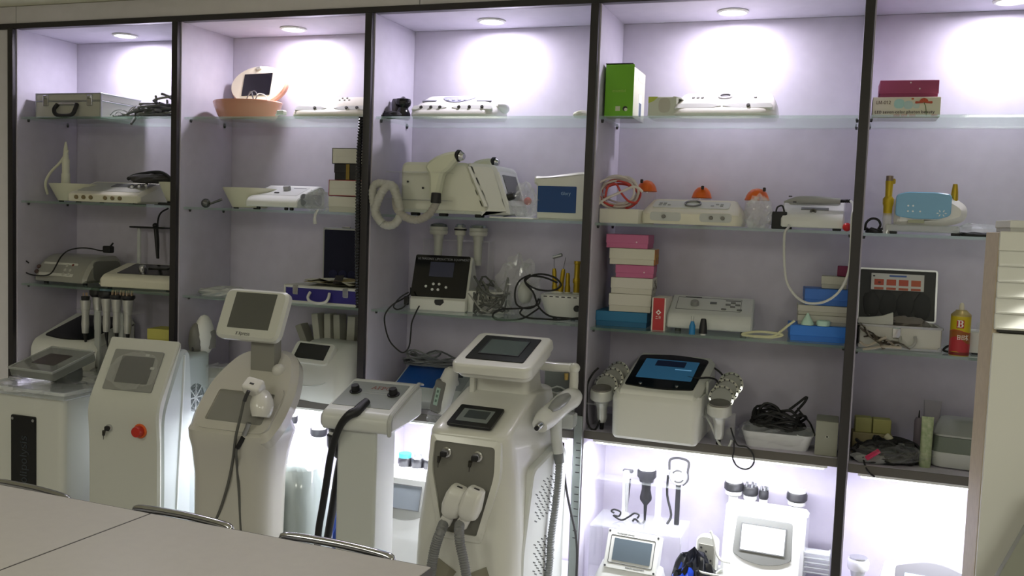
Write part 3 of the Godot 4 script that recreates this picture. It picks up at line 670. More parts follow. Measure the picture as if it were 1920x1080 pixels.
	part(t, "lid_latch", sh().box(Vector3(-0.06, 0.25, 0), Vector3(0.04, 0.006, 0.012), 0.002), CHROME)
	solo("open_case_tray", "shallow grey case tray under the open navy lid", "case tray", sh().box(Vector3.ZERO, Vector3(0.34, 0.058, 0.06), 0.004), mat("74757c", 0.5, 0.3), "", Vector3(1.61, y, -0.27), -3)
	t = thing("paper_sheets", "loose cream papers with black print piled on the purple case", "papers", Vector3(1.62, y + 0.076, -0.12), 0)
	var g := RandomNumberGenerator.new(); g.seed = 5
	for k in 4:
		var grid := []
		var a := [-0.2, 0.25, -0.05, 0.12][k] as float
		for i in 5:
			var row := []
			for j in 7:
				var q := Vector2((j - 3) * 0.042, (i - 2) * 0.04).rotated(a)
				row.append(Vector3(q.x, 0.003 + k * 0.004 + 0.012 * maxf(0.0, sin(j * 1.3 + k * 1.7)) + 0.004 * g.randf(), q.y))
			grid.append(row)
		part(t, "paper_sheet", sh().sheet(grid), [mat("c9c6b4", 0.7), mat("d6d4c4", 0.7), mat("b7a978", 0.7), mat("dad8ca", 0.7)][k])
	part(t, "dark_print", sh().at(Vector3(0.02, 0.028, 0.05), Vector3(14, 24, 4)).box(Vector3.ZERO, Vector3(0.035, 0.0012, 0.11), 0.0005), mat("2e2a28", 0.7), "black printed bar")
	solo("folded_bag", "flattened white plastic bag with leads left of the tablet screen", "plastic bag", sh().lump(Vector3(0, 0.016, 0), Vector3(0.11, 0.022, 0.07), 31, 0.3, 22, 9, 3.0), clear("dcdfd9", 0.55), "", Vector3(1.055, y, -0.12), 6)
	solo("flat_packet", "flat white paper packet lying behind the tablet screen", "packet", sh().lump(Vector3(0, 0.01, 0), Vector3(0.15, 0.012, 0.06), 32, 0.22, 22, 8), mat("cfd0c8", 0.6), "", Vector3(1.31, y, -0.16), 3)
	# board
	y = SH[3][1]
	t = thing("slimming_unit", "large white rounded machine with dark sloping screen on the lowest board", "device", Vector3(1.57, y, -0.12), -8)
	part(t, "body", sh().sect([[0.0, 0.36, 0.25, 0.05, 0, 0.0], [0.03, 0.375, 0.27, 0.06, 0, 0.0], [0.09, 0.372, 0.265, 0.07, 0, -0.003], [0.15, 0.34, 0.22, 0.08, 0, -0.02], [0.2, 0.29, 0.16, 0.07, 0, -0.05], [0.222, 0.25, 0.11, 0.05, 0, -0.07], [0.226, 0.22, 0.08, 0.04, 0, -0.075]], 6), mat("dfe1dc", 0.28))
	sl = Transform3D(Basis(Vector3.RIGHT, deg_to_rad(-38)), Vector3(-0.03, 0.187, 0.068))
	part(t, "screen_frame", plate(sl, Vector2(0, 0), 0.2, 0.1, 0.02, -0.03, 0.004, 0.002), mat("e6e8e2", 0.3))
	part(t, "display", plate(sl, Vector2(0, 0.004), 0.155, 0.07, 0.002, 0.002, 0.006), mat("23262a", 0.15), "dark screen")
	part(t, "belly_seam", sh().tube([Vector3(0.14, 0.13, 0.085), Vector3(0.08, 0.08, 0.135), Vector3(0.0, 0.064, 0.138), Vector3(-0.1, 0.066, 0.137)], 0.0022, 6), mat("c2c5c0", 0.4))
	for k in 6:
		var xx: float = [1.375, 1.43, 1.477, 1.525, 1.585, 1.645][k]
		solo("pad_block", ["leaning grey block at the left end of the row behind the white rounded machine", "tall grey block just right of the leaning one behind the white machine", "third upright grey block counted from the leaning one", "narrow grey block in the middle right of the row behind the machine", "thickest tall grey block of the row behind the white machine", "shorter grey block at the right end of the row behind the machine"][k], "block",
			sh().box(Vector3.ZERO, Vector3(0.032 if k < 4 else 0.038, [0.12, 0.16, 0.162, 0.162, 0.16, 0.115][k], 0.06), 0.003), mat(["9a998c", "c0bfb0", "c6c5b6", "bdbcad", "c9c8bb", "cfcec0"][k], 0.6), "grey blocks behind the white rounded machine", Vector3(xx, y + [0.16, 0.165, 0.165, 0.165, 0.165, 0.165][k], -0.3), 0).rotation_degrees.z = [24, 8, 2, 3, -2, -3][k]
	solo("block_stand", "plain grey stand carrying the row of grey blocks", "stand", sh().box(Vector3.ZERO, Vector3(0.36, 0.163, 0.05), 0.003), mat("a7a89e", 0.5), "", Vector3(1.515, y, -0.315))
	t = thing("flat_device", "low white device with oval grey panel and small dark display", "device", Vector3(1.13, y, -0.12), -4)
	part(t, "body", sh().sect([[0.0, 0.3, 0.22, 0.03], [0.05, 0.3, 0.22, 0.04], [0.075, 0.27, 0.18, 0.05, 0, -0.015], [0.085, 0.22, 0.13, 0.05, 0, -0.03]], 5), WHITE)
	part(t, "oval_panel", sh().at(Vector3(0.0, 0.086, -0.03)).lathe([[0.0, 0.0], [0.06, 0.0], [0.06, 0.003], [0.0, 0.003]], 24), mat("a5a89f", 0.4), "grey oval panel")
	part(t, "display", sh().box(Vector3(0.03, 0.088, -0.03), Vector3(0.07, 0.004, 0.05), 0.002), mat("1f2226", 0.2), "dark display")

# ---------------------------------------------------------------- third bay
func bay_three() -> void:
	var y: float = SH[0][2]
	var t := thing("black_massager", "black knobbed handpiece with dark cloth pad at the left of the top shelf", "handpiece", Vector3(1.878, y, -0.13))
	part(t, "knob_head", sh().lathe([[0.0, 0.0], [0.03, 0.0], [0.031, 0.02], [0.026, 0.032], [0.021, 0.042], [0.022, 0.048], [0.03, 0.056], [0.032, 0.068], [0.029, 0.08], [0.012, 0.084], [0.004, 0.09], [0.0, 0.09]], 20), GLOSSBLACK)
	part(t, "cloth_pad", sh().lump(Vector3(-0.035, 0.014, 0.03), Vector3(0.042, 0.015, 0.03), 8, 0.25), mat("2d2c31", 0.85), "dark cloth pad")
	part(t, "grey_cup", sh().lathe([[0.0, 0], [0.014, 0], [0.017, 0.05], [0.012, 0.062], [0, 0.064]], 16, Vector3(-0.038, 0.02, -0.01)), mat("6f6c76", 0.6), "grey cup")
	part(t, "lead", sh().tube([Vector3(-0.05, 0.006, 0.03), Vector3(-0.065, 0.008, 0.06), Vector3(-0.08, 0.002, 0.07)], 0.006, 7), RUBBER)
	t = thing("console", "white low console with grey dial panel and two jack bays", "device", Vector3(2.108, y, -0.16), 0)
	var fr := white_console(t, 0.36, [[-0.25, 0.42, [-0.45, 0.1, 0.6]], [0.24, 0.48, [-0.6, -0.1, 0.5]]], mat("e8e7e2", 0.28))
	var s := sh(); s.x = fr
	part(t, "dial_panel", s.prism(Sh.round_poly([Vector2(-0.075, 0.035), Vector2(-0.05, -0.01), Vector2(0.0, -0.03), Vector2(0.05, -0.01), Vector2(0.075, 0.035)], 0.03, 5), -0.004, 0.004), mat("9a9bb0", 0.35), "grey-violet dial panel")
	for k in 4: dial(t, "button", s.x, Vector2(-0.036 + k * 0.024, -0.006), 0.007, 0.007, mat("c9c9e6", 0.3), "pale button")
	for sx in [-1, 1]: part(t, "vent_strip", plate(s.x, Vector2(sx * 0.115, -0.01), 0.06, 0.012, 0.003, -0.004, 0.004), mat("7d7f8a", 0.4), "dark strip")
	part(t, "side_lug", sh().at(Vector3(0.17, 0.05, -0.02)).ball(Vector3.ZERO, Vector3(0.025, 0.025, 0.06)), mat("e8e7e2", 0.28))
	solo("sponge", "small cream sponge lying alone at the right of the top shelf", "sponge", sh().lump(Vector3(0, 0.016, 0), Vector3(0.034, 0.016, 0.03), 3, 0.15), mat("d5d6c2", 0.7), "", Vector3(2.617, y, -0.13))
	# eye-level shelf: machine with two handpieces
	y = SH[1][2]
	t = thing("two_handpiece_machine", "big white machine with slanted front screen and side handpiece cradles", "device", Vector3(2.11, y + 0.012, -0.05))
	part(t, "body", sh().prism(Sh.round_poly([Vector2(-0.195, 0.0), Vector2(0.175, 0.0), Vector2(0.165, 0.03), Vector2(0.085, 0.195), Vector2(-0.195, 0.195)], [0.02, 0.006, 0.01, 0.02, 0.03], 5), -0.235, -0.0, 0.012), mat("dfe0d0", 0.35))
	s = sh()
	part(t, "front_block", s.prism(Sh.round_poly([Vector2(0.14, 0.0), Vector2(0.262, 0.002), Vector2(0.258, 0.022), Vector2(0.202, 0.178), Vector2(0.18, 0.19), Vector2(0.086, 0.194), Vector2(0.17, 0.03)], [0.004, 0.01, 0.015, 0.02, 0.02, 0.004, 0.01], 4), -0.235, 0.004, 0.012), mat("e4e6e2", 0.3), "glossy front block")
	part(t, "side_stripe", sh().prism(Sh.round_poly([Vector2(0.088, 0.18), Vector2(0.1, 0.18), Vector2(0.176, 0.03), Vector2(0.162, 0.03)], 0.003), -0.01, 0.007, 0.002), mat("f0f1ee", 0.3))
	# the screen side looks to the right and slightly up
	var sc := Transform3D(Basis(Vector3(0, 0, -1), Vector3(-0.34, 0.94, 0), Vector3(0.94, 0.34, 0)), Vector3(0.231, 0.1, -0.105))
	part(t, "screen_bezel", plate(sc, Vector2(0, 0.0), 0.2, 0.135, 0.01, -0.003, 0.004), mat("eceeee", 0.3))
	part(t, "display", plate(sc, Vector2(0.0, 0.004), 0.15, 0.1, 0.003, 0.003, 0.006), SCREEN, "grey screen")
	dial(t, "black_knob", sc, Vector2(-0.085, -0.035), 0.015, 0.03, BLACK, "black knob")
	part(t, "red_button", sh().ball(Vector3(0.265, 0.06, -0.2), Vector3(0.016, 0.016, 0.014)), mat("c8342c", 0.35), "red stop button")
	for yy in [0.045, 0.15]: part(t, "cradle_plate", sh().box(Vector3(-0.1, yy, 0.03), Vector3(0.26, 0.005, 0.06), 0.002), ACRYL, "clear cradle plate")
	part(t, "cradle_back", sh().box(Vector3(-0.13, 0.045, 0.003), Vector3(0.14, 0.11, 0.004), 0.002), ACRYL)
	for q in [Vector2(-0.16, 0.118), Vector2(-0.095, 0.095)]: part(t, "screw", sh().cyl(Vector3(q.x, q.y, 0.004), Vector3(q.x, q.y, 0.009), 0.004), INK)
	for sx in [-0.14, -0.02, 0.13]: part(t, "foot", sh().box(Vector3(sx, -0.012, -0.03), Vector3(0.03, 0.013, 0.03), 0.003), RUBBER, "black foot")
	handpiece("massage_handpiece", "larger cream hooked handpiece with steel tip resting nearest on the big white machine", [Vector3(2.039, 1.766, -0.020), Vector3(2.052, 1.787, -0.020), Vector3(2.083, 1.807, -0.020), Vector3(2.122, 1.822, -0.020), Vector3(2.166, 1.828, -0.020), Vector3(2.173, 1.796, -0.020), Vector3(2.156, 1.782, -0.020), Vector3(2.140, 1.760, -0.020), Vector3(2.114, 1.743, -0.020), Vector3(2.104, 1.698, -0.020), Vector3(2.097, 1.646, -0.020), Vector3(2.061, 1.645, -0.020), Vector3(2.062, 1.702, -0.020), Vector3(2.058, 1.742, -0.020)], 0.024)
	handpiece("massage_handpiece", "smaller-looking cream hooked handpiece with steel tip on the far side of the machine", [Vector3(2.130, 1.791, -0.250), Vector3(2.155, 1.809, -0.250), Vector3(2.189, 1.817, -0.250), Vector3(2.221, 1.820, -0.250), Vector3(2.229, 1.793, -0.250), Vector3(2.209, 1.784, -0.250), Vector3(2.192, 1.758, -0.250), Vector3(2.184, 1.717, -0.250), Vector3(2.154, 1.717, -0.250), Vector3(2.152, 1.766, -0.250)], 0.02)
	solo("corrugated_hose", "pale grey corrugated hoses coiled and hanging left of the big white machine", "hose", sh().hose([Vector3(1.919, 1.645, -0.020), Vector3(1.921, 1.689, 0.020), Vector3(1.885, 1.698, 0.020), Vector3(1.848, 1.697, 0.020), Vector3(1.833, 1.666, 0.020), Vector3(1.846, 1.595, 0.020), Vector3(1.875, 1.548, 0.020), Vector3(1.921, 1.542, 0.020), Vector3(1.952, 1.579, 0.020), Vector3(1.941, 1.638, 0.020), Vector3(1.914, 1.688, 0.020), Vector3(1.890, 1.683, 0.030), Vector3(1.860, 1.630, 0.030), Vector3(1.852, 1.584, 0.030), Vector3(1.885, 1.544, 0.030)], 0.017, 0.014, 0.002), mat("b4b4ac", 0.5))
	solo("corrugated_hose", "pale grey hose looping under the big white machine to its black coupler", "hose", sh().hose([Vector3(1.912, 1.645, -0.020), Vector3(1.940, 1.603, 0.020), Vector3(1.979, 1.572, 0.020), Vector3(2.024, 1.565, 0.020), Vector3(2.068, 1.583, 0.020), Vector3(2.094, 1.616, 0.020), Vector3(2.102, 1.636, 0.020)], 0.016, 0.014, 0.002), mat("a6a299", 0.55))
	solo("hose_coupler", "black coupler joining the pale hose to the nearest handpiece", "coupler", sh().cyl(Vector3(2.100, 1.630, 0.020), Vector3(2.101, 1.670, 0.020), 0.02, 0.019, 16, 0.003), BLACK)
	bag("plastic_bag", "twisted clear plastic bag standing left of the white and blue box", Vector3(2.415, y + 0.006, -0.1), Vector3(0.042, 0.056, 0.034), 17, 0.55)
	solo("white_tray", "thin white tray under the twisted clear bag", "tray", sh().box(Vector3.ZERO, Vector3(0.18, 0.006, 0.14), 0.01), WHITE, "", Vector3(2.385, y, -0.1))
	t = thing("white_blue_box", "white box-shaped device with a large deep blue front window", "device", Vector3(2.565, y, -0.19))
	part(t, "body", sh().prism(Sh.round_poly([Vector2(-0.1, 0.0), Vector2(0.11, 0.0), Vector2(0.11, 0.182), Vector2(0.07, 0.182), Vector2(-0.07, 0.162), Vector2(-0.115, 0.164), Vector2(-0.115, 0.135), Vector2(-0.104, 0.13)], [0.005, 0.005, 0.01, 0.03, 0.03, 0.012, 0.006, 0.004], 4), -0.11, 0.1, 0.008), mat("dcded2", 0.35))
	part(t, "window", plate(face(0.078, 0.1), Vector2(-0.022, 0), 0.15, 0.098, 0.003, -0.002, 0.002), mat("17457f", 0.2), "deep blue window")
	words(t, "Glory", 0.011, Vector3(0.012, 0.1, 0.1025), Vector3.ZERO, mat("8fb4d4", 0.5))
	# middle shelf
	y = SH[2][2]
	t = thing("ultrasonic_console", "white console with large glossy black front, screen and six buttons", "device", Vector3(2.058, y, -0.12), 7)
	part(t, "base", sh().side(Sh.round_poly([Vector2(0.0, 0.0), Vector2(0.0, 0.045), Vector2(-0.012, 0.05), Vector2(-0.075, 0.215), Vector2(-0.1, 0.215), Vector2(-0.17, 0.1), Vector2(-0.17, 0.0)], [0.004, 0.006, 0.006, 0.008, 0.02, 0.03, 0.004]), -0.118, 0.118, 0.006), WHITE)
	var sl := slope(Vector2(-0.012, 0.05), Vector2(-0.075, 0.215))
	part(t, "front_panel", plate(sl, Vector2(-0.004, 0.002), 0.228, 0.176, 0.008, -0.003, 0.004, 0.001), mat("0d0e12", 0.14), "glossy black front panel")
	part(t, "display", plate(sl, Vector2(-0.002, 0.03), 0.1, 0.062, 0.002, 0.003, 0.0055), mat("3a3d55", 0.2), "slate blue display")
	words(t, "ULTRASONIC LIPOSUCTION EQUIPMENT", 0.0085, sl * Vector3(0, 0.073, 0.0048), sl.basis.get_euler() * 180 / PI, mat("9a9ca0", 0.5))
	for q in [Vector2(-0.058, -0.043), Vector2(-0.028, -0.032), Vector2(-0.004, -0.032), Vector2(-0.03, -0.055), Vector2(-0.006, -0.055), Vector2(0.026, -0.044)]: dial(t, "button", sl * Transform3D(Basis.IDENTITY, Vector3(0, 0, 0.004)), q, 0.0055, 0.004, mat("d2d3d2", 0.3), "white button")
	part(t, "torn_label", sh().prism(Sh.round_poly([Vector2(-0.012, 0.045), Vector2(0.022, 0.047), Vector2(0.026, 0.035), Vector2(0.012, 0.022), Vector2(-0.008, 0.024), Vector2(-0.014, 0.034)], 0.002), -0.004, 0.0015), mat("26262a", 0.6), "torn dark label")
	part(t, "rear_box", sh().box(Vector3(0.19, 0, -0.09), Vector3(0.15, 0.085, 0.13), 0.004), WHITE)
	for k in 6: part(t, "vent_slot", sh().box(Vector3(0.14 + k * 0.013, 0.05, -0.024), Vector3(0.005, 0.016, 0.003), 0.001), INK, "dark vent slot")
	part(t, "base_tray", sh().box(Vector3(-0.03, -0.0, 0.012), Vector3(0.2, 0.006, 0.03), 0.003), ACRYL)
	t = thing("head_rack", "clear acrylic rack behind the black-fronted console", "rack", Vector3(2.06, y, -0.31))
	part(t, "rack_plate", sh().box(Vector3(0.0, 0.275, 0), Vector3(0.3, 0.006, 0.06), 0.003), ACRYL)
	for sx in [-1, 1]: part(t, "rack_leg", sh().box(Vector3(sx * 0.145, 0, 0), Vector3(0.006, 0.275, 0.06), 0.002), ACRYL)
	for k in 3:
		var h := thing("massager", ["wide white ribbed massage head on the left of the acrylic rack", "small dark-banded massage head in the middle of the acrylic rack", "wide steel-capped massage head on the right of the acrylic rack"][k], "massager", Vector3([1.978, 2.075, 2.155][k], y + 0.27, -0.29), 0, "massage heads on the acrylic rack")
		var q: float = [1.0, 0.62, 1.0][k]
		part(h, "stem", sh().lathe([[0.0, -0.09], [0.016 * q, -0.09], [0.018 * q, 0.0], [0.024 * q, 0.03], [0.0, 0.03]], 16), mat("c9cac2", 0.3), "pale stem")
		part(h, "head_ring", sh().lathe([[0.0, 0.03], [0.033 * q, 0.03], [0.038 * q, 0.036], [0.038 * q, 0.046], [0.036 * q, 0.048], [0.038 * q, 0.05], [0.038 * q, 0.062], [0.0, 0.062]], 24), mat("d8d8ce", 0.3))
		if k == 1: part(h, "dark_band", sh().lathe([[0.0, 0.05], [0.026, 0.05], [0.027, 0.056], [0.0, 0.057]], 22), BLACK, "thin dark band")
		part(h, "head_cap", sh().lathe([[0.0, 0.062], [0.036 * q, 0.062], [0.033 * q, 0.072], [0.012, 0.077], [0.0, 0.077]], 24), CHROME if k else mat("8e9090", 0.25, 0.7), "metal cap")
	t = thing("grey_cable_coil", "heap of dark grey coiled cables between the console and the gold pen holder", "cables")
	part(t, "cable", coils(sh(), Vector3(2.265, y, -0.17), Vector3(0.075, 0.15, 0.07), 7, 0.0042, 4), mat("5b5d5a", 0.55))
	part(t, "cable", coils(sh(), Vector3(2.25, y + 0.02, -0.19), Vector3(0.06, 0.13, 0.05), 5, 0.0038, 9), mat("73756f", 0.5))
	part(t, "cable", sh().tube([Vector3(2.212, 1.291, -0.060), Vector3(2.239, 1.261, -0.060), Vector3(2.262, 1.236, -0.060), Vector3(2.296, 1.222, -0.060), Vector3(2.317, 1.240, -0.060)], 0.003, 7), mat("8d8e88", 0.5))
	bag("plastic_bag", "clear plastic bag slumped behind the grey cable coil", Vector3(2.365, y, -0.2), Vector3(0.075, 0.1, 0.05), 29, 0.5)
	t = thing("pen_holder", "rounded white holder with black side knob carrying gold pens", "holder", Vector3(2.572, y + 0.006, -0.19), 4)
	part(t, "body", sh().sect([[0.0, 0.13, 0.12, 0.03], [0.01, 0.15, 0.13, 0.035], [0.075, 0.195, 0.16, 0.045], [0.085, 0.195, 0.16, 0.045], [0.088, 0.185, 0.15, 0.04]], 5), mat("dbdcd6", 0.35))
	part(t, "top_panel", sh().box(Vector3(0, 0.087, 0), Vector3(0.175, 0.004, 0.14), 0.035), mat("c6c9c4", 0.3), "grey top panel")
	for k in 7: part(t, "vent_slot", sh().box(Vector3(-0.07 + k * 0.023, 0.079, 0.0795), Vector3(0.014, 0.004, 0.003), 0.001), INK)
	part(t, "side_knob", sh().cyl(Vector3(0.052, 0.042, 0.06), Vector3(0.052, 0.04, 0.083), 0.013, 0.012, 16, 0.003), BLACK, "black side knob")
	for sx in [-0.04, 0.03]: part(t, "foot", sh().cyl(Vector3(sx, -0.006, 0.03), Vector3(sx, 0.002, 0.03), 0.009), RUBBER)
	var pens := [["ball-tipped gold pen with long wire leaning left in the white holder", 2.52, 0.1, 4, true], ["gold pen beside the ball-tipped one, its roller crossing over", 2.54, 0.1, -6, true], ["short tapered gold pen in the middle of the white holder", 2.57, 0.085, 1, false], ["tall stepped gold pen at the right of the white holder", 2.605, 0.125, 0, false]]
	for k in 4:
		var q = pens[k]
		var pn := thing("gold_pen", q[0], "pen", Vector3(q[1], y + 0.09, -0.19), 0, "gold pens in the white holder")
		pn.rotation_degrees.z = q[3]
		part(pn, "barrel", sh().lathe([[0.0, 0.0], [0.011, 0.0], [0.011, 0.03], [0.0085, 0.04], [0.0085, q[2] - 0.012], [0.006, q[2]], [0.0, q[2]]] if k != 3 else [[0.0, 0.0], [0.012, 0.0], [0.012, 0.045], [0.015, 0.05], [0.015, 0.062], [0.011, 0.068], [0.011, 0.12], [0.013, 0.122], [0.013, 0.132], [0.0, 0.132]], 16), GOLD, "")
		part(pn, "socket", sh().cyl(Vector3(0, -0.002, 0), Vector3(0, 0.012, 0), 0.014), mat("d9dac8", 0.4))
		if q[4]:
			part(pn, "tip_wire", sh().cyl(Vector3(0, q[2], 0), Vector3(0.002, q[2] + 0.045, 0), 0.0016, 0.0016, 6), CHROME)
			if k == 0: part(pn, "roller", sh().cyl(Vector3(-0.005, q[2] + 0.042, 0), Vector3(0.034, q[2] + 0.052, 0), 0.007, 0.007, 12, 0.002), STEEL, "steel roller")
	t = thing("gold_funnel", "wide gold probe with black rim half hidden by the fourth upright", "probe", Vector3(2.64, y + 0.09, -0.2))
	part(t, "barrel", sh().lathe([[0.0, 0.0], [0.01, 0.0], [0.012, 0.06], [0.02, 0.1], [0.0, 0.1]], 16), mat("9a7f2c", 0.35, 0.5))
	part(t, "rim", sh().lathe([[0.0, 0.1], [0.021, 0.1], [0.023, 0.106], [0.021, 0.114], [0.0, 0.114]], 18), BLACK)
	t = thing("black_lead_coil", "loops of black lead spilling left of the white pen holder", "cables")
	part(t, "lead", sh().tube([Vector3(2.654, 1.222, -0.060), Vector3(2.591, 1.218, -0.100), Vector3(2.528, 1.222, -0.100), Vector3(2.485, 1.254, -0.100), Vector3(2.461, 1.307, -0.100), Vector3(2.428, 1.342, -0.100), Vector3(2.448, 1.367, -0.100), Vector3(2.490, 1.378, -0.100), Vector3(2.543, 1.368, -0.100), Vector3(2.570, 1.340, -0.100), Vector3(2.535, 1.318, -0.100), Vector3(2.472, 1.320, -0.100), Vector3(2.426, 1.346, -0.100), Vector3(2.442, 1.367, -0.100), Vector3(2.501, 1.366, -0.100), Vector3(2.555, 1.349, -0.100)], 0.0036, 7), RUBBER)
	part(t, "lead", sh().tube([Vector3(2.496, 1.288, -0.060), Vector3(2.481, 1.257, -0.060), Vector3(2.445, 1.248, -0.060), Vector3(2.409, 1.262, -0.060), Vector3(2.402, 1.312, -0.060), Vector3(2.420, 1.353, -0.060), Vector3(2.461, 1.376, -0.060)], 0.0034, 7), RUBBER)
	part(t, "lead", sh().tube([Vector3(2.509, 1.290, -0.035), Vector3(2.501, 1.266, -0.035), Vector3(2.439, 1.250, -0.035), Vector3(2.358, 1.240, -0.035), Vector3(2.327, 1.222, -0.035), Vector3(2.334, 1.202, -0.035), Vector3(2.392, 1.202, -0.035), Vector3(2.445, 1.212, -0.035), Vector3(2.486, 1.239, -0.035), Vector3(2.506, 1.254, -0.035)], 0.0034, 7), RUBBER)
	part(t, "lead", sh().tube([Vector3(2.441, 1.249, -0.040), Vector3(2.432, 1.229, -0.040), Vector3(2.464, 1.215, -0.040), Vector3(2.527, 1.215, -0.040), Vector3(2.589, 1.217, -0.040), Vector3(2.666, 1.229, -0.040)], 0.0034, 7), RUBBER)
	solo("white_cup", "rounded white cup lying among the black lead loops", "cup", sh().ball(Vector3(2.409, 1.300, -0.160) + Vector3(0, 0, 0), Vector3(0.03, 0.045, 0.03)), mat("bfc2bc", 0.5))
	t = thing("hanging_lead", "black lead looping down below the middle shelf at the left", "cable")
	part(t, "lead", sh().tube([Vector3(1.948, 1.294, -0.100), Vector3(1.964, 1.272, -0.060), Vector3(1.942, 1.251, -0.030), Vector3(1.911, 1.229, -0.015), Vector3(1.889, 1.191, 0.000), Vector3(1.891, 1.145, 0.000), Vector3(1.911, 1.092, 0.000), Vector3(1.946, 1.059, 0.000), Vector3(1.974, 1.049, 0.000), Vector3(1.996, 1.074, 0.000), Vector3(2.002, 1.126, 0.000), Vector3(2.005, 1.168, 0.000), Vector3(2.017, 1.209, -0.010), Vector3(2.011, 1.229, -0.050)], 0.003, 7), RUBBER)
	part(t, "lead", sh().tube([Vector3(1.978, 1.283, -0.020), Vector3(1.942, 1.260, -0.020), Vector3(1.915, 1.225, -0.020), Vector3(1.932, 1.213, -0.020), Vector3(1.961, 1.226, -0.020), Vector3(1.979, 1.258, -0.020)], 0.003, 7), RUBBER)
	part(t, "connector", sh().box(Vector3(1.961, 1.231, -0.040), Vector3(0.018, 0.035, 0.015), 0.003), RUBBER)
	# board
	y = SH[3][2]
	t = thing("blue_panel_console", "pale grey console with large blue display on the lowest board", "device", Vector3(2.02, y, -0.1), -2)
	part(t, "body", sh().side(Sh.round_poly([Vector2(0.03, 0.0), Vector2(0.03, 0.04), Vector2(0.01, 0.06), Vector2(-0.17, 0.15), Vector2(-0.2, 0.145), Vector2(-0.2, 0.0)], [0.01, 0.03, 0.02, 0.02, 0.02, 0.004]), -0.17, 0.17, 0.02), mat("c3cacb", 0.35))
	sl = slope(Vector2(0.01, 0.06), Vector2(-0.17, 0.15))
	part(t, "blue_panel", plate(sl, Vector2(-0.06, 0.01), 0.17, 0.14, 0.003, -0.002, 0.0015), mat("1c4f9a", 0.3), "blue display panel")
	part(t, "control_panel", plate(sl, Vector2(0.09, 0.01), 0.12, 0.14, 0.003, -0.002, 0.0015), mat("8f979b", 0.4), "grey control panel")
	part(t, "small_display", plate(sl, Vector2(0.09, 0.04), 0.06, 0.03, 0.002, 0.001, 0.003), mat("3f464c", 0.3))
	for k in 2: dial(t, "knob", sl, Vector2(0.07 + k * 0.04, -0.02), 0.014, 0.018, mat("dfe2e0", 0.35), "white knob")
	t = thing("lead_heap", "heap of grey leads lying along the back of the blue display console", "cables")
	part(t, "lead", coils(sh(), Vector3(2.0, y + 0.15, -0.24), Vector3(0.15, 0.06, 0.05), 6, 0.004, 12), mat("5c5f62", 0.5))
	part(t, "lead", coils(sh(), Vector3(1.95, y + 0.15, -0.24), Vector3(0.1, 0.075, 0.05), 4, 0.004, 13), mat("76797b", 0.5))
	t = thing("white_device_with_leads", "white device draped with thin white leads behind the white bracket arm", "device", Vector3(2.56, y, -0.2))
	part(t, "body", sh().sect([[0.0, 0.2, 0.2, 0.02], [0.05, 0.2, 0.2, 0.03], [0.07, 0.19, 0.19, 0.04]], 4), mat("b3b8b4", 0.4))
	part(t, "thin_lead", coils(sh(), Vector3(-0.02, 0.07, 0.02), Vector3(0.08, 0.05, 0.06), 4, 0.0035, 14), mat("d6d9d4", 0.4), "thin white lead")
	part(t, "back_rack", sh().box(Vector3(0, 0.07, -0.08), Vector3(0.19, 0.1, 0.02), 0.006), mat("8b918f", 0.4))

func handpiece(called: String, label: String, rim: Array, r: float) -> void:      # rim: its side outline, the steel tip on the edge that faces right
	var t := thing(called, label, "handpiece")
	var o := PackedVector2Array()
	for v in rim: o.append(Vector2(v.x, v.y))
	part(t, "grip", sh().prism(Sh.round_poly(Array(o), 0.012, 3), rim[0].z - r, rim[0].z + r, r * 0.4), mat("d9dcc4", 0.35))
	var far := 0
	for i in rim.size(): if rim[i].x > rim[far].x: far = i
	var c: Vector3 = (rim[far] + rim[far - 1]) / 2
	var dir: Vector3 = Vector3(0.95, -0.12, 0.18).normalized()
	part(t, "collar", sh().cyl(c - dir * 0.006, c + dir * 0.008, r * 0.95, r * 0.95, 20, 0.003), BLACK, "black collar")
	part(t, "steel_tip", sh().cyl(c + dir * 0.008, c + dir * 0.026, r * 0.78, r * 0.6, 20, 0.004), CHROME, "steel tip")

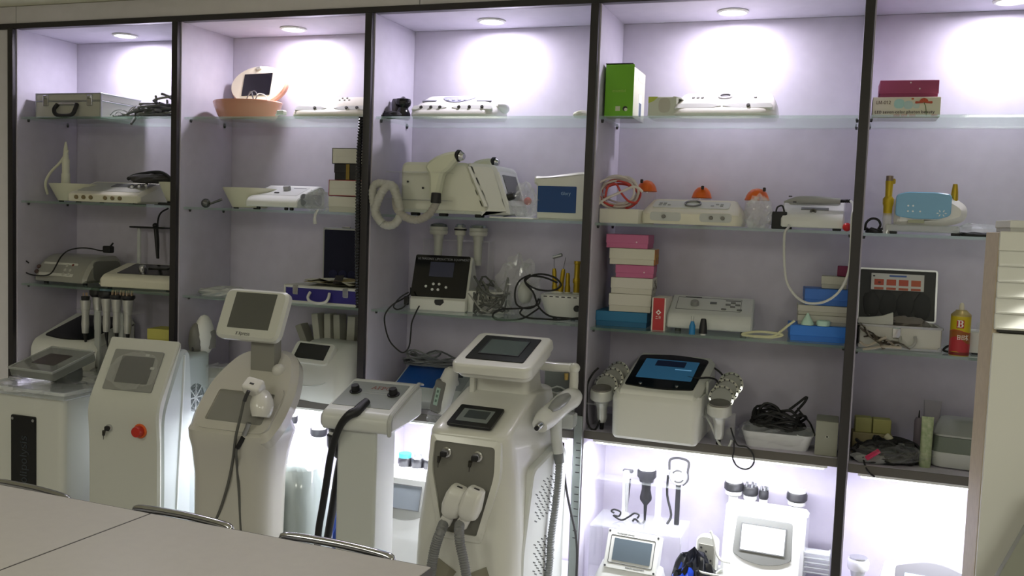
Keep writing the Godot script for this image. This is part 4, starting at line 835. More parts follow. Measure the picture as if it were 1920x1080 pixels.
# ---------------------------------------------------------------- fourth bay
func bay_four() -> void:
	var y: float = SH[0][3]
	var t := thing("green_box", "tall bright green carton with open flaps at the left end of the top shelf", "box", Vector3(2.771, y, -0.16), 0)
	part(t, "carton_wall", sh().box(Vector3(0, 0, 0), Vector3(0.1, 0.18, 0.2), 0.0015), mat("cfd0bd", 0.5), "pale printed side")
	part(t, "green_front", sh().box(Vector3(-0.001, 0.001, 0.1), Vector3(0.104, 0.186, 0.002), 0.0008), mat("6fb41f", 0.45), "bright green front")
	part(t, "green_side", sh().box(Vector3(-0.051, 0.001, 0.0), Vector3(0.002, 0.18, 0.2), 0.0008), mat("6fb41f", 0.45))
	part(t, "top_flap", sh().at(Vector3(-0.005, 0.182, 0.05), Vector3(-9, 0, 0)).box(Vector3.ZERO, Vector3(0.1, 0.002, 0.1), 0.0008), mat("35382a", 0.6), "dark open flap")
	words(t, "essential", 0.009, Vector3(-0.002, 0.093, 0.1018), Vector3.ZERO, mat("a5cc5a", 0.5))
	part(t, "printed_square", sh().box(Vector3(-0.004, 0.022, 0.1015), Vector3(0.017, 0.017, 0.001), 0.0004), mat("cfd6b8", 0.5))
	part(t, "printed_badge", sh().cyl(Vector3(0.023, 0.03, 0.101), Vector3(0.023, 0.03, 0.1022), 0.009), mat("20241a", 0.5)); part(t, "printed_badge", sh().cyl(Vector3(0.026, 0.027, 0.101), Vector3(0.026, 0.027, 0.1026), 0.006), mat("dfe5cc", 0.5))
	part(t, "printed_device", sh().box(Vector3(0.0505, 0.01, -0.02), Vector3(0.001, 0.085, 0.05), 0.0004), mat("e9ecef", 0.4)); part(t, "printed_device", sh().box(Vector3(0.051, 0.014, -0.02), Vector3(0.001, 0.05, 0.036), 0.0004), mat("4b5a70", 0.4))
	part(t, "printed_title", sh().box(Vector3(0.0505, 0.14, -0.02), Vector3(0.001, 0.012, 0.08), 0.0004), mat("e3e4d4", 0.5))
	t = thing("small_carton", "small white and lime carton standing beside the tall green one", "box", Vector3(2.925, y, -0.14), 0)
	part(t, "carton_body", sh().box(Vector3.ZERO, Vector3(0.1, 0.072, 0.14), 0.0015), mat("d3d6c9", 0.5))
	part(t, "lime_corner", sh().prism(PackedVector2Array([Vector2(-0.05, 0.073), Vector2(-0.05, 0.05), Vector2(-0.03, 0.058), Vector2(-0.015, 0.073)]), 0.069, 0.0708), mat("c3cf55", 0.5), "lime green corner")
	part(t, "oval_print", plate(face(0.042, 0.0702), Vector2(0.008, 0), 0.042, 0.052, 0.02, -0.001, 0.0006), mat("c2bfb2", 0.5))
	part(t, "flap", sh().at(Vector3(0.053, 0.07, 0.02), Vector3(0, 0, -14)).box(Vector3.ZERO, Vector3(0.03, 0.0015, 0.1), 0.0006), mat("e0e2d8", 0.5), "open flap")
	t = thing("console", "white low console with oval top dial, right of the small lime carton", "device", Vector3(3.135, y, -0.155), 0)
	var fr := white_console(t, 0.365, [[-0.23, 0.46, []], [0.23, 0.48, [0.05]]], mat("ebe9e0", 0.28))
	var od := sh(); od.x = fr * Transform3D(Basis(Vector3.RIGHT, PI / 2), Vector3(0, 0.012, 0.001))
	part(t, "oval_dial", od.lathe([[0.018, 0.0], [0.026, 0.0], [0.026, 0.005], [0.018, 0.005], [0.018, 0.0]], 24), mat("a6a4a8", 0.3, 0.5), "grey oval dial")
	for k in 4: dial(t, "button", fr, Vector2(-0.11 + (k * 0.016 if k < 3 else 0.215), -0.002), 0.0055, 0.005, mat("7b7a78", 0.4))
	# eye-level shelf
	y = SH[1][3]
	t = thing("white_tub", "open white box full of coiled tubing at the left of the eye-level shelf", "box", Vector3(2.803, y, -0.13), -12)
	part(t, "box_wall", sh().box(Vector3(0, 0, 0), Vector3(0.155, 0.052, 0.15), 0.003), mat("dddacd", 0.6))
	t = thing("tubing_coil", "coils of clear and red tubing heaped on the open white box", "tubing")
	for k in 9:
		var c := Vector3(2.774, 1.690, -0.120) + Vector3(0.004 * (k % 4) - 0.008, 0.005 * (k % 3) - 0.004, 0.007 * k - 0.028)
		var pts := []
		for j in 12: pts.append(c + Vector3(0.072 * cos(TAU * j / 12), 0.05 * sin(TAU * j / 12 + 0.15 * sin(k * 2.0)) * (0.78 + 0.05 * ((k * 5) % 9)), 0.02 * sin(TAU * j / 6.0 + k)))
		part(t, "tube_loop", sh().tube(pts, 0.0042, 8, 3, true), clear("ece4dc", 0.72) if k % 3 else mat("c4423a", 0.4), "" if k % 3 else "red tubing")
	part(t, "tube_end", sh().tube([Vector3(2.698, 1.636, -0.080), Vector3(2.721, 1.660, -0.080), Vector3(2.779, 1.689, -0.080), Vector3(2.837, 1.713, -0.080), Vector3(2.867, 1.695, -0.080)], 0.005, 8), clear("ece4dc", 0.75))
	part(t, "tube_end", sh().tube([Vector3(2.730, 1.672, -0.080), Vector3(2.739, 1.711, -0.080), Vector3(2.768, 1.721, -0.080), Vector3(2.789, 1.689, -0.080), Vector3(2.820, 1.659, -0.080), Vector3(2.850, 1.656, -0.080)], 0.004, 8), mat("c4423a", 0.4), "red tubing")
	for k in 3:
		var c: Vector3 = [Vector3(2.845, 1.722, -0.260), Vector3(3.047, 1.704, -0.300), Vector3(3.258, 1.698, -0.200)][k]
		var d := thing("suction_cup", ["orange dome cup with dark clip behind the coiled tubing", "orange dome cup with dark clip behind the middle of the cream console", "orange dome on a tall clear cup right of the cream console"][k], "cup", c, 0, "orange dome cups")
		var q: float = [0.038, 0.036, 0.042][k]
		part(d, "dome", sh().lathe([[q * 0.98, -0.02], [q * 1.06, -0.018], [q * 0.99, -0.013], [q * 0.93, -0.004], [q * 0.78, 0.008], [q * 0.5, 0.019], [q * 0.2, 0.023], [0.0, 0.024]], 22), mat("e86a1c", 0.3), "orange dome")
		part(d, "clip", sh().box(Vector3([-0.014, 0.006, 0.026][k], 0.012, 0.03), Vector3(0.01, 0.014, 0.012), 0.002), mat("2a1c16", 0.5), "dark clip")
		part(d, "cup_body", sh().lathe([[q * 0.94, -0.018], [q * 1.0, -0.05], [q * 0.9, y + 0.004 - c.y], [0.0, y - c.y]], 20), clear("efe6dc", 0.16), "clear cup body")
	t = thing("console", "cream console with dotted controls in front of the orange domes", "device", Vector3(3.045, y, -0.14), 0)
	part(t, "body", sh().sect([[0.004, 0.35, 0.19, 0.04], [0.02, 0.36, 0.2, 0.05], [0.04, 0.355, 0.2, 0.05], [0.055, 0.345, 0.18, 0.05, 0, -0.01], [0.092, 0.3, 0.08, 0.03, -0.005, -0.06], [0.095, 0.28, 0.06, 0.025, -0.005, -0.065]], 5), IVORY)
	var sl := slope(Vector2(0.08, 0.056), Vector2(-0.02, 0.093))
	part(t, "top_panel", plate(sl, Vector2(-0.005, -0.002), 0.27, 0.07, 0.014, -0.004, 0.0022), mat("d0d2cc", 0.35), "pale grey top panel")
	var rd := sh(); rd.x = sl * Transform3D(Basis(Vector3.RIGHT, PI / 2), Vector3(0, 0.002, 0.002))
	part(t, "round_dial", rd.lathe([[0.024, 0.0], [0.03, 0.0], [0.03, 0.006], [0.026, 0.006], [0.024, 0.003], [0.024, 0.0]], 24), mat("8b8b8c", 0.25, 0.6), "chrome-ringed dial")
	for k in 9: part(t, "button", plate(sl, Vector2((-0.115 + 0.016 * (k % 3)) if k < 5 else (0.07 + 0.016 * (k % 3)), -0.018 + 0.018 * ((k if k < 5 else k - 4) / 3) + 0.006), 0.011, 0.01, 0.002, 0.001, 0.004), mat("9a9c9a", 0.4))
	for k in 2: part(t, "front_bay", plate(face(0.03, 0.098), Vector2([-0.085, 0.09][k], 0), 0.11, 0.03, 0.012, -0.004, 0.003), mat("bfc2bf", 0.35), "grey front bay")
	for q in [-0.09, 0.075, 0.115]: dial(t, "jack", face(0.03, 0.1), Vector2(q, 0.0), 0.007, 0.008, mat("6b6a66", 0.3, 0.5))
	bag("plastic_bag", "small clear bag of fittings beside the black power adapter", Vector3(3.275, y, -0.1), Vector3(0.04, 0.05, 0.04), 41, 0.5)
	t = thing("power_adapter", "black cube power adapter with coiled lead left of the white polisher", "adapter", Vector3(3.345, y, -0.1), 4)
	part(t, "adapter_body", sh().box(Vector3.ZERO, Vector3(0.05, 0.06, 0.045), 0.004), RUBBER)
	part(t, "lead", sh().tube([Vector3(-0.012, 0.058, 0), Vector3(-0.008, 0.075, 0), Vector3(0.008, 0.08, 0), Vector3(0.016, 0.058, 0)], 0.003, 7), RUBBER)
	t = wedge("nail_polisher", "compact white console with a grey handpiece lying across its top", "device", Vector3(3.455, y + 0.008, -0.07), 0, 0.205, [Vector2(0, 0), Vector2(0.0, 0.028), Vector2(-0.012, 0.044), Vector2(-0.12, 0.096), Vector2(-0.16, 0.098), Vector2(-0.16, 0)], [0.004, 0.015, 0.014, 0.02, 0.02, 0.004], mat("dfe0dc", 0.32), 0.005)
	sl = slope(Vector2(-0.012, 0.044), Vector2(-0.12, 0.096))
	part(t, "display_strip", plate(sl, Vector2(0.005, -0.012), 0.09, 0.018, 0.001, -0.001, 0.002), mat("6f7170", 0.25), "dark display strip")
	part(t, "round_switch", sh().at(sl * Vector3(0.0, -0.036, 0.001), Vector3(70, 0, 0)).lathe([[0.006, 0.0], [0.011, 0.0], [0.011, 0.003], [0.006, 0.003], [0.006, 0.0]], 18), mat("6d6c6a", 0.3, 0.5), "ringed switch")
	part(t, "cradle", plate(sl, Vector2(0, 0.038), 0.17, 0.03, 0.012, -0.001, 0.004), mat("c7c9c6", 0.35))
	for sx in [-0.08, 0.08]: part(t, "foot", sh().box(Vector3(sx, -0.008, -0.02), Vector3(0.028, 0.01, 0.02), 0.002), RUBBER, "black foot")
	t = thing("polisher_handpiece", "grey pen-like handpiece with ribbed tail lying on the compact white console", "handpiece")
	part(t, "barrel", sh().tube([Vector3(3.357, 1.673, -0.110), Vector3(3.375, 1.677, -0.110), Vector3(3.410, 1.682, -0.110), Vector3(3.462, 1.683, -0.110), Vector3(3.514, 1.681, -0.110), Vector3(3.541, 1.681, -0.110)], func(_s, q): return 0.0135 * smoothstep(-0.12, 0.3, q) * lerpf(1.0, 0.8, smoothstep(0.6, 1.0, q)), 14, 4), mat("9b9c99", 0.4))
	part(t, "ribbed_tail", sh().hose([Vector3(3.540, 1.681, -0.110), Vector3(3.557, 1.682, -0.110), Vector3(3.574, 1.682, -0.110)], 0.007, 0.006, 0.002, 10), RUBBER, "ribbed black tail")
	for k in 2: part(t, "switch", sh().box([Vector3(3.378, 1.691, -0.100), Vector3(3.393, 1.672, -0.100)][k], Vector3(0.012, 0.004, 0.006), 0.001), INK)
	solo("power_lead", "white lead hanging in a long loop below the compact white console", "cable", sh().tube([Vector3(3.574, 1.682, -0.100), Vector3(3.581, 1.672, -0.050), Vector3(3.583, 1.653, -0.010), Vector3(3.580, 1.621, 0.010), Vector3(3.582, 1.552, 0.010), Vector3(3.583, 1.482, 0.010), Vector3(3.576, 1.429, 0.010), Vector3(3.553, 1.379, 0.010), Vector3(3.518, 1.348, 0.010), Vector3(3.481, 1.337, 0.010), Vector3(3.447, 1.340, 0.010), Vector3(3.415, 1.362, 0.010), Vector3(3.389, 1.401, 0.010), Vector3(3.378, 1.454, 0.010), Vector3(3.372, 1.526, 0.010), Vector3(3.373, 1.570, 0.010), Vector3(3.381, 1.585, -0.020), Vector3(3.379, 1.598, -0.100)], 0.0042, 8), mat("c9cac4", 0.4))
	solo("red_ball", "small red ball at the right end of the eye-level shelf", "ball", sh().ball(Vector3(0, 0.0145, 0), Vector3(0.0145, 0.0145, 0.0145)), mat("c81e24", 0.35), "", Vector3(3.567, y, -0.052))
	# middle shelf: cartons
	y = SH[2][3]
	var st := [["flat teal and green carton at the bottom of the left stack", 2.8, 0.0, 0.19, 0.057, "1c5f86", "23709a", 3], ["white carton directly on the teal one", 2.825, 0.057, 0.155, 0.066, "c6c3b6", "cfccc0", 6], ["white carton with smudged print on its end, under the lower pink one", 2.83, 0.123, 0.152, 0.06, "c9c6ba", "d0cdc2", 5], ["pink carton between two white ones", 2.836, 0.183, 0.14, 0.047, "bd648c", "bd648c", 7], ["white carton with an orange patterned end", 2.825, 0.23, 0.165, 0.06, "cfccbb", "d2cfbf", 6], ["pink carton with a tiny star on top of the left stack", 2.808, 0.29, 0.155, 0.051, "c46a92", "c46a92", 4]]
	for q in st:
		var c := carton("carton", q[0], Vector3(q[1], y + q[2], -0.185), Vector3(q[3], q[4] - 0.001, 0.17), q[7], mat(q[5], 0.6), mat(q[6], 0.55), "cartons in the left stack")
		if q[7] == 6 and q[2] > 0.2:
			part(c, "patterned_end", sh().box(Vector3(q[3] / 2 + 0.0005, 0.001, 0), Vector3(0.002, q[4] - 0.004, 0.168), 0.0005), mat("c07a2c", 0.5), "orange patterned end")
			for k in 4: part(c, "end_print", sh().box(Vector3(q[3] / 2 + 0.0018, 0.008 + 0.011 * (k % 2), -0.06 + k * 0.038), Vector3(0.001, 0.02, 0.024), 0.0003), mat("c9a93c" if k % 2 else "a85a26", 0.5))
		elif q[5] == "c9c6ba":
			for k in 4: part(c, "end_print", sh().box(Vector3(q[3] / 2 + 0.001, 0.014 + 0.012 * (k % 3), -0.055 + k * 0.03), Vector3(0.001, 0.012, 0.02), 0.0003), mat("6d5f5a", 0.6), "smudged print")
		elif q[5] == "bd648c" or q[5] == "c46a92": part(c, "star_print", plate(face(q[4] * 0.45, 0.0853), Vector2(0.035, 0), 0.005, 0.005, 0.002, -0.001, 0.0008), mat("e5cfd8", 0.5))
		elif q[5] == "16506e": part(c, "green_end", plate(face(q[4] * 0.5, 0.0853), Vector2(0.05, 0), 0.085, q[4] * 0.9, 0.001, -0.001, 0.0005), mat("238a70", 0.5), "green half")
	t = thing("red_carton", "narrow red and white carton standing upright between stack and console", "box", Vector3(2.948, y, -0.13), 0)
	part(t, "carton_body", sh().box(Vector3.ZERO, Vector3(0.05, 0.118, 0.13), 0.001), mat("ddd8cf", 0.5))
	part(t, "red_front", sh().box(Vector3(-0.0, 0.001, 0.0655), Vector3(0.04, 0.1165, 0.001), 0.0004), mat("b02a30", 0.45), "red front")
	part(t, "diamond_mark", sh().at(Vector3(0, 0.066, 0.0662), Vector3(0, 0, 45)).prism(Sh.round_poly([Vector2(-0.007, -0.007), Vector2(0.007, -0.007), Vector2(0.007, 0.007), Vector2(-0.007, 0.007)], 0.001), 0, 0.0006), mat("e9e4de", 0.5), "white diamond mark")
	part(t, "diamond_mark", sh().at(Vector3(0, 0.066, 0.0665), Vector3(0, 0, 45)).prism(Sh.round_poly([Vector2(-0.003, -0.003), Vector2(0.003, -0.003), Vector2(0.003, 0.003), Vector2(-0.003, 0.003)], 0.001), 0, 0.0006), mat("b02a30", 0.5))
	for k in 4: part(t, "printed_stroke", sh().box(Vector3([-0.006, -0.006, 0.003, 0.007][k], [0.043, 0.05, 0.043, 0.044][k], 0.0663), Vector3([0.008, 0.006, 0.0018, 0.0018][k], [0.0018, 0.0018, 0.011, 0.008][k], 0.0005), 0.0002), mat("e9e4de", 0.5))
	t = wedge("control_console", "wide white console with printed controls behind the blue bottle", "device", Vector3(3.125, y + 0.012, -0.085), 3, 0.3, [Vector2(0, 0), Vector2(0.0, 0.03), Vector2(-0.012, 0.052), Vector2(-0.16, 0.11), Vector2(-0.2, 0.105), Vector2(-0.2, 0)], [0.01, 0.02, 0.02, 0.02, 0.02, 0.004], mat("cdd0cd", 0.35), 0.006)
	sl = slope(Vector2(-0.012, 0.052), Vector2(-0.16, 0.11))
	part(t, "outline_print", ring_frame(sl, Vector2(-0.01, 0.01), 0.23, 0.1, 0.002, 0.0012, 0, 0.0008), TEXT)
	part(t, "title_print", plate(sl, Vector2(-0.07, 0.064), 0.06, 0.004, 0.001, 0.0, 0.0008), TEXT)
	dial(t, "knob", sl, Vector2(-0.06, 0.0), 0.015, 0.016, mat("8a8c8a", 0.4), "grey knob")
	part(t, "small_display", plate(sl, Vector2(0.005, 0.022), 0.024, 0.014, 0.001, 0, 0.002), mat("55585a", 0.3)); part(t, "title_print", plate(sl, Vector2(0.075, 0.048), 0.055, 0.005, 0.001, 0.0, 0.0008), TEXT)
	for q in [Vector2(0.075, 0.03), Vector2(0.058, 0.014), Vector2(0.092, 0.014), Vector2(0.075, -0.002), Vector2(0.045, -0.026), Vector2(0.1, -0.026)]: part(t, "button", plate(sl, q, 0.018, 0.01, 0.004, 0, 0.003), mat("747674", 0.4), "grey button")
	for sx in [-0.11, 0.12]: part(t, "foot", sh().cyl(Vector3(sx, -0.012, -0.03), Vector3(sx, 0.002, -0.03), 0.011), mat("3b3f3c", 0.5))
	t = thing("blue_bottle", "tiny blue bottle with twin thin nozzles at the front of the shelf", "bottle", Vector3(3.076, y, -0.028))
	part(t, "bottle_body", sh().lathe([[0.0, 0.0], [0.011, 0.0], [0.011, 0.03], [0.007, 0.04], [0.006, 0.046], [0.0, 0.046]], 16), mat("2a7fb8", 0.35))
	for sx in [-1, 1]: part(t, "nozzle", sh().cyl(Vector3(sx * 0.003, 0.044, 0), Vector3(sx * 0.004, 0.064, 0), 0.0012), STEEL)
	t = thing("nozzle_cone", "black tapered nozzle cone with white base beside the tiny blue bottle", "nozzle", Vector3(3.114, y, -0.028))
	part(t, "cap_base", sh().lathe([[0.0, 0], [0.0095, 0], [0.0095, 0.008], [0, 0.008]], 14), mat("d6d8d2", 0.4), "white base"); part(t, "cap_cone", sh().lathe([[0.0, 0.006], [0.0145, 0.006], [0.0135, 0.03], [0.0095, 0.055], [0.007, 0.058], [0, 0.058]], 16), BLACK)
	solo("ivory_lead", "ivory lead bundled at the right end of the white console", "cable", sh().tube([Vector3(3.418, 1.270, -0.050), Vector3(3.393, 1.248, -0.050), Vector3(3.359, 1.217, -0.050), Vector3(3.333, 1.209, -0.050), Vector3(3.261, 1.207, -0.050), Vector3(3.247, 1.212, -0.050), Vector3(3.296, 1.223, -0.050), Vector3(3.350, 1.223, -0.050), Vector3(3.382, 1.218, -0.050), Vector3(3.342, 1.206, -0.050), Vector3(3.270, 1.206, -0.050)], 0.0042, 8), mat("cfcda8", 0.45))
	carton("carton", "bright blue carton at the bottom of the right stack", Vector3(3.487, y, -0.155), Vector3(0.185, 0.054, 0.16), 6, mat("2670cc", 0.45), mat("2f7cdc", 0.45), "cartons in the right stack")
	carton("carton", "lower of the two white cartons above the bright blue one", Vector3(3.5, y + 0.054, -0.17), Vector3(0.16, 0.034, 0.13), 4, mat("b3b1a4", 0.6), mat("bdbbb0", 0.6), "cartons in the right stack")
	carton("carton", "upper of the two white cartons, beneath the darker blue carton", Vector3(3.5, y + 0.089, -0.17), Vector3(0.162, 0.033, 0.132), 4, mat("b9b7aa", 0.6), mat("c4c2b6", 0.6), "cartons in the right stack")
	carton("carton", "darker blue carton with wavy pattern in the right stack", Vector3(3.51, y + 0.123, -0.17), Vector3(0.145, 0.057, 0.13), 5, mat("3068b8", 0.45), mat("3870c4", 0.45), "cartons in the right stack")
	carton("carton", "short white carton on the darker blue one", Vector3(3.537, y + 0.181, -0.18), Vector3(0.085, 0.042, 0.1), 0, mat("b9b8a8", 0.6), mat("c2c1b2", 0.6), "cartons in the right stack")
	solo("magenta_box", "small dark magenta box crowning the right stack", "box", sh().box(Vector3.ZERO, Vector3(0.035, 0.036, 0.05), 0.002), mat("7d1a4c", 0.5), "", Vector3(3.562, y + 0.224, -0.18))
	solo("mint_cone", "pale mint cone standing on the bright blue carton", "cone", sh().lathe([[0.0, 0], [0.021, 0], [0.021, 0.006], [0.015, 0.018], [0.005, 0.036], [0.003, 0.041], [0, 0.041]], 20), mat("bfe0cf", 0.5), "", Vector3(3.458, y + 0.055, -0.088))
	solo("mint_disc", "pale mint disc beside the mint cone", "disc", sh().lathe([[0.0, 0], [0.02, 0], [0.023, 0.006], [0.022, 0.017], [0.019, 0.019], [0, 0.019]], 20), mat("bfe0cf", 0.5), "", Vector3(3.51, y + 0.055, -0.088))
	# lowest board
	y = SH[3][3]
	t = thing("cavitation_unit", "large white machine with arched black top and blue screen", "device", Vector3(2.98, y, -0.12), -2)
	part(t, "body", sh().sect([[0.0, 0.29, 0.34, 0.02, 0, 0.01], [0.01, 0.305, 0.36, 0.03, 0, 0.01], [0.14, 0.315, 0.36, 0.035, 0, 0.008], [0.165, 0.31, 0.34, 0.04, 0, -0.002]], 5), WHITE)
	part(t, "sloping_top", sh().side(Sh.round_poly([Vector2(0.175, 0.15), Vector2(0.17, 0.172), Vector2(-0.16, 0.265), Vector2(-0.175, 0.25), Vector2(-0.175, 0.15)], [0.004, 0.02, 0.03, 0.02, 0.004]), -0.148, 0.148, 0.02), mat("e2e3dc", 0.3))
	sl = slope(Vector2(0.17, 0.172), Vector2(-0.16, 0.265))
	var bt := sh(); bt.x = sl
	part(t, "black_panel", bt.prism(Sh.round_poly([Vector2(-0.125, -0.13), Vector2(0.0, -0.148), Vector2(0.12, -0.13), Vector2(0.13, 0.14), Vector2(0.0, 0.165), Vector2(-0.13, 0.14)], [0.012, 0.12, 0.012, 0.02, 0.12, 0.02], 6), -0.004, 0.004, 0.002), mat("0c0d14", 0.12), "glossy black top panel")
	part(t, "display", plate(sl, Vector2(0, 0.02), 0.2, 0.17, 0.004, 0.003, 0.0055), glow("2a5878", 0.4), "blue screen")
	part(t, "display_window", plate(sl, Vector2(0.0, 0.07), 0.11, 0.05, 0.001, 0.005, 0.0062), glow("0c1730", 0.3)); part(t, "display_text", plate(sl, Vector2(0.055, 0.025), 0.06, 0.006, 0.001, 0.005, 0.0062), glow("6fa3c8", 0.5))
	for sx in [-0.07, 0.06]: dial(t, "steel_button", sl, Vector2(sx, -0.115), 0.007, 0.007, CHROME, "steel button")
	part(t, "side_port", sh().box(Vector3(0.155, 0.09, -0.02), Vector3(0.012, 0.12, 0.14), 0.008), mat("bfc2bc", 0.4))
	t = thing("probe_cradle", "clear acrylic cradle with three upright clear rings left of the white machine", "rack", Vector3(2.765, y, -0.09))
	var up := thing("probe_cradle", "clear acrylic cradle with three upright clear rings right of the white machine", "rack", Vector3(3.185, y, -0.06))
	for q in [t, up]:
		part(q, "cradle_plate", sh().box(Vector3(0, 0.1, 0.06), Vector3(0.1, 0.005, 0.1), 0.003), ACRYL)
		part(q, "cradle_back", sh().box(Vector3(0, 0.0, -0.03), Vector3(0.1, 0.1, 0.005), 0.002), ACRYL)
		for k in 3:
			part(q, "steel_ring", sh().at(Vector3(0.005 + k * 0.009, 0.16 + k * 0.016, 0.03 - k * 0.055), Vector3(70, 0, 0)).lathe([[0.034, 0.0], [0.043, 0.0], [0.044, 0.012], [0.036, 0.014], [0.034, 0.0]], 28), mat("c4c6c4", 0.2, 0.8), "bright metal ring")
			part(q, "ring_disc", sh().at(Vector3(0.005 + k * 0.009, 0.16 + k * 0.016, 0.03 - k * 0.055), Vector3(70, 0, 0)).lathe([[0.0, 0.004], [0.035, 0.004], [0.035, 0.008], [0.0, 0.008]], 22), mat("8d8f8e", 0.3, 0.6))
			for j in 14: part(q, "ring_tooth", sh().at(Vector3(0.005 + k * 0.009, 0.16 + k * 0.016, 0.03 - k * 0.055), Vector3(70, 0, 0)).box(Vector3(0.039 * cos(TAU * j / 14), 0.011, 0.039 * sin(TAU * j / 14)), Vector3(0.005, 0.005, 0.005), 0.001), INK)
	for k in 2:
		var c: Vector3 = [Vector3(2.765, y + 0.105, -0.02), Vector3(3.19, y + 0.098, 0.012)][k]
		var p := thing("cavitation_probe", ["silver probe with wide flat head hanging left of the large white machine", "silver probe with wide flat head hanging right of the large white machine"][k], "probe", c, 0, "wide-headed silver probes")
		p.rotation_degrees.x = 12
		part(p, "handle", sh().lathe([[0.0, -0.075], [0.014, -0.075], [0.018, -0.06], [0.019, -0.02], [0.024, 0.0], [0.033, 0.012], [0.0, 0.012]], 20), mat("c2c3bd", 0.3, 0.4))
		part(p, "head", sh().lathe([[0.0, 0.012], [0.036, 0.012], [0.042, 0.018], [0.042, 0.044], [0.038, 0.052], [0.0, 0.052]], 26), mat("d0d1cb", 0.3, 0.3))
		part(p, "head_plate", sh().lathe([[0.0, 0.052], [0.036, 0.052], [0.035, 0.058], [0.0, 0.06]], 24), mat("8a8782", 0.25, 0.5), "grey metal head plate")
		part(p, "cable_boot", sh().cyl(Vector3(0, -0.075, 0), Vector3(-0.006, -0.13, -0.01), 0.009, 0.006, 10), RUBBER, "black boot")
	solo("probe_lead", "black lead climbing past the cradle left of the large white machine", "cable", sh().tube([Vector3(2.764, 0.878, -0.020), Vector3(2.756, 0.848, -0.020), Vector3(2.743, 0.825, -0.020), Vector3(2.722, 0.834, -0.020), Vector3(2.711, 0.873, -0.020), Vector3(2.708, 0.941, -0.020), Vector3(2.709, 0.991, -0.020), Vector3(2.728, 1.032, -0.020), Vector3(2.747, 1.053, -0.020)], 0.0038, 7), RUBBER)
	solo("probe_lead", "black lead arching over the blue screen to the right cradle", "cable", sh().tube([Vector3(3.019, 1.048, -0.200), Vector3(3.049, 1.039, -0.100), Vector3(3.091, 1.038, -0.080), Vector3(3.140, 1.047, -0.060), Vector3(3.169, 1.040, -0.050), Vector3(3.157, 0.981, -0.250), Vector3(3.171, 1.014, -0.250), Vector3(3.158, 1.037, -0.250), Vector3(3.124, 1.058, -0.250), Vector3(3.074, 1.066, -0.250), Vector3(3.044, 1.059, -0.250), Vector3(3.025, 1.046, -0.250)], 0.0036, 7), RUBBER)
	solo("probe_lead", "black lead dropping in a thin loop below the board edge", "cable", sh().tube([Vector3(3.231, 0.894, 0.020), Vector3(3.244, 0.858, 0.020), Vector3(3.259, 0.835, 0.020), Vector3(3.288, 0.833, 0.020), Vector3(3.310, 0.810, 0.020), Vector3(3.314, 0.781, 0.020), Vector3(3.299, 0.760, 0.020), Vector3(3.278, 0.756, 0.020), Vector3(3.256, 0.766, 0.020), Vector3(3.243, 0.791, 0.020), Vector3(3.246, 0.815, 0.020), Vector3(3.244, 0.852, 0.020)], 0.0028, 7), RUBBER)
	solo("clear_tubing", "clear tubing curling on the board between probe and white tray", "tubing", sh().tube([Vector3(3.117, 1.016, -0.100), Vector3(3.135, 0.934, -0.030), Vector3(3.165, 0.886, 0.000), Vector3(3.186, 0.841, 0.000), Vector3(3.206, 0.816, 0.000), Vector3(3.225, 0.822, 0.000), Vector3(3.235, 0.847, 0.000)], 0.0045, 8), clear("e1e4de", 0.6))
	t = thing("white_tray", "shallow white plastic tray wrapped in film, heaped with black leads", "tray", Vector3(3.38, y, -0.11), 2)
	part(t, "tray_shell", sh().sect([[0.0, 0.2, 0.14, 0.02], [0.004, 0.205, 0.145, 0.02], [0.05, 0.235, 0.165, 0.025], [0.056, 0.242, 0.17, 0.026], [0.056, 0.232, 0.16, 0.024], [0.02, 0.215, 0.15, 0.02]], 4), mat("d8d9dc", 0.3))
	part(t, "film_wrap", sh().lump(Vector3(0, 0.04, 0), Vector3(0.132, 0.04, 0.092), 51, 0.3, 26, 11), THIN, "clear film wrap")
	t = thing("black_leads", "tangle of black leads piled in the film-wrapped tray", "cables")
	part(t, "lead", coils(sh(), Vector3(3.38, y + 0.062, -0.1), Vector3(0.1, 0.075, 0.06), 9, 0.005, 15), RUBBER)
	part(t, "lead", coils(sh(), Vector3(3.34, y + 0.07, -0.1), Vector3(0.055, 0.07, 0.05), 6, 0.0055, 16), RUBBER)
	part(t, "lead_end", sh().tube([Vector3(3.413, 0.946, -0.140), Vector3(3.439, 0.970, -0.140), Vector3(3.468, 0.997, -0.140), Vector3(3.465, 0.982, -0.140), Vector3(3.449, 0.958, -0.140), Vector3(3.432, 0.935, -0.140)], 0.0045, 7), RUBBER)
	part(t, "lead", sh().tube([Vector3(3.441, 0.962, -0.100), Vector3(3.460, 0.940, -0.100), Vector3(3.484, 0.916, -0.100), Vector3(3.496, 0.893, -0.100), Vector3(3.505, 0.870, -0.100)], 0.0032, 7), RUBBER)
	t = thing("grey_box", "plain grey-green carton with small ring print beside the fifth upright", "box", Vector3(3.543, y, -0.075), 0)
	part(t, "carton_body", sh().box(Vector3.ZERO, Vector3(0.072, 0.118, 0.12), 0.002), mat("8f9083", 0.6))
	part(t, "ring_print", sh().at(Vector3(0.002, 0.066, 0.0603), Vector3(90, 0, 0)).lathe([[0.003, 0.0], [0.005, 0.0], [0.005, 0.0008], [0.003, 0.0008], [0.003, 0.0]], 14), mat("c9cabd", 0.5))

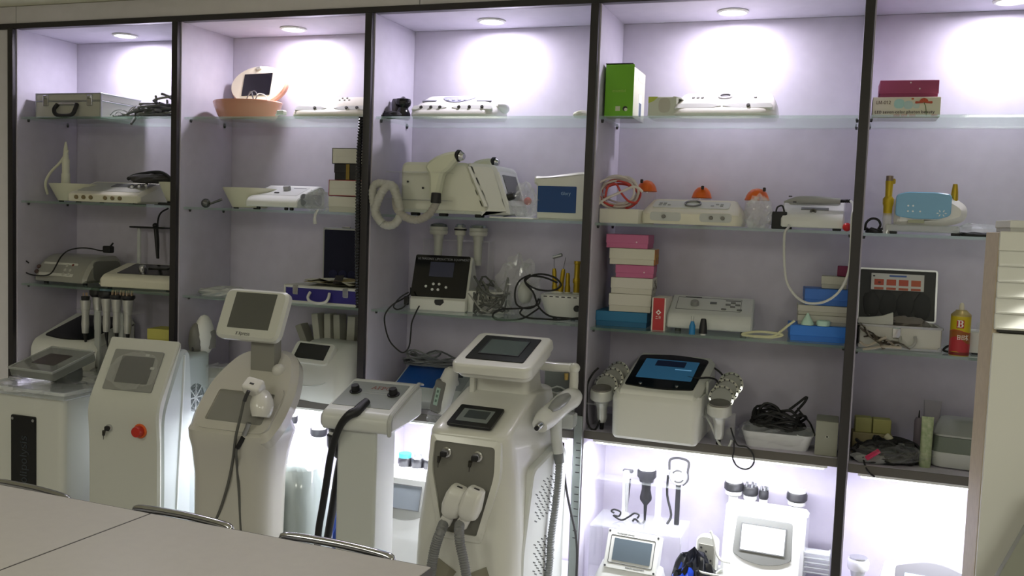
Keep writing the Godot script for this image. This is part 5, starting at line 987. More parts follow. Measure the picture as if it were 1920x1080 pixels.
# ---------------------------------------------------------------- fifth bay
func bay_five() -> void:
	var y: float = SH[0][4]
	var pr := thing("printed_box", "flower-printed white carton with small lettering at the left of the top shelf", "box", Vector3(3.727, y, -0.15), 0)
	part(pr, "carton_body", sh().box(Vector3.ZERO, Vector3(0.206, 0.064, 0.14), 0.0015), mat("d8d2bd", 0.5))
	var fx := face(0.032, 0.0703)
	var ink := mat("5a3a34", 0.6)
	words(pr, "LM-012", 0.01, fx * Vector3(-0.07, 0.014, 0.0003), Vector3.ZERO, ink)
	words(pr, "LED seven-color photon beauty", 0.0088, fx * Vector3(-0.005, -0.017, 0.0003), Vector3.ZERO, mat("54484a", 0.6), "lettering", false, true)
	for q in [Vector3(-0.022, 0.01, 0.016), Vector3(0.006, 0.006, 0.014), Vector3(0.03, 0.004, 0.01)]: part(pr, "bubble_print", plate(fx, Vector2(q.x, q.y), q.z * 2, q.z * 1.9, q.z * 0.95, -0.0008, 0.0004), mat(["a9cfc9", "b4ccc9", "c2cfc6"][0 if q.x < 0 else 1 if q.x < 0.02 else 2], 0.5))
	for k in 9:
		var a: float = PI * (k / 8.0)
		var s := sh(); s.x = fx * Transform3D(Basis(Vector3.BACK, a - PI / 2), Vector3(0.052, 0.014, 0.0004))
		part(pr, "petal_print", s.prism(Sh.round_poly([Vector2(-0.002, 0.001), Vector2(0.002, 0.001), Vector2(0.004, 0.014 if k % 8 else 0.026), Vector2(-0.004, 0.014 if k % 8 else 0.026)], 0.003), 0, 0.0005 + 0.00005 * k), mat("c2512a" if k % 2 else "b04426", 0.5))
	part(pr, "stem_print", sh().tube([fx * Vector3(0.052, 0.014, 0.0004), fx * Vector3(0.058, 0.0, 0.0004), fx * Vector3(0.062, -0.03, 0.0004)], 0.0012, 5), mat("6b7a4a", 0.5))
	for q in [-0.028, -0.005, 0.02, 0.086]: part(pr, "petal_print", plate(fx, Vector2(q, -0.028), 0.02, 0.007, 0.003, 0, 0.0004), mat("c8683c", 0.5))
	part(pr, "petal_print", plate(fx, Vector2(0.018, 0.026), 0.008, 0.006, 0.003, 0, 0.0004), mat("c8683c", 0.5))
	var pk := thing("pink_box", "deep pink carton with tiny stars on top of the flower-printed carton", "box", Vector3(3.732, y + 0.065, -0.16), 1)
	part(pk, "base", sh().box(Vector3.ZERO, Vector3(0.176, 0.03, 0.12), 0.001), mat("9c3f63", 0.6)); part(pk, "lid", sh().box(Vector3(0, 0.012, 0), Vector3(0.18, 0.044, 0.124), 0.001), mat("a24468", 0.55))
	for q in [Vector2(0.004, 0.016), Vector2(0.032, -0.004)]: part(pk, "star_print", plate(face(0.032, 0.0622), q, 0.005, 0.005, 0.0022, 0, 0.0006), mat("dfc8d2", 0.5))
	# eye-level shelf
	y = SH[1][4]
	var t := thing("black_leads", "small heap of black leads at the left end of the shelf", "cables")
	part(t, "lead", coils(sh(), Vector3(3.652, y, -0.1), Vector3(0.026, 0.018, 0.03), 4, 0.004, 61), RUBBER)
	part(t, "lead", sh().tube([Vector3(3.625, 1.585, -0.100), Vector3(3.627, 1.610, -0.100), Vector3(3.643, 1.625, -0.100), Vector3(3.663, 1.622, -0.100), Vector3(3.672, 1.605, -0.100), Vector3(3.665, 1.587, -0.100), Vector3(3.680, 1.594, -0.100)], 0.004, 7), RUBBER)
	t = thing("gold_wand", "gold wand with grey tip standing in a clear cylinder", "wand", Vector3(3.692, y, -0.11))
	part(t, "clear_cylinder", sh().lathe([[0.0, 0.0], [0.018, 0.0], [0.016, 0.02], [0.014, 0.03], [0.015, 0.05], [0.014, 0.07], [0.0, 0.07]], 18), clear("eceade", 0.35), "clear cylinder")
	part(t, "barrel", sh().lathe([[0.0, 0.062], [0.014, 0.062], [0.0145, 0.09], [0.0175, 0.1], [0.0175, 0.116], [0.011, 0.124], [0.0115, 0.15], [0.013, 0.175], [0.0, 0.175]], 18), mat("c2a61e", 0.35, 0.3))
	part(t, "tip", sh().lathe([[0.0, 0.175], [0.0115, 0.175], [0.0115, 0.192], [0.0, 0.194]], 18), mat("8a7a68", 0.3, 0.5), "grey tip"); part(t, "trigger", sh().box(Vector3(0.014, 0.165, 0), Vector3(0.01, 0.018, 0.01), 0.003), mat("b89c20", 0.4))
	t = thing("blue_front_machine", "rounded white machine with translucent sky-blue front panel on clear base", "device", Vector3(3.81, y, -0.17), 0)
	part(t, "shell", sh().prism(Sh.round_poly([Vector2(-0.098, 0.03), Vector2(0.07, 0.03), Vector2(0.122, 0.05), Vector2(0.125, 0.095), Vector2(0.09, 0.12), Vector2(0.06, 0.135), Vector2(-0.085, 0.135), Vector2(-0.098, 0.11)], [0.01, 0.03, 0.03, 0.03, 0.02, 0.02, 0.02, 0.02], 5), -0.09, 0.075, 0.02), mat("e6e4e0", 0.28))
	part(t, "blue_panel", sh().at(Vector3(-0.012, 0.09, 0.08)).prism(Sh.round_poly([Vector2(-0.083, -0.03), Vector2(-0.03, -0.038), Vector2(0.05, -0.037), Vector2(0.085, -0.025), Vector2(0.085, 0.044), Vector2(0.04, 0.05), Vector2(-0.05, 0.05), Vector2(-0.083, 0.04)], 0.012, 4), -0.012, 0.004, 0.003), mat("86b9dc", 0.2), "sky-blue front panel")
	for q in [Vector2(-0.045, 0.004), Vector2(-0.03, 0.004), Vector2(-0.045, -0.014), Vector2(-0.03, -0.014), Vector2(-0.008, -0.014)]: part(t, "indicator", sh().cyl(Vector3(-0.012 + q.x, 0.09 + q.y, 0.083), Vector3(-0.012 + q.x, 0.09 + q.y, 0.086), 0.003), mat("eef4f8", 0.3))
	for k in 6: part(t, "leaf_print", sh().at(Vector3(0.045 + 0.012 * cos(TAU * k / 6), 0.072 + 0.008 * sin(TAU * k / 6), 0.0842), Vector3(0, 0, 60.0 * k)).prism(Sh.round_poly([Vector2(-0.005, 0), Vector2(0, -0.0022), Vector2(0.005, 0), Vector2(0, 0.0022)], 0.002), 0, 0.0006), mat("e9eef0", 0.4))
	part(t, "name_plate", plate(face(0.043, 0.076), Vector2(-0.03, 0), 0.05, 0.01, 0.001, -0.002, 0.002), mat("a9ab8e", 0.5))
	part(t, "clear_base", sh().box(Vector3(-0.01, 0.008, -0.0), Vector3(0.23, 0.024, 0.16), 0.012), clear("dfe3dc", 0.4), "clear base")
	for sx in [-0.1, 0.095]: part(t, "foot", sh().box(Vector3(sx, 0, 0.06), Vector3(0.03, 0.009, 0.03), 0.002), RUBBER, "black foot")
	solo("gold_cone", "gold tapered cone standing on the right end of the blue-fronted machine", "cone", sh().lathe([[0.0, 0.0], [0.012, 0.0], [0.012, 0.008], [0.0105, 0.04], [0.007, 0.066], [0.0, 0.067]], 18), GOLD, "", Vector3(3.893, y + 0.103, -0.12))
	t = thing("bagged_leads", "black leads in a clear bag right of the blue-fronted machine", "cables")
	part(t, "lead", coils(sh(), Vector3(3.965, y, -0.1), Vector3(0.055, 0.018, 0.05), 5, 0.005, 62), RUBBER)
	part(t, "bag_film", sh().lump(Vector3(3.965, y + 0.02, -0.11), Vector3(0.065, 0.02, 0.06), 63, 0.35, 20, 9), FILM, "clear bag film")
	# middle shelf
	y = SH[2][4]
	t = thing("open_case", "open aluminium case with dark pleated lining and a picture card in its lid", "case", Vector3(3.75, y + 0.002, -0.16), 3)
	part(t, "case_tray", sh().sect([[0.0, 0.255, 0.16, 0.006], [0.075, 0.255, 0.16, 0.006], [0.078, 0.25, 0.155, 0.005], [0.078, 0.238, 0.143, 0.004], [0.03, 0.236, 0.141, 0.004], [0.028, 0.1, 0.05, 0.004]], 2), mat("d2d2ca", 0.45, 0.2))
	for yy in [0.0, 0.072]: part(t, "edge_profile", ring_frame(Transform3D(Basis(Vector3.RIGHT, -PI / 2), Vector3(0, yy, 0)), Vector2.ZERO, 0.262, 0.166, 0.004, 0.006, 0, 0.007), STEEL, "aluminium edging")
	part(t, "latch", sh().box(Vector3(-0.012, 0.036, 0.083), Vector3(0.026, 0.036, 0.008), 0.003), CHROME, "chrome latch")
	part(t, "handle", sh().tube([Vector3(0.0, 0.044, 0.082), Vector3(0.002, 0.022, 0.094), Vector3(0.016, 0.012, 0.096), Vector3(0.035, 0.014, 0.096), Vector3(0.046, 0.03, 0.092), Vector3(0.046, 0.046, 0.082)], 0.005, 8), mat("b7b9b6", 0.35, 0.4), "clear-grey handle")
	for sx in [-1, 1]: part(t, "corner_cap", sh().box(Vector3(sx * 0.124, 0.0, 0.076), Vector3(0.014, 0.014, 0.014), 0.003), STEEL)
	var lid := Transform3D(Basis(Vector3.RIGHT, deg_to_rad(-10)), Vector3(0, 0.08, -0.082))
	var l0 := sh(); l0.x = lid
	var ld := part(t, "case_lid", l0.box(Vector3(0, 0.0, -0.018), Vector3(0.255, 0.182, 0.036), 0.01), mat("d2d2ca", 0.45, 0.2))
	part(ld, "lid_rim", ring_frame(lid, Vector2(0, 0.091), 0.258, 0.184, 0.01, 0.006, -0.004, 0.006), STEEL, "bright rim")
	part(ld, "lid_lining", plate(lid, Vector2(0, 0.091), 0.246, 0.172, 0.006, -0.002, 0.003), mat("4a4b4b", 0.8), "dark grey lining")
	for k in 4: 
		var s := sh(); s.x = lid
		part(ld, "pleated_pocket", s.lump(Vector3(-0.082 + k * 0.055, 0.055, 0.003), Vector3(0.027, 0.045, 0.008), 70 + k, 0.2, 14, 8), mat("414243", 0.85))
	var cd := thing("picture_card", "white card with four orange-red pictures tucked in the open case lid", "card", Vector3(3.75, y + 0.002, -0.16), 3)
	part(cd, "card_sheet", plate(lid, Vector2(-0.001, 0.135), 0.172, 0.058, 0.001, 0.011, 0.0122), mat("d6d6d2", 0.5))
	part(cd, "heading_print", plate(lid, Vector2(0.0, 0.156), 0.056, 0.006, 0.001, 0.012, 0.0126), mat("4c6ab0", 0.5), "blue heading"); part(cd, "corner_mark", plate(lid, Vector2(-0.078, 0.154), 0.007, 0.005, 0.001, 0.012, 0.0126), INK)
	for k in 4:
		part(cd, "picture", plate(lid, Vector2(-0.061 + k * 0.04, 0.133), 0.031, 0.021, 0.0008, 0.012, 0.0127), mat(["b8452c", "bf5034", "c0513c", "c4603f"][k], 0.5), "orange-red picture")
		part(cd, "picture", plate(lid, Vector2(-0.061 + k * 0.04, 0.111), 0.031, 0.008, 0.0008, 0.012, 0.0127), mat("b85a3e", 0.5))
	part(cd, "picture_mark", plate(lid, Vector2(-0.06, 0.132), 0.009, 0.007, 0.003, 0.0126, 0.0131), mat("6a2a1c", 0.5))
	solo("loose_panel", "curved pale panel lying across the left rim of the open case", "panel", sh().prism(Sh.round_poly([Vector2(-0.055, 0.0), Vector2(0.055, 0.0), Vector2(0.053, 0.042), Vector2(0.02, 0.028), Vector2(-0.02, 0.022), Vector2(-0.055, 0.02)], 0.003), -0.006, 0.006, 0.001), mat("bdbfb8", 0.45), "", Vector3(3.675, y + 0.083, -0.075), 3)
	solo("grey_cloth", "crumpled grey cloth bundle inside the open case", "cloth", sh().lump(Vector3(0, 0.02, 0), Vector3(0.065, 0.026, 0.05), 75, 0.3, 22, 10), mat("857f78", 0.9), "", Vector3(3.775, y + 0.06, -0.155))
	var gg := RandomNumberGenerator.new(); gg.seed = 77
	t = thing("crumpled_cloth", "crumpled beige cloth straps hanging before the open case", "cloth")
	for k in 7:
		var grid := []
		for i in 3:
			var row := []
			for j in 8:
				var u := j / 7.0
				row.append(Vector3(3.618 + 0.02 * k * (0.5 + u) * 0.55 + u * 0.07 + gg.randf_range(-0.006, 0.006), y + 0.004 + (0.075 - 0.009 * k) * (1.0 - u) + 0.018 * absf(sin(u * 5.0 + k * 1.3)), -0.045 + i * 0.013 - 0.004 * k + 0.008 * sin(u * 7.0 + k)))
			grid.append(row)
		part(t, "fold", sh().sheet(grid, 0.002), mat(["a89f93", "b4aa9d", "9c9287"][k % 3], 0.9), "", 80)
	for k in 2: part(t, "strap", sh().tube([Vector3(3.629, 1.217, -0.030), Vector3(3.651, 1.205, -0.030), Vector3(3.683, 1.222, -0.030), Vector3(3.710, 1.238, -0.030)] if k == 0 else [Vector3(3.640, 1.192, -0.025), Vector3(3.676, 1.200, -0.025), Vector3(3.700, 1.206, -0.025), Vector3(3.757, 1.207, -0.025)], 0.0045, 6), mat("b9b0a2", 0.9))
	t = thing("spray_can", "yellow and red aerosol can with red letter B and cream cap nozzle", "can", Vector3(3.932, y, -0.065), 12)
	part(t, "can_body", sh().lathe([[0.0, 0.0], [0.029, 0.0], [0.0305, 0.004], [0.0305, 0.125], [0.0295, 0.128], [0.0, 0.128]], 32), mat("c9b41c", 0.3, 0.2), "yellow can")
	for q in [[-0.002, 0.012, "7e241f", 0.0, 0.0], [0.01, 0.05, "b52f38", 0.004, 0.012], [0.044, 0.078, "96561e", 0.008, 0.005], [0.072, 0.08, "b3402c", 0.005, 0.005]]:
		var r4 := []
		for e in [[q[0], q[3], 0.0306], [q[1], q[4], 0.0307 + 0.0001 * absf(q[4]) * 100.0]]:
			var l := []
			for k in 32: l.append(Vector3(e[2] * cos(TAU * k / 32), maxf(e[0] + e[1] * sin(TAU * k / 32 * 2.0), 0.0015), -e[2] * sin(TAU * k / 32)))
			r4.append(l)
		part(t, "label_band", sh().loft(r4, false, false), mat(q[2], 0.35), "printed label band")
	part(t, "letter_patch", sh().at(Vector3(-0.01, 0.09, 0.0286), Vector3(0, -20, 0)).box(Vector3.ZERO, Vector3(0.022, 0.026, 0.0012), 0.002), mat("b3261f", 0.4), "red patch behind the letter")
	part(t, "can_shoulder", sh().lathe([[0.0, 0.127], [0.0305, 0.127], [0.031, 0.13], [0.029, 0.134], [0.018, 0.144], [0.016, 0.147], [0.0, 0.147]], 28), mat("b9a66a", 0.3, 0.6), "brassy shoulder")
	part(t, "nozzle", sh().lathe([[0.0, 0.146], [0.008, 0.146], [0.0085, 0.152], [0.007, 0.164], [0.004, 0.17], [0.0, 0.17]], 14), mat("d9d3c0", 0.4), "cream nozzle")
	words(t, "B", 0.022, Vector3(-0.01, 0.103, 0.0295), Vector3(0, -20, 0), mat("efe9e2", 0.5), "letter_b", true, true)
	# the three characters below it, as strokes
	var st := [[-0.016, 0.062, 0.002, 0.016], [-0.009, 0.062, 0.002, 0.014], [-0.0125, 0.068, 0.009, 0.0018], [-0.0125, 0.062, 0.009, 0.0018], [-0.0125, 0.056, 0.009, 0.0018], [-0.0035, 0.062, 0.0018, 0.015], [0.003, 0.064, 0.0018, 0.012], [0.0, 0.068, 0.008, 0.0018], [0.0, 0.062, 0.007, 0.0018], [0.0, 0.056, 0.008, 0.0018], [0.0115, 0.062, 0.002, 0.019], [0.0078, 0.0665, 0.006, 0.0018], [0.0078, 0.059, 0.0018, 0.01, -35], [0.0152, 0.0585, 0.0018, 0.011, 32], [0.0155, 0.0675, 0.0018, 0.006, -40]]
	for q in st: part(t, "printed_stroke", sh().at(Vector3(0.0306 * sin(q[0] / 0.0306), q[1] - 0.002, 0.0306 * cos(q[0] / 0.0306)), Vector3(0, rad_to_deg(q[0] / 0.0306), q[4] if q.size() > 4 else 0.0)).box(Vector3(0, -q[3] / 2, 0), Vector3(q[2], q[3], 0.0008), 0.0002), mat("efeae0", 0.5))
	t = thing("small_white_device", "white box device with red and dark sockets right of the aerosol can", "device", Vector3(4.02, y, -0.15))
	part(t, "body", sh().box(Vector3(0, 0.006, 0), Vector3(0.11, 0.07, 0.1), 0.005), WHITE)
	for q in [Vector2(-0.018, 0.03), Vector2(-0.018, 0.052)]: part(t, "socket", sh().box(Vector3(q.x, q.y, 0.05), Vector3(0.014, 0.012, 0.004), 0.001), mat("5a2420", 0.5), "dark red socket")
	part(t, "foot_rail", sh().box(Vector3(0, 0, 0), Vector3(0.09, 0.007, 0.08), 0.002), RUBBER)
	part(t, "lead", sh().tube([Vector3(-0.055, 0.03, 0.03), Vector3(-0.11, 0.026, 0.05), Vector3(-0.13, 0.008, 0.05), Vector3(-0.1, 0.004, 0.06), Vector3(-0.06, 0.006, 0.06)], 0.004, 7), RUBBER)
	solo("clear_dome", "clear little dome standing on the small white device", "dome", sh().lathe([[0.0, 0.0], [0.014, 0.0], [0.014, 0.02], [0.009, 0.028], [0.0, 0.03]], 18), ACRYL, "", Vector3(4.0, y + 0.077, -0.14))
	# lowest board
	y = SH[3][4]
	t = thing("sponge_pack", "pack of two pale yellow sponges at the left of the lowest board", "sponges", Vector3(3.69, y, -0.21), 4)
	part(t, "sponge_block", sh().box(Vector3(0.03, 0.072, 0), Vector3(0.06, 0.05, 0.05), 0.004), mat("b9b774", 0.85)); part(t, "sponge_block", sh().box(Vector3(-0.03, 0.072, 0), Vector3(0.055, 0.052, 0.05), 0.004), mat("aead72", 0.85))
	part(t, "carton_tray", sh().box(Vector3(0, 0.0, 0), Vector3(0.13, 0.072, 0.07), 0.002), mat("a79d78", 0.7), "tan tray")
	solo("bottle_stopper", "cream stopper lying on the black lead bag beside the yellow sponges", "stopper", sh().cyl(Vector3(3.732, 0.887, -0.140), Vector3(3.752, 0.876, -0.130), 0.014, 0.012, 16, 0.002), mat("c9c6a8", 0.6))
	t = thing("lead_bag", "bag of tangled black leads with a bright pink tag", "cables")
	part(t, "lead", coils(sh(), Vector3(3.7, y, -0.08), Vector3(0.075, 0.085, 0.06), 9, 0.0055, 81), RUBBER)
	part(t, "lead", coils(sh(), Vector3(3.76, y, -0.09), Vector3(0.08, 0.08, 0.06), 8, 0.006, 82), RUBBER)
	part(t, "dark_wrap", sh().lump(Vector3(3.735, y + 0.036, -0.1), Vector3(0.085, 0.034, 0.06), 83, 0.3, 20, 9), mat("18181a", 0.85))
	part(t, "bag_film", sh().lump(Vector3(3.748, y + 0.037, -0.07), Vector3(0.105, 0.028, 0.065), 84, 0.35, 24, 10), THIN, "clear bag film")
	part(t, "pink_tag", sh().cyl(Vector3(3.671, 0.832, -0.010), Vector3(3.710, 0.863, -0.010), 0.008, 0.008, 4), mat("c92f5c", 0.5), "bright pink tag")
	part(t, "dangling_lead", sh().tube([Vector3(3.661, 0.835, -0.030), Vector3(3.669, 0.810, 0.000), Vector3(3.683, 0.790, 0.012), Vector3(3.700, 0.780, 0.012)], 0.003, 7), RUBBER)
	part(t, "plug", sh().box(Vector3(3.805, 0.868, -0.080), Vector3(0.03, 0.018, 0.02), 0.004), RUBBER)
	solo("clear_sachet", "small clear film sachet at the foot of the fifth upright", "sachet", sh().lump(Vector3(0, 0.014, 0), Vector3(0.05, 0.016, 0.03), 85, 0.4, 18, 8), clear("d9dcda", 0.45), "", Vector3(3.684, y + 0.002, -0.045))
	solo("green_tube", "tall mottled green tube standing at the edge of the lowest board", "tube", sh().sect([[0.0, 0.034, 0.03, 0.014], [0.01, 0.036, 0.032, 0.015], [0.14, 0.037, 0.02, 0.009], [0.165, 0.038, 0.006, 0.003], [0.168, 0.038, 0.004, 0.002]], 5), mottled(), "", Vector3(3.855, y, -0.075), 0)
	solo("silver_tube", "pale upright tube behind the mottled green one", "tube", sh().sect([[0.0, 0.04, 0.03, 0.014], [0.1, 0.05, 0.025, 0.012], [0.2, 0.056, 0.005, 0.002]], 5), mat("8f8c94", 0.45), "", Vector3(3.88, y, -0.22))
	t = thing("small_bottle", "small dark bottle with thin black spout behind the green tube", "bottle", Vector3(3.838, y, -0.2))
	part(t, "bottle_body", sh().lathe([[0.0, 0], [0.014, 0], [0.014, 0.13], [0.01, 0.14], [0.0, 0.14]], 16), mat("7e7480", 0.4)); part(t, "spout", sh().cyl(Vector3(0, 0.14, 0), Vector3(0, 0.165, 0), 0.003, 0.0015, 8), RUBBER)
	t = thing("lidded_box", "white box with green-grey lid and dark print right of the green tube", "device", Vector3(3.99, y + 0.004, -0.17), -6)
	part(t, "lower_shell", sh().sect([[0.0, 0.21, 0.19, 0.03], [0.01, 0.22, 0.2, 0.03], [0.05, 0.225, 0.205, 0.03]], 4), mat("c9ccc8", 0.35))
	part(t, "green_band", sh().sect([[0.048, 0.222, 0.2, 0.03], [0.1, 0.21, 0.19, 0.03], [0.104, 0.2, 0.18, 0.028]], 4), mat("6d766b", 0.45), "green-grey band")
	part(t, "lid", sh().sect([[0.102, 0.212, 0.192, 0.03], [0.108, 0.212, 0.192, 0.03], [0.14, 0.18, 0.09, 0.03, 0, -0.045], [0.143, 0.16, 0.07, 0.025, 0, -0.05]], 5), mat("a7aaa5", 0.4), "pale lid")
	for k in 5: part(t, "leaf_print", sh().at(Vector3(-0.02 + k * 0.014, 0.118, 0.05 - 0.004 * (k % 2)), Vector3(20, 40 * k, 0)).box(Vector3.ZERO, Vector3(0.016, 0.0012, 0.007), 0.0005), mat("4f534c", 0.5), "dark print")
	part(t, "grey_latch", sh().box(Vector3(0.065, 0.03, 0.1), Vector3(0.03, 0.035, 0.008), 0.006), mat("7d837a", 0.45)); part(t, "foot", sh().cyl(Vector3(-0.04, -0.004, 0.07), Vector3(-0.04, 0.002, 0.07), 0.008), CARD)

func mottled() -> StandardMaterial3D:
	var f := FastNoiseLite.new(); f.seed = 9; f.frequency = 0.03
	var t := NoiseTexture2D.new(); t.noise = f; t.width = 128; t.height = 128
	var g := Gradient.new(); g.set_color(0, Color("879a70")); g.set_color(1, Color("c4caa8")); t.color_ramp = g
	var m := StandardMaterial3D.new(); m.albedo_texture = t; m.uv1_triplanar = true; m.uv1_scale = Vector3.ONE * 9.0; m.roughness = 0.35; m.resource_name = "mottled_green"
	return m

# ---------------------------------------------------------------- brightly lit lowest bays
func low_bays() -> void:
	var b := 0.2
	# fourth bay: acrylic stand with probes
	var t := thing("acrylic_stand", "two-tier clear acrylic stand with tall posts in the bright lowest bay", "stand", Vector3(2.9, b, -0.19))
	part(t, "top_plate", sh().box(Vector3(0, 0.405, -0.0), Vector3(0.36, 0.006, 0.07), 0.003), ACRYL); part(t, "platform", sh().box(Vector3(-0.0, 0.255, 0.03), Vector3(0.34, 0.007, 0.2), 0.003), clear("e8efee", 0.12))
	part(t, "front_apron", sh().box(Vector3(0, 0.0, 0.127), Vector3(0.34, 0.255, 0.006), 0.002), ACRYL)
	for sx in [-1, 1]: part(t, "side_wall", sh().box(Vector3(sx * 0.168, 0.0, 0.03), Vector3(0.006, 0.255, 0.2), 0.002), ACRYL)
	for sx in [-0.062, 0.064]:
		var pb := part(t, "post", sh().box(Vector3(sx, 0.262, 0.03), Vector3(0.022, 0.19, 0.022), 0.003), clear("f0f3f2", 0.16))
		part(pb, "post_socket", sh().box(Vector3(sx, 0.258, 0.03), Vector3(0.03, 0.03, 0.03), 0.003), clear("f4f6f5", 0.25))
	var p := thing("slim_probe", "slim probe with dark winged top at the left of the clear two-tier stand", "probe", Vector3(2.838, b + 0.411, -0.19))
	part(p, "head", sh().lathe([[0.0, 0.0], [0.008, 0.0], [0.01, 0.03], [0.0, 0.03]], 14), WHITE); part(p, "wing", sh().box(Vector3(0, 0.026, 0), Vector3(0.04, 0.012, 0.016), 0.004), mat("4c4c50", 0.4), "dark wing")
	part(p, "tail", sh().lathe([[0.0, -0.14], [0.004, -0.14], [0.013, 0.0], [0.0, 0.0]], 12), mat("2b2b2e", 0.5))
	p = thing("bell_probe", "black bell-headed probe hanging in the middle of the clear two-tier stand", "probe", Vector3(2.91, b + 0.411, -0.19))
	part(p, "head", sh().lathe([[0.0, 0.0], [0.026, 0.0], [0.028, 0.01], [0.036, 0.02], [0.036, 0.042], [0.032, 0.046], [0.0, 0.046]], 24), mat("2c2c30", 0.35)); part(p, "head_plate", sh().lathe([[0.0, 0.045], [0.031, 0.045], [0.028, 0.056], [0.0, 0.06]], 22), WHITE, "white head plate")
	part(p, "tail", sh().lathe([[0.0, -0.15], [0.004, -0.15], [0.007, -0.09], [0.022, -0.07], [0.023, -0.06], [0.017, -0.03], [0.018, 0.0], [0.0, 0.0]], 18), mat("1b1b1e", 0.4))
	part(p, "lead", sh().tube([Vector3(0, -0.15, 0), Vector3(-0.01, -0.16, 0.02), Vector3(-0.03, -0.14, 0.03), Vector3(-0.04, -0.15, 0.03)], 0.004, 7), RUBBER)
	p = thing("disc_probe", "white round disc probe with black loop handle at the right of the clear stand", "probe", Vector3(3.03, b + 0.45, -0.18))
	part(p, "disc", sh().at(Vector3(0, 0.0, 0), Vector3(90, 0, 0)).lathe([[0.0, -0.006], [0.03, -0.006], [0.034, 0.0], [0.03, 0.006], [0.0, 0.006]], 28), WHITE)
	part(p, "rim", sh().tube([Vector3(-0.034, 0.02, 0), Vector3(-0.034, 0.055, 0), Vector3(-0.015, 0.066, 0), Vector3(0.015, 0.066, 0), Vector3(0.036, 0.055, 0), Vector3(0.034, 0.02, 0), Vector3(0.035, -0.012, 0), Vector3(0.018, -0.032, 0)], 0.0042, 7), INK, "dark loop")
	var circle := []
	for j in 16: circle.append(Vector3(0.033 * cos(TAU * j / 16), 0.033 * sin(TAU * j / 16), 0.004))
	part(p, "disc_edge", sh().tube(circle, 0.0022, 6, 3, true), mat("77787c", 0.4), "grey disc edge")
	for k in 2:
		var arc := []
		for j in 6: arc.append(Vector3(0.022 * cos(PI * (0.3 + 0.11 * j) + PI * k), 0.022 * sin(PI * (0.3 + 0.11 * j) + PI * k), 0.006))
		part(p, "arc_mark", sh().tube(arc, 0.0036, 6), INK)
	part(p, "tail", sh().box(Vector3(0.0, -0.19, -0.012), Vector3(0.018, 0.16, 0.014), 0.004), mat("232326", 0.45), "black tail")
	part(p, "lead", sh().tube([Vector3(-0.04, -0.005, -0.01), Vector3(-0.04, -0.08, -0.01), Vector3(-0.02, -0.15, 0.0), Vector3(-0.03, -0.18, 0.02)], 0.0045, 7), RUBBER)
	solo("lead_loops", "black lead curled on the clear platform of the two-tier stand", "cable", sh().tube([Vector3(2.803, 0.489, -0.140), Vector3(2.791, 0.495, -0.140), Vector3(2.803, 0.503, -0.140), Vector3(2.827, 0.496, -0.140), Vector3(2.820, 0.479, -0.140), Vector3(2.799, 0.480, -0.140), Vector3(2.831, 0.466, -0.140), Vector3(2.861, 0.484, -0.140), Vector3(2.880, 0.499, -0.140), Vector3(2.897, 0.494, -0.140), Vector3(2.891, 0.481, -0.140)], 0.0035, 7), RUBBER)
	t = thing("screen_device", "white device with tilted bezel and grey-blue screen before the acrylic stand", "device", Vector3(2.905, b, 0.0), -4)
	part(t, "base", sh().sect([[0.0, 0.26, 0.11, 0.02, 0, 0.0], [0.1, 0.255, 0.1, 0.03, 0, 0.0], [0.15, 0.22, 0.06, 0.02, 0, -0.015]], 4), mat("e4e5e2", 0.3))
	var sl := Transform3D(Basis(Vector3.RIGHT, deg_to_rad(-24)), Vector3(0, 0.2, 0.0))
	part(t, "bezel_block", plate(sl, Vector2(0, 0), 0.195, 0.14, 0.006, -0.045, 0.006, 0.003), mat("d5d6d1", 0.35))
	part(t, "inner_rim", ring_frame(sl, Vector2(0, 0), 0.165, 0.1, 0.006, 0.002, 0.005, 0.0075), INK); part(t, "display", plate(sl, Vector2(0.002, 0), 0.14, 0.078, 0.002, 0.005, 0.0085), mat("59646c", 0.15), "grey-blue screen")
	for q in [Vector2(-0.09, 0.062), Vector2(0.09, 0.062), Vector2(-0.09, -0.062), Vector2(0.09, -0.062)]: dial(t, "corner_screw", sl * Transform3D(Basis.IDENTITY, Vector3(0, 0, 0.005)), q, 0.004, 0.003, INK)
	words(t, "multipolar device", 0.006, sl * Vector3(-0.03, 0.057, 0.0064), Vector3(-24, 0, 0), TEXT); words(t, "beauty equipment", 0.006, sl * Vector3(0.02, -0.058, 0.0064), Vector3(-24, 0, 0), TEXT)
	t = thing("power_strip", "white power strip with round sockets propped beside the acrylic stand", "power strip", Vector3(3.165, b + 0.158, -0.06), -8)
	part(t, "strip_body", sh().prism(Sh.round_poly([Vector2(-0.038, 0.0), Vector2(0.038, 0.0), Vector2(0.038, 0.11), Vector2(0.02, 0.125), Vector2(-0.02, 0.125), Vector2(-0.038, 0.11)], 0.01), -0.018, 0.018, 0.004), mat("e2e3de", 0.35))
	part(t, "socket_plate", plate(face(0.06, 0.018), Vector2.ZERO, 0.056, 0.07, 0.003, -0.001, 0.002), mat("9c9c93", 0.45), "grey socket plate")
	for k in 5: part(t, "socket_hole", sh().cyl(Vector3(-0.018 + 0.018 * (k % 3), 0.04 + 0.03 * (k / 3) + 0.012 * (k % 2), 0.019), Vector3(-0.018 + 0.018 * (k % 3), 0.04 + 0.03 * (k / 3) + 0.012 * (k % 2), 0.0206), 0.004), INK)
	part(t, "riser", sh().box(Vector3(0, -0.158, -0.02), Vector3(0.1, 0.158, 0.09), 0.004), mat("d0d1ce", 0.4))
	t = thing("white_lead_coil", "white lead coiled before the power strip", "cable")
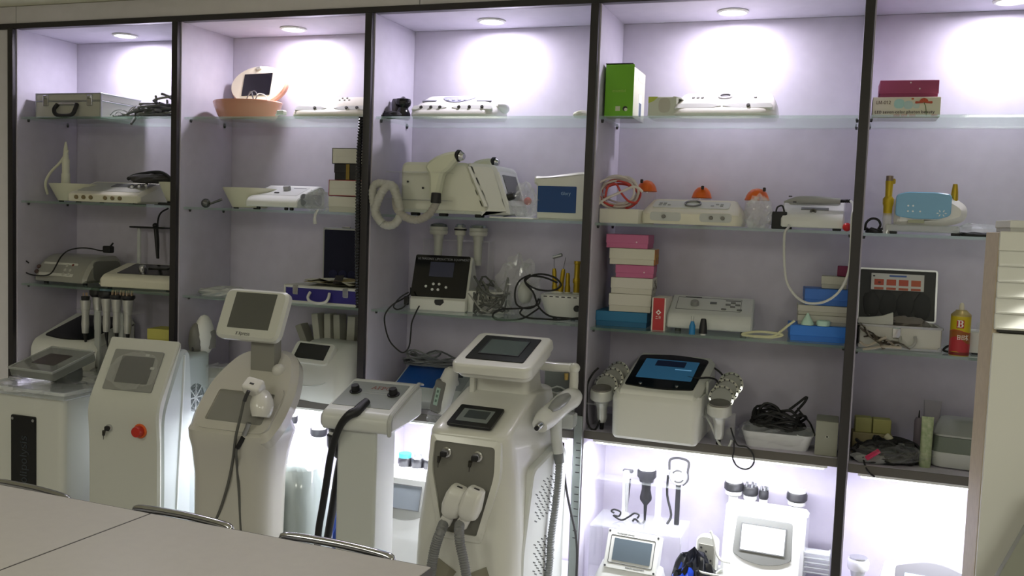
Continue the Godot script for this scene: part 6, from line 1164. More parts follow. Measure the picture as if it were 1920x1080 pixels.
	part(t, "lead", coils(sh(), Vector3(3.19, b + 0.14, 0.02), Vector3(0.06, 0.05, 0.03), 6, 0.0038, 91), mat("dfe0da", 0.4)); part(t, "lead", sh().tube([Vector3(3.179, 0.517, 0.000), Vector3(3.191, 0.488, 0.000), Vector3(3.201, 0.446, 0.000), Vector3(3.220, 0.420, 0.000), Vector3(3.253, 0.416, 0.000)], 0.0045, 7), mat("dfe0da", 0.4))
	t = thing("blue_black_bag", "glossy blue and black film bag at the foot of the power strip", "bag", Vector3(3.125, b, 0.0))
	part(t, "bag_body", sh().lump(Vector3(0, 0.1, 0), Vector3(0.075, 0.12, 0.06), 93, 0.3, 24, 12), mat("16181f", 0.15)); part(t, "blue_fold", sh().lump(Vector3(-0.02, 0.09, 0.03), Vector3(0.05, 0.09, 0.045), 94, 0.3, 20, 10), mat("1f3fa8", 0.2), "blue fold")
	screen_tower("white_tower", "large white tower device with arched grey bezel around a blank white screen", Vector3(3.357, b, -0.115), 0.278, 0.385, -4, mat("f2f3f6", 0.25))
	for k in 4:
		p = thing("electrode_probe", ["widest black-banded white head at the left behind the white tower device", "black-banded head with contact studs beside the widest one", "smallest studded head in the row behind the white tower device", "wide black-banded head at the right end behind the white tower device"][k], "electrode probe", Vector3([3.225, 3.286, 3.334, 3.452][k], b + 0.022, -0.27), 0, "banded heads behind the white tower")
		var q: float = [0.036, 0.029, 0.018, 0.037][k]
		var hh: float = [0.375, 0.365, 0.357, 0.365][k]
		part(p, "stem", sh().lathe([[0.0, -0.02], [0.02, -0.02], [0.018, hh - 0.02], [q * 0.85, hh - 0.012], [q * 0.85, hh], [0.0, hh]], 18), mat("d9dad6", 0.3))
		part(p, "black_band", sh().lathe([[0.0, hh], [q * 0.8, hh], [q, hh + 0.008], [q, hh + 0.026], [q * 0.9, hh + 0.034], [0.0, hh + 0.034]], 22), mat("2a2a2c", 0.35), "black band")
		if k in [1, 2]:
			for j in 5: part(p, "stud", sh().cyl(Vector3(q * 0.6 * cos(TAU * j / 5), hh + 0.033, q * 0.6 * sin(TAU * j / 5)), Vector3(q * 0.6 * cos(TAU * j / 5), hh + 0.047, q * 0.6 * sin(TAU * j / 5)), 0.004), STEEL)
		else: part(p, "white_plate", sh().lathe([[0.0, hh + 0.033], [q * 0.86, hh + 0.033], [q * 0.8, hh + 0.043], [0.0, hh + 0.045]], 20), WHITE)
	t = thing("wire_rack", "small clear slatted rack right of the white tower device", "rack", Vector3(3.535, b, -0.08))
	for k in 5: part(t, "slat", sh().box(Vector3(0, 0.2 + k * 0.017, 0), Vector3(0.085, 0.006, 0.05), 0.002), clear("e6eaec", 0.35))
	for sx in [-1, 1]: part(t, "rack_post", sh().box(Vector3(sx * 0.042, 0, 0), Vector3(0.006, 0.28, 0.05), 0.002), clear("e6eaec", 0.3))
	part(t, "base_block", sh().box(Vector3(0, 0.0, 0), Vector3(0.06, 0.17, 0.05), 0.004), mat("9fa1a2", 0.4))
	# fifth bay
	t = thing("silver_probe", "pale round-headed probe standing alone left of the grey-bezelled device", "probe", Vector3(3.67, b, -0.1))
	part(t, "handle", sh().lathe([[0.0, 0], [0.02, 0], [0.018, 0.12], [0.016, 0.18], [0.026, 0.225], [0.0, 0.225]], 20), mat("c6c8ca", 0.3, 0.3)); part(t, "head", sh().lathe([[0.0, 0.225], [0.032, 0.225], [0.036, 0.235], [0.036, 0.255], [0.032, 0.262], [0.0, 0.262]], 26), mat("dcdde0", 0.3)); part(t, "head_plate", sh().lathe([[0.0, 0.262], [0.03, 0.262], [0.029, 0.268], [0.0, 0.269]], 24), STEEL, "steel plate")
	t = thing("arched_device", "white device with arched grey bezel and pale blue screen in the bottom corner", "device", Vector3(3.89, b, -0.1), -6)
	part(t, "body", sh().sect([[0.0, 0.3, 0.2, 0.03], [0.2, 0.3, 0.18, 0.03, 0, -0.01], [0.24, 0.28, 0.12, 0.03, 0, -0.03]], 4), mat("ececec", 0.3))
	sl = Transform3D(Basis(Vector3.RIGHT, deg_to_rad(-28)), Vector3(0.02, 0.2, 0.07))
	var s := sh(); s.x = sl
	part(t, "bezel", s.prism(Sh.round_poly([Vector2(-0.115, -0.1), Vector2(0.115, -0.1), Vector2(0.12, 0.07), Vector2(0.0, 0.112), Vector2(-0.12, 0.075)], [0.01, 0.01, 0.01, 0.16, 0.01], 6), -0.01, 0.006, 0.002), mat("77767b", 0.4), "arched grey bezel")
	part(t, "display", plate(sl, Vector2(0.0, 0.0), 0.18, 0.11, 0.003, 0.005, 0.008), glow("b9dcf2", 0.7), "pale blue screen"); part(t, "display_window", plate(sl, Vector2(0.02, 0.02), 0.1, 0.03, 0.002, 0.007, 0.0088), mat("6d7fa8", 0.4))
	# second and third bays, glimpsed between the machines
	for k in 2:
		p = thing("rf_probe", ["slim black-ringed probe standing between the white pillar and the round-shouldered machine", "wide black-headed probe standing left of the slender column"][k], "probe", Vector3([1.39, 1.516][k], b + [0.42, 0.38][k], -0.15))
		var q: float = [0.55, 1.1][k]
		part(p, "handle", sh().lathe([[0.0, -0.1], [0.012, -0.1], [0.02 * q, -0.03], [0.026 * q, 0.06], [0.0, 0.06]], 16), mat("d9dad8", 0.3)); part(p, "head_ring", sh().lathe([[0.0, 0.06], [0.028 * q, 0.06], [0.033 * q, 0.07], [0.033 * q, 0.09], [0.0, 0.09]], 20), mat("232326", 0.35), "black head ring"); part(p, "head_plate", sh().lathe([[0.0, 0.09], [0.028 * q, 0.09], [0.022 * q, 0.1], [0.0, 0.1]], 18), WHITE)
		part(p, "lead", sh().tube([Vector3(0, -0.1, 0), Vector3(0.004, -0.15, 0), Vector3(0.03, -0.13, 0.01), Vector3(0.03, -0.18, 0.01), Vector3(0.0, -0.22, 0.0)], 0.0055, 7), RUBBER)
	t = thing("acrylic_probe_stand", "clear acrylic probe stand behind the black hoses of the slender column", "stand", Vector3(1.52, b, -0.15))
	part(t, "stand_plate", sh().box(Vector3(0, 0.245, 0.02), Vector3(0.3, 0.007, 0.16), 0.003), clear("eef2f2", 0.3)); part(t, "upper_plate", sh().box(Vector3(-0.02, 0.36, -0.02), Vector3(0.24, 0.006, 0.06), 0.003), ACRYL)
	for sx in [-0.13, 0.0, 0.13]: part(t, "stand_leg", sh().box(Vector3(sx, 0, 0.0), Vector3(0.012, 0.36, 0.05), 0.002), ACRYL)
	t = thing("white_console", "low white console with dark slanted display under the acrylic probe stand", "device", Vector3(1.46, b, 0.0))
	part(t, "body", sh().side(Sh.round_poly([Vector2(0.05, 0), Vector2(0.05, 0.08), Vector2(-0.06, 0.22), Vector2(-0.1, 0.22), Vector2(-0.1, 0)], 0.012), -0.13, 0.1, 0.006), WHITE)
	sl = slope(Vector2(0.05, 0.08), Vector2(-0.06, 0.22))
	part(t, "display", plate(sl, Vector2(0.0, 0.01), 0.14, 0.09, 0.003, 0, 0.003), mat("50545a", 0.2), "dark slanted display")
	solo("blue_cloth", "folded blue cloth bag at the foot of the slender column", "bag", sh().lump(Vector3(0, 0.1, 0), Vector3(0.05, 0.13, 0.04), 95, 0.3, 20, 10), mat("2f4f9a", 0.6), "", Vector3(1.63, b, -0.05))
	for k in 3:
		p = thing("electrode_pot", ["black pot-shaped head with bright blue cap on the white tower behind the white console", "black studded pot-shaped head beside the blue-capped one", "small black pot-shaped head nearest the tall white machine"][k], "electrode probe", Vector3([1.945, 2.0, 2.045][k], b + 0.375, -0.1), 0, "pot-shaped heads behind the slender column")
		var q: float = [0.028, 0.027, 0.018][k]
		part(p, "pot", sh().lathe([[0.0, 0.0], [q * 0.85, 0.0], [q, 0.012], [q, 0.028], [q * 0.85, 0.036], [0.0, 0.036]], 22), mat("232326", 0.3))
		part(p, "cap", sh().lathe([[0.0, 0.035], [q * 0.9, 0.035], [q * 0.9, 0.052], [0.0, 0.054]] if k == 0 else [[0.0, 0.035], [q * 0.6, 0.035], [q * 0.5, 0.04], [0.0, 0.042]], 20), mat("35a9c4", 0.4) if k == 0 else WHITE, "bright blue cap" if k == 0 else "")
		if k: for j in 5: part(p, "stud", sh().cyl(Vector3(q * 0.7 * cos(TAU * j / 5), 0.034, q * 0.7 * sin(TAU * j / 5)), Vector3(q * 0.7 * cos(TAU * j / 5), 0.05, q * 0.7 * sin(TAU * j / 5)), 0.003), STEEL)
	screen_tower("white_tower", "white tower device with grey slanted screen behind the slender column", Vector3(2.0, b, -0.03), 0.24, 0.375, 0, mat("f2f3f4", 0.25))

func screen_tower(called: String, label: String, c: Vector3, w: float, h: float, turn: float, m: Material) -> void:
	var t := thing(called, label, "device", c, turn)
	var q := h / 0.385
	part(t, "body", sh().side(Sh.round_poly([Vector2(0.1, 0), Vector2(0.1, 0.12 * q), Vector2(0.02, 0.41 * q), Vector2(-0.01, h), Vector2(-0.1, h), Vector2(-0.1, 0)], [0.01, 0.03, 0.02, 0.015, 0.02, 0.004]), -w / 2, w / 2, 0.012), m)
	var sl := slope(Vector2(0.1, 0.12 * q), Vector2(0.02, 0.41 * q))
	var s := sh(); s.x = sl
	part(t, "bezel", s.prism(Sh.round_poly([Vector2(-0.1, -0.03), Vector2(-0.06, -0.05), Vector2(0.0, -0.06), Vector2(0.06, -0.05), Vector2(0.1, -0.03), Vector2(0.095, 0.1), Vector2(-0.095, 0.1)], [0.01, 0.03, 0.03, 0.03, 0.01, 0.01, 0.01], 5), -0.004, 0.005, 0.001), mat("7c7d7b" if w > 0.25 else "a9aaa6", 0.4), "grey bezel")
	part(t, "display", plate(sl, Vector2(0, 0.03), 0.148, 0.088, 0.002, 0.004, 0.0065), glow("f1f4f6", 0.8) if w > 0.25 else mat("8d949c", 0.15), "blank screen"); part(t, "screen_lip", ring_frame(sl, Vector2(0, 0.03), 0.156, 0.096, 0.003, 0.004, 0.004, 0.008), mat("6e6f70", 0.4))

# ---------------------------------------------------------------- floor machines
func machines() -> void:
	machine_film(); machine_console(); machine_tablet(); machine_column(); machine_laser()
	# slotted steel rail on the lower part of the fourth upright
	var t := thing("slotted_rail", "slim slotted steel rail standing against the fourth black upright", "rail", Vector3(2.694, 0, 0.027))
	part(t, "rail_face", sh().box(Vector3(0, 0.0, 0), Vector3(0.03, 0.88, 0.012), 0.002), mat("9fa8a6", 0.35, 0.5))
	for k in 14:
		if k % 6 < 5: part(t, "slot", sh().box(Vector3(0.004, 0.78 - k * 0.027, 0.0062), Vector3(0.016, 0.0035, 0.001), 0.0004), INK, "dark slot")

# cryo machine wrapped in film, at the left edge
func machine_film() -> void:
	var t := thing("cryo_machine", "white floor machine with black vertical nameplate and clear trays, leftmost of the row", "machine", Vector3(0.475, 0, 0.19), 0)
	part(t, "body", sh().box(Vector3(0.0, 0.04, 0), Vector3(0.38, 0.76, 0.38), 0.03, 0.012, 0.01, 5), mat("d7d8cf", 0.3))
	part(t, "base_plinth", sh().box(Vector3(0, 0, 0), Vector3(0.34, 0.05, 0.36), 0.02), mat("6a6b69", 0.5))
	part(t, "name_plate", plate(face(0.53, 0.19), Vector2(-0.01, 0), 0.128, 0.37, 0.008, -0.003, 0.008, 0.002), mat("0d0f12", 0.2), "glossy black nameplate")
	words(t, "Cryolipolysis", 0.034, Vector3(-0.004, 0.5, 0.1988), Vector3(0, 0, 90), mat("343b42", 0.4))
	for q in [Vector2(-0.063, 0.7), Vector2(0.044, 0.7)]: part(t, "screw", sh().cyl(Vector3(q.x, q.y, 0.197), Vector3(q.x, q.y, 0.2005), 0.006), STEEL)
	var tray := part(t, "tray", sh().box(Vector3(0.0, 0.8, 0.0), Vector3(0.45, 0.02, 0.44), 0.012), clear("dfe6e4", 0.35, 0.04), "clear top tray")
	part(tray, "tray_rim", ring_frame(Transform3D(Basis(Vector3.RIGHT, -PI / 2), Vector3(0, 0.82, 0)), Vector2.ZERO, 0.46, 0.45, 0.02, 0.012, 0, 0.012), clear("f2f6f5", 0.5, 0.04))
	part(t, "film_cover", sh().lump(Vector3(0.02, 0.825, 0.02), Vector3(0.23, 0.022, 0.22), 101, 0.35, 30, 9, 3.5), clear("e6ecea", 0.07, 0.05), "wrinkled film")
	part(t, "neck", sh().box(Vector3(0.0, 0.82, -0.02), Vector3(0.1, 0.07, 0.1), 0.02), mat("7c7f7d", 0.4))
	# screen box on top
	var xf := Transform3D(Basis(Vector3.UP, deg_to_rad(-3.5)) * Basis(Vector3.RIGHT, deg_to_rad(16)), Vector3(-0.02, 0.895, 0.03))
	var s := sh(); s.x = xf
	part(t, "screen_box", s.box(Vector3(0, -0.01, 0), Vector3(0.25, 0.04, 0.225), 0.01, 0.006, 0.006), clear("8d9089", 0.6, 0.08), "smoky clear screen box")
	s = sh(); s.x = xf
	part(t, "screen_glass", s.box(Vector3(0.0, 0.0305, 0.0), Vector3(0.13, 0.0015, 0.1), 0.002), mat("4e4543", 0.15), "dark screen")
	part(t, "box_rim", ring_frame(xf * Transform3D(Basis(Vector3.RIGHT, -PI / 2), Vector3(0, 0.029, 0)), Vector2.ZERO, 0.256, 0.23, 0.006, 0.006, -0.004, 0.004), clear("c9cdc8", 0.5, 0.05), "clear rim")
	part(t, "screen_stalk", sh().cyl(Vector3(-0.02, 0.84, 0.03), Vector3(-0.02, 0.9, 0.03), 0.014), BLACK)

# console with a tilted front panel
func machine_console() -> void:
	var t := thing("laser_console", "grey-white floor console with tilted screen panel, key and red stop button", "machine", Vector3(0.93, 0, 0.13), 4)
	var m := mat("cfd0c6", 0.4)
	var w := 0.325
	# front skin: knee at y 0.79, slightly waisted below
	var prof := [Vector2(0.245, 0.795), Vector2(0.232, 0.68), Vector2(0.228, 0.45), Vector2(0.235, 0.05), Vector2(0.21, 0.05), Vector2(0.205, 0.5), Vector2(0.21, 0.77), Vector2(0.085, 1.03), Vector2(0.1, 1.05)]
	part(t, "front_panel", sh().side(Sh.round_poly(prof, [0.07, 0.1, 0.1, 0.01, 0.01, 0.1, 0.06, 0.008, 0.008], 7), -w / 2, w / 2, 0.008), m, "bent front panel")
	part(t, "body", sh().side(Sh.round_poly([Vector2(0.21, 0.05), Vector2(0.205, 0.5), Vector2(0.212, 0.77), Vector2(0.095, 1.0), Vector2(0.06, 1.015), Vector2(0.03, 1.0), Vector2(0.01, 0.8), Vector2(0.02, 0.05)], [0.01, 0.1, 0.06, 0.02, 0.02, 0.03, 0.1, 0.01], 6), -w / 2 + 0.006, w / 2 + 0.0, 0.012), mat("c4ccca", 0.3))
	part(t, "side_seam", sh().tube([Vector3(w / 2, 0.1, 0.13), Vector3(w / 2 + 0.001, 0.5, 0.11), Vector3(w / 2 + 0.001, 0.75, 0.09), Vector3(w / 2 + 0.001, 0.99, 0.075)], 0.006, 6), mat("dfe4e2", 0.3), "raised side seam")
	part(t, "base_plinth", sh().box(Vector3(0, 0, 0.04), Vector3(0.3, 0.055, 0.3), 0.02), mat("6a6b69", 0.5))
	var sl := slope(Vector2(0.241, 0.795), Vector2(0.102, 1.05))
	part(t, "screen_bezel", plate(sl, Vector2(0.0, 0.006), 0.225, 0.17, 0.008, 0.0, 0.008, 0.002), mat("8f908a", 0.4), "grey screen bezel")
	part(t, "display", plate(sl, Vector2(0.008, 0.008), 0.15, 0.112, 0.003, 0.006, 0.0092), mat("4c4d4c", 0.12), "dark screen")
	var f := sh(); f.x = sl * Transform3D(Basis(Vector3.RIGHT, PI / 2), Vector3(0.0, 0.005, 0.008))
	part(t, "screen_film", f.lump(Vector3(0.0, 0.003, 0.0), Vector3(0.1, 0.0045, 0.074), 103, 0.3, 22, 7, 4.0), clear("eef0ee", 0.1, 0.06), "clear film on the screen")
	for k in 2: part(t, "tape_tab", plate(sl, Vector2([0.045, 0.085][k], [0.073, 0.02][k]), 0.018, 0.01, 0.002, 0.0085, 0.0095), mat("b3b4ae", 0.5))
	var kx := face(0.705, 0.235)
	var lk := sh(); lk.x = kx * Transform3D(Basis(Vector3.RIGHT, PI / 2), Vector3(-0.058, 0.004, 0))
	part(t, "key_switch", lk.lathe([[0.0, 0], [0.014, 0], [0.014, 0.008], [0.011, 0.012], [0.0, 0.012]], 18), CHROME, "chrome key switch")
	key(t, kx * Vector3(-0.06, 0.002, 0.012))
	dial(t, "stop_button", kx, Vector2(0.082, 0.004), 0.022, 0.03, mat("c02a1c", 0.35), "red stop button"); dial(t, "stop_collar", kx, Vector2(0.083, 0.004), 0.029, 0.006, mat("e0672c", 0.5), "orange collar")
	part(t, "rear_housing", sh().box(Vector3(-0.01, 0.05, -0.05), Vector3(w - 0.012, 0.93, 0.17), 0.02, 0.02), mat("aeb8b6", 0.35), "grey rear housing")
	# round fan vent on the right cheek, far back
	for k in 4:
		var q := sh(); q.x = Transform3D(Basis(Vector3.UP, PI / 2), Vector3(w / 2 - 0.016, 0.8, -0.03)) * Transform3D(Basis(Vector3.RIGHT, PI / 2), Vector3.ZERO)
		part(t, "fan_slot", q.lathe([[0.012 + k * 0.013, 0.0], [0.019 + k * 0.013, 0.0], [0.019 + k * 0.013, 0.0015], [0.012 + k * 0.013, 0.0015], [0.012 + k * 0.013, 0.0]], 24), mat("6c7573", 0.5), "fan vent ring")
	for k in 4:
		var q := sh(); q.x = Transform3D(Basis(Vector3.UP, PI / 2), Vector3(w / 2 - 0.0153, 0.8, -0.03)) * Transform3D(Basis(Vector3.BACK, PI / 4 * k), Vector3.ZERO)
		part(t, "fan_spoke", q.prism(Sh.round_poly([Vector2(-0.06, -0.003), Vector2(0.06, -0.003), Vector2(0.06, 0.003), Vector2(-0.06, 0.003)], 0.001), 0, 0.0012), mat("c4ccca", 0.3))
	# acrylic holder and the upright handpiece in it
	part(t, "holder", sh().box(Vector3(0.2, 0.92, -0.12), Vector3(0.08, 0.006, 0.09), 0.004), ACRYL, "clear handpiece holder"); part(t, "holder", sh().box(Vector3(0.2, 0.83, -0.12), Vector3(0.08, 0.006, 0.09), 0.004), ACRYL)
	part(t, "holder_side", sh().box(Vector3(0.165, 0.83, -0.12), Vector3(0.005, 0.1, 0.09), 0.002), ACRYL)
	var h := thing("treatment_handpiece", "white upright handpiece with oval grey face and grey collar beside the tilted console", "handpiece", Vector3(1.015, 1.017, -0.020), 4)
	part(h, "head", sh().at(Vector3(0.012, 0.025, 0)).ball(Vector3.ZERO, Vector3(0.038, 0.09, 0.05), 20), mat("dcddd6", 0.3))
	part(h, "grey_face", sh().at(Vector3(-0.004, 0.008, 0.036), Vector3(0, 24, 0)).ball(Vector3.ZERO, Vector3(0.03, 0.074, 0.03), 18), mat("6e6d66", 0.35), "oval grey face")
	part(h, "dark_slot", sh().at(Vector3(0.0, -0.034, 0.062), Vector3(0, 24, 0)).box(Vector3.ZERO, Vector3(0.009, 0.018, 0.004), 0.002), INK); part(h, "side_block", sh().box(Vector3(0.042, -0.03, -0.012), Vector3(0.016, 0.08, 0.045), 0.008), mat("8b8a84", 0.4), "grey side block")
	part(h, "neck", sh().lathe([[0.0, -0.16], [0.022, -0.16], [0.024, -0.1], [0.028, -0.065], [0.034, -0.05], [0.0, -0.05]], 18), mat("d3d6d2", 0.3)); part(h, "grey_collar", sh().lathe([[0.0, -0.19], [0.019, -0.19], [0.022, -0.16], [0.0, -0.16]], 18), mat("6d6f70", 0.4), "grey collar")
	part(h, "hose", sh().tube([Vector3(0, -0.185, 0), Vector3(0.0, -0.3, 0.0), Vector3(0.0, -0.45, 0.0), Vector3(-0.005, -0.65, 0.0)], 0.017, 12), mat("c2cac9", 0.35), "pale hose")

func key(t: Node3D, c: Vector3) -> void:
	part(t, "key", sh().box(c + Vector3(0, -0.009, 0.002), Vector3(0.022, 0.018, 0.009), 0.004), RUBBER, "black key bow")
	part(t, "key_tag", sh().cyl(c + Vector3(-0.012, -0.01, 0.004), c + Vector3(-0.017, -0.028, 0.0), 0.007, 0.005, 10).cyl(c + Vector3(-0.017, -0.028, 0.0), c + Vector3(-0.019, -0.046, -0.002), 0.0018, 0.001, 6), mat("2a281f", 0.5), "spare key")

# round-shouldered machine with tablet
func machine_tablet() -> void:
	var t := thing("tablet_machine", "tall round-shouldered floor machine with tilted tablet screen on a grey neck", "machine", Vector3(1.51, 0, 0.22), 0)
	var m := mat("c8c5ba", 0.22, 0.0, 0.5)
	# trunk, then the leaning shield-shaped head
	part(t, "trunk", sh().sect([[0.04, 0.335, 0.2, 0.08, -0.03, 0.13], [0.3, 0.33, 0.2, 0.08, -0.03, 0.13], [0.6, 0.335, 0.205, 0.08, -0.027, 0.13], [0.7, 0.35, 0.225, 0.08, -0.02, 0.138], [0.745, 0.362, 0.245, 0.08, -0.013, 0.146], [0.775, 0.368, 0.238, 0.07, -0.008, 0.148], [0.82, 0.36, 0.14, 0.05, -0.003, 0.15], [0.9, 0.33, 0.08, 0.03, 0.0, 0.085], [0.95, 0.3, 0.06, 0.025, 0.0, 0.03]], 7), m, "glossy warm-white trunk")
	var sl := Transform3D(Basis(Vector3.RIGHT, deg_to_rad(-42.4)), Vector3(0.0, 0.869, 0.18))
	var shield := Sh.round_poly([Vector2(-0.165, -0.135), Vector2(0.165, -0.135), Vector2(0.192, -0.05), Vector2(0.192, 0.1), Vector2(0.13, 0.265), Vector2(-0.11, 0.265), Vector2(-0.192, 0.1), Vector2(-0.192, -0.05)], [0.03, 0.03, 0.08, 0.1, 0.1, 0.1, 0.1, 0.08], 7)
	var hs0 := sh(); hs0.x = sl
	part(t, "head_shell", hs0.prism(shield, -0.085, -0.003, 0.022), m, "leaning round-shouldered head")
	part(t, "rear_foot", sh().sect([[0.0, 0.29, 0.25, 0.06, 0.06, -0.09], [0.4, 0.285, 0.24, 0.07, 0.06, -0.09], [0.52, 0.27, 0.23, 0.08, 0.06, -0.09], [0.585, 0.22, 0.18, 0.08, 0.06, -0.09], [0.6, 0.14, 0.11, 0.05, 0.06, -0.09]], 6), mat("aab4b1", 0.15, 0.0, 0.5), "glossy rear housing")
	part(t, "base_plinth", sh().box(Vector3(-0.02, 0, 0.1), Vector3(0.3, 0.05, 0.2), 0.08), mat("6a6b69", 0.5))
	part(t, "panel_rim", ring_frame(sl, Vector2(0.01, -0.012), 0.31, 0.2, 0.045, 0.034, -0.02, 0.004), m, "raised glossy panel rim")
	part(t, "grey_panel", plate(sl, Vector2(0.015, -0.006), 0.246, 0.152, 0.015, -0.02, -0.0012), mat("8b8a83", 0.45), "sunken grey panel")
	part(t, "socket_well", plate(sl, Vector2(0.09, 0.005), 0.05, 0.1, 0.01, -0.01, 0.0015), mat("77766f", 0.5))
	# neck and tablet
	part(t, "neck", sh().box(Vector3(0.022, 0.93, 0.05), Vector3(0.105, 0.225, 0.05), 0.006), mat("8d8c83", 0.45), "grey neck"); part(t, "neck_knob", sh().ball(Vector3(0.09, 0.985, 0.065), Vector3(0.026, 0.026, 0.026)), mat("d9d7d0", 0.3), "white knob")
	var tb := Transform3D(Basis(Vector3.UP, deg_to_rad(-2.0)) * Basis(Vector3.RIGHT, deg_to_rad(-24.0)), Vector3(-0.007, 1.195, 0.108))
	var tab := part(t, "tablet", plate(tb, Vector2(0.0, 0.0), 0.283, 0.196, 0.036, -0.04, 0.0, 0.01), mat("d3d4ca", 0.35), "pale tablet housing")
	part(tab, "display", plate(tb, Vector2(0.002, 0.012), 0.182, 0.14, 0.002, -0.003, 0.0018), mat("5f605b", 0.14), "grey screen")
	words(tab, "X Xpress", 0.012, tb * Vector3(-0.012, -0.078, 0.0008), Vector3(-24, -2, 0), INK)
	part(tab, "screen_back", plate(tb, Vector2(0, 0), 0.2, 0.13, 0.02, -0.062, -0.036), mat("b9b9b1", 0.4))
	# handpiece in the panel and its leads
	var h := thing("lipo_handpiece", "white bulb-shaped handpiece resting in the sunken grey panel", "handpiece", Vector3.ZERO)
	part(h, "bulb", sh().tube([Vector3(1.650, 0.849, 0.470), Vector3(1.647, 0.880, 0.460), Vector3(1.631, 0.907, 0.440), Vector3(1.615, 0.923, 0.430)], func(_s, q): return 0.04 * (0.55 + 0.5 * sin(PI * clampf(q * 0.75 + 0.15, 0.0, 1.0))), 18, 6), mat("dedcd4", 0.25, 0.0, 0.5))
	var hx := Transform3D(Basis(Vector3.UP, deg_to_rad(-6)) * Basis(Vector3.RIGHT, deg_to_rad(38)) * Basis(Vector3.BACK, deg_to_rad(-14)), Vector3(1.609, 0.950, 0.455))
	var hs := sh(); hs.x = hx
	part(h, "head_block", hs.box(Vector3(0.0, -0.022, 0), Vector3(0.07, 0.046, 0.055), 0.012, 0.01, 0.01, 4), mat("e0ded7", 0.25)); hs = sh(); hs.x = hx
	part(h, "window_slot", hs.box(Vector3(0.0, 0.0235, 0.004), Vector3(0.017, 0.002, 0.007), 0.001), INK, "dark slot")
	part(h, "cable_boot", sh().tube([Vector3(1.619, 0.945, 0.500), Vector3(1.610, 0.927, 0.500), Vector3(1.602, 0.907, 0.500)], 0.0068, 9), INK, "dark cable boot")
	part(h, "lead", sh().tube([Vector3(1.601, 0.911, 0.500), Vector3(1.585, 0.842, 0.500), Vector3(1.568, 0.773, 0.500), Vector3(1.537, 0.686, 0.470), Vector3(1.511, 0.592, 0.460), Vector3(1.478, 0.497, 0.455), Vector3(1.448, 0.432, 0.450), Vector3(1.432, 0.370, 0.450)], 0.0052, 8), mat("5d5d58", 0.5), "grey lead")
	h = thing("plug_lead", "grey lead plugged by a silver connector into the grey panel", "cable")
	part(h, "connector", sh().tube([Vector3(1.612, 0.827, 0.485), Vector3(1.602, 0.801, 0.485), Vector3(1.593, 0.781, 0.485)], 0.009, 10), STEEL, "silver connector"); part(h, "connector_boot", sh().tube([Vector3(1.592, 0.774, 0.490), Vector3(1.582, 0.754, 0.490), Vector3(1.569, 0.733, 0.490)], 0.0085, 10), RUBBER, "black boot")
	part(h, "lead", sh().tube([Vector3(1.568, 0.737, 0.490), Vector3(1.564, 0.713, 0.490), Vector3(1.548, 0.646, 0.460), Vector3(1.553, 0.567, 0.455), Vector3(1.556, 0.487, 0.450), Vector3(1.562, 0.409, 0.450)], 0.0048, 8), mat("5d5d58", 0.5))

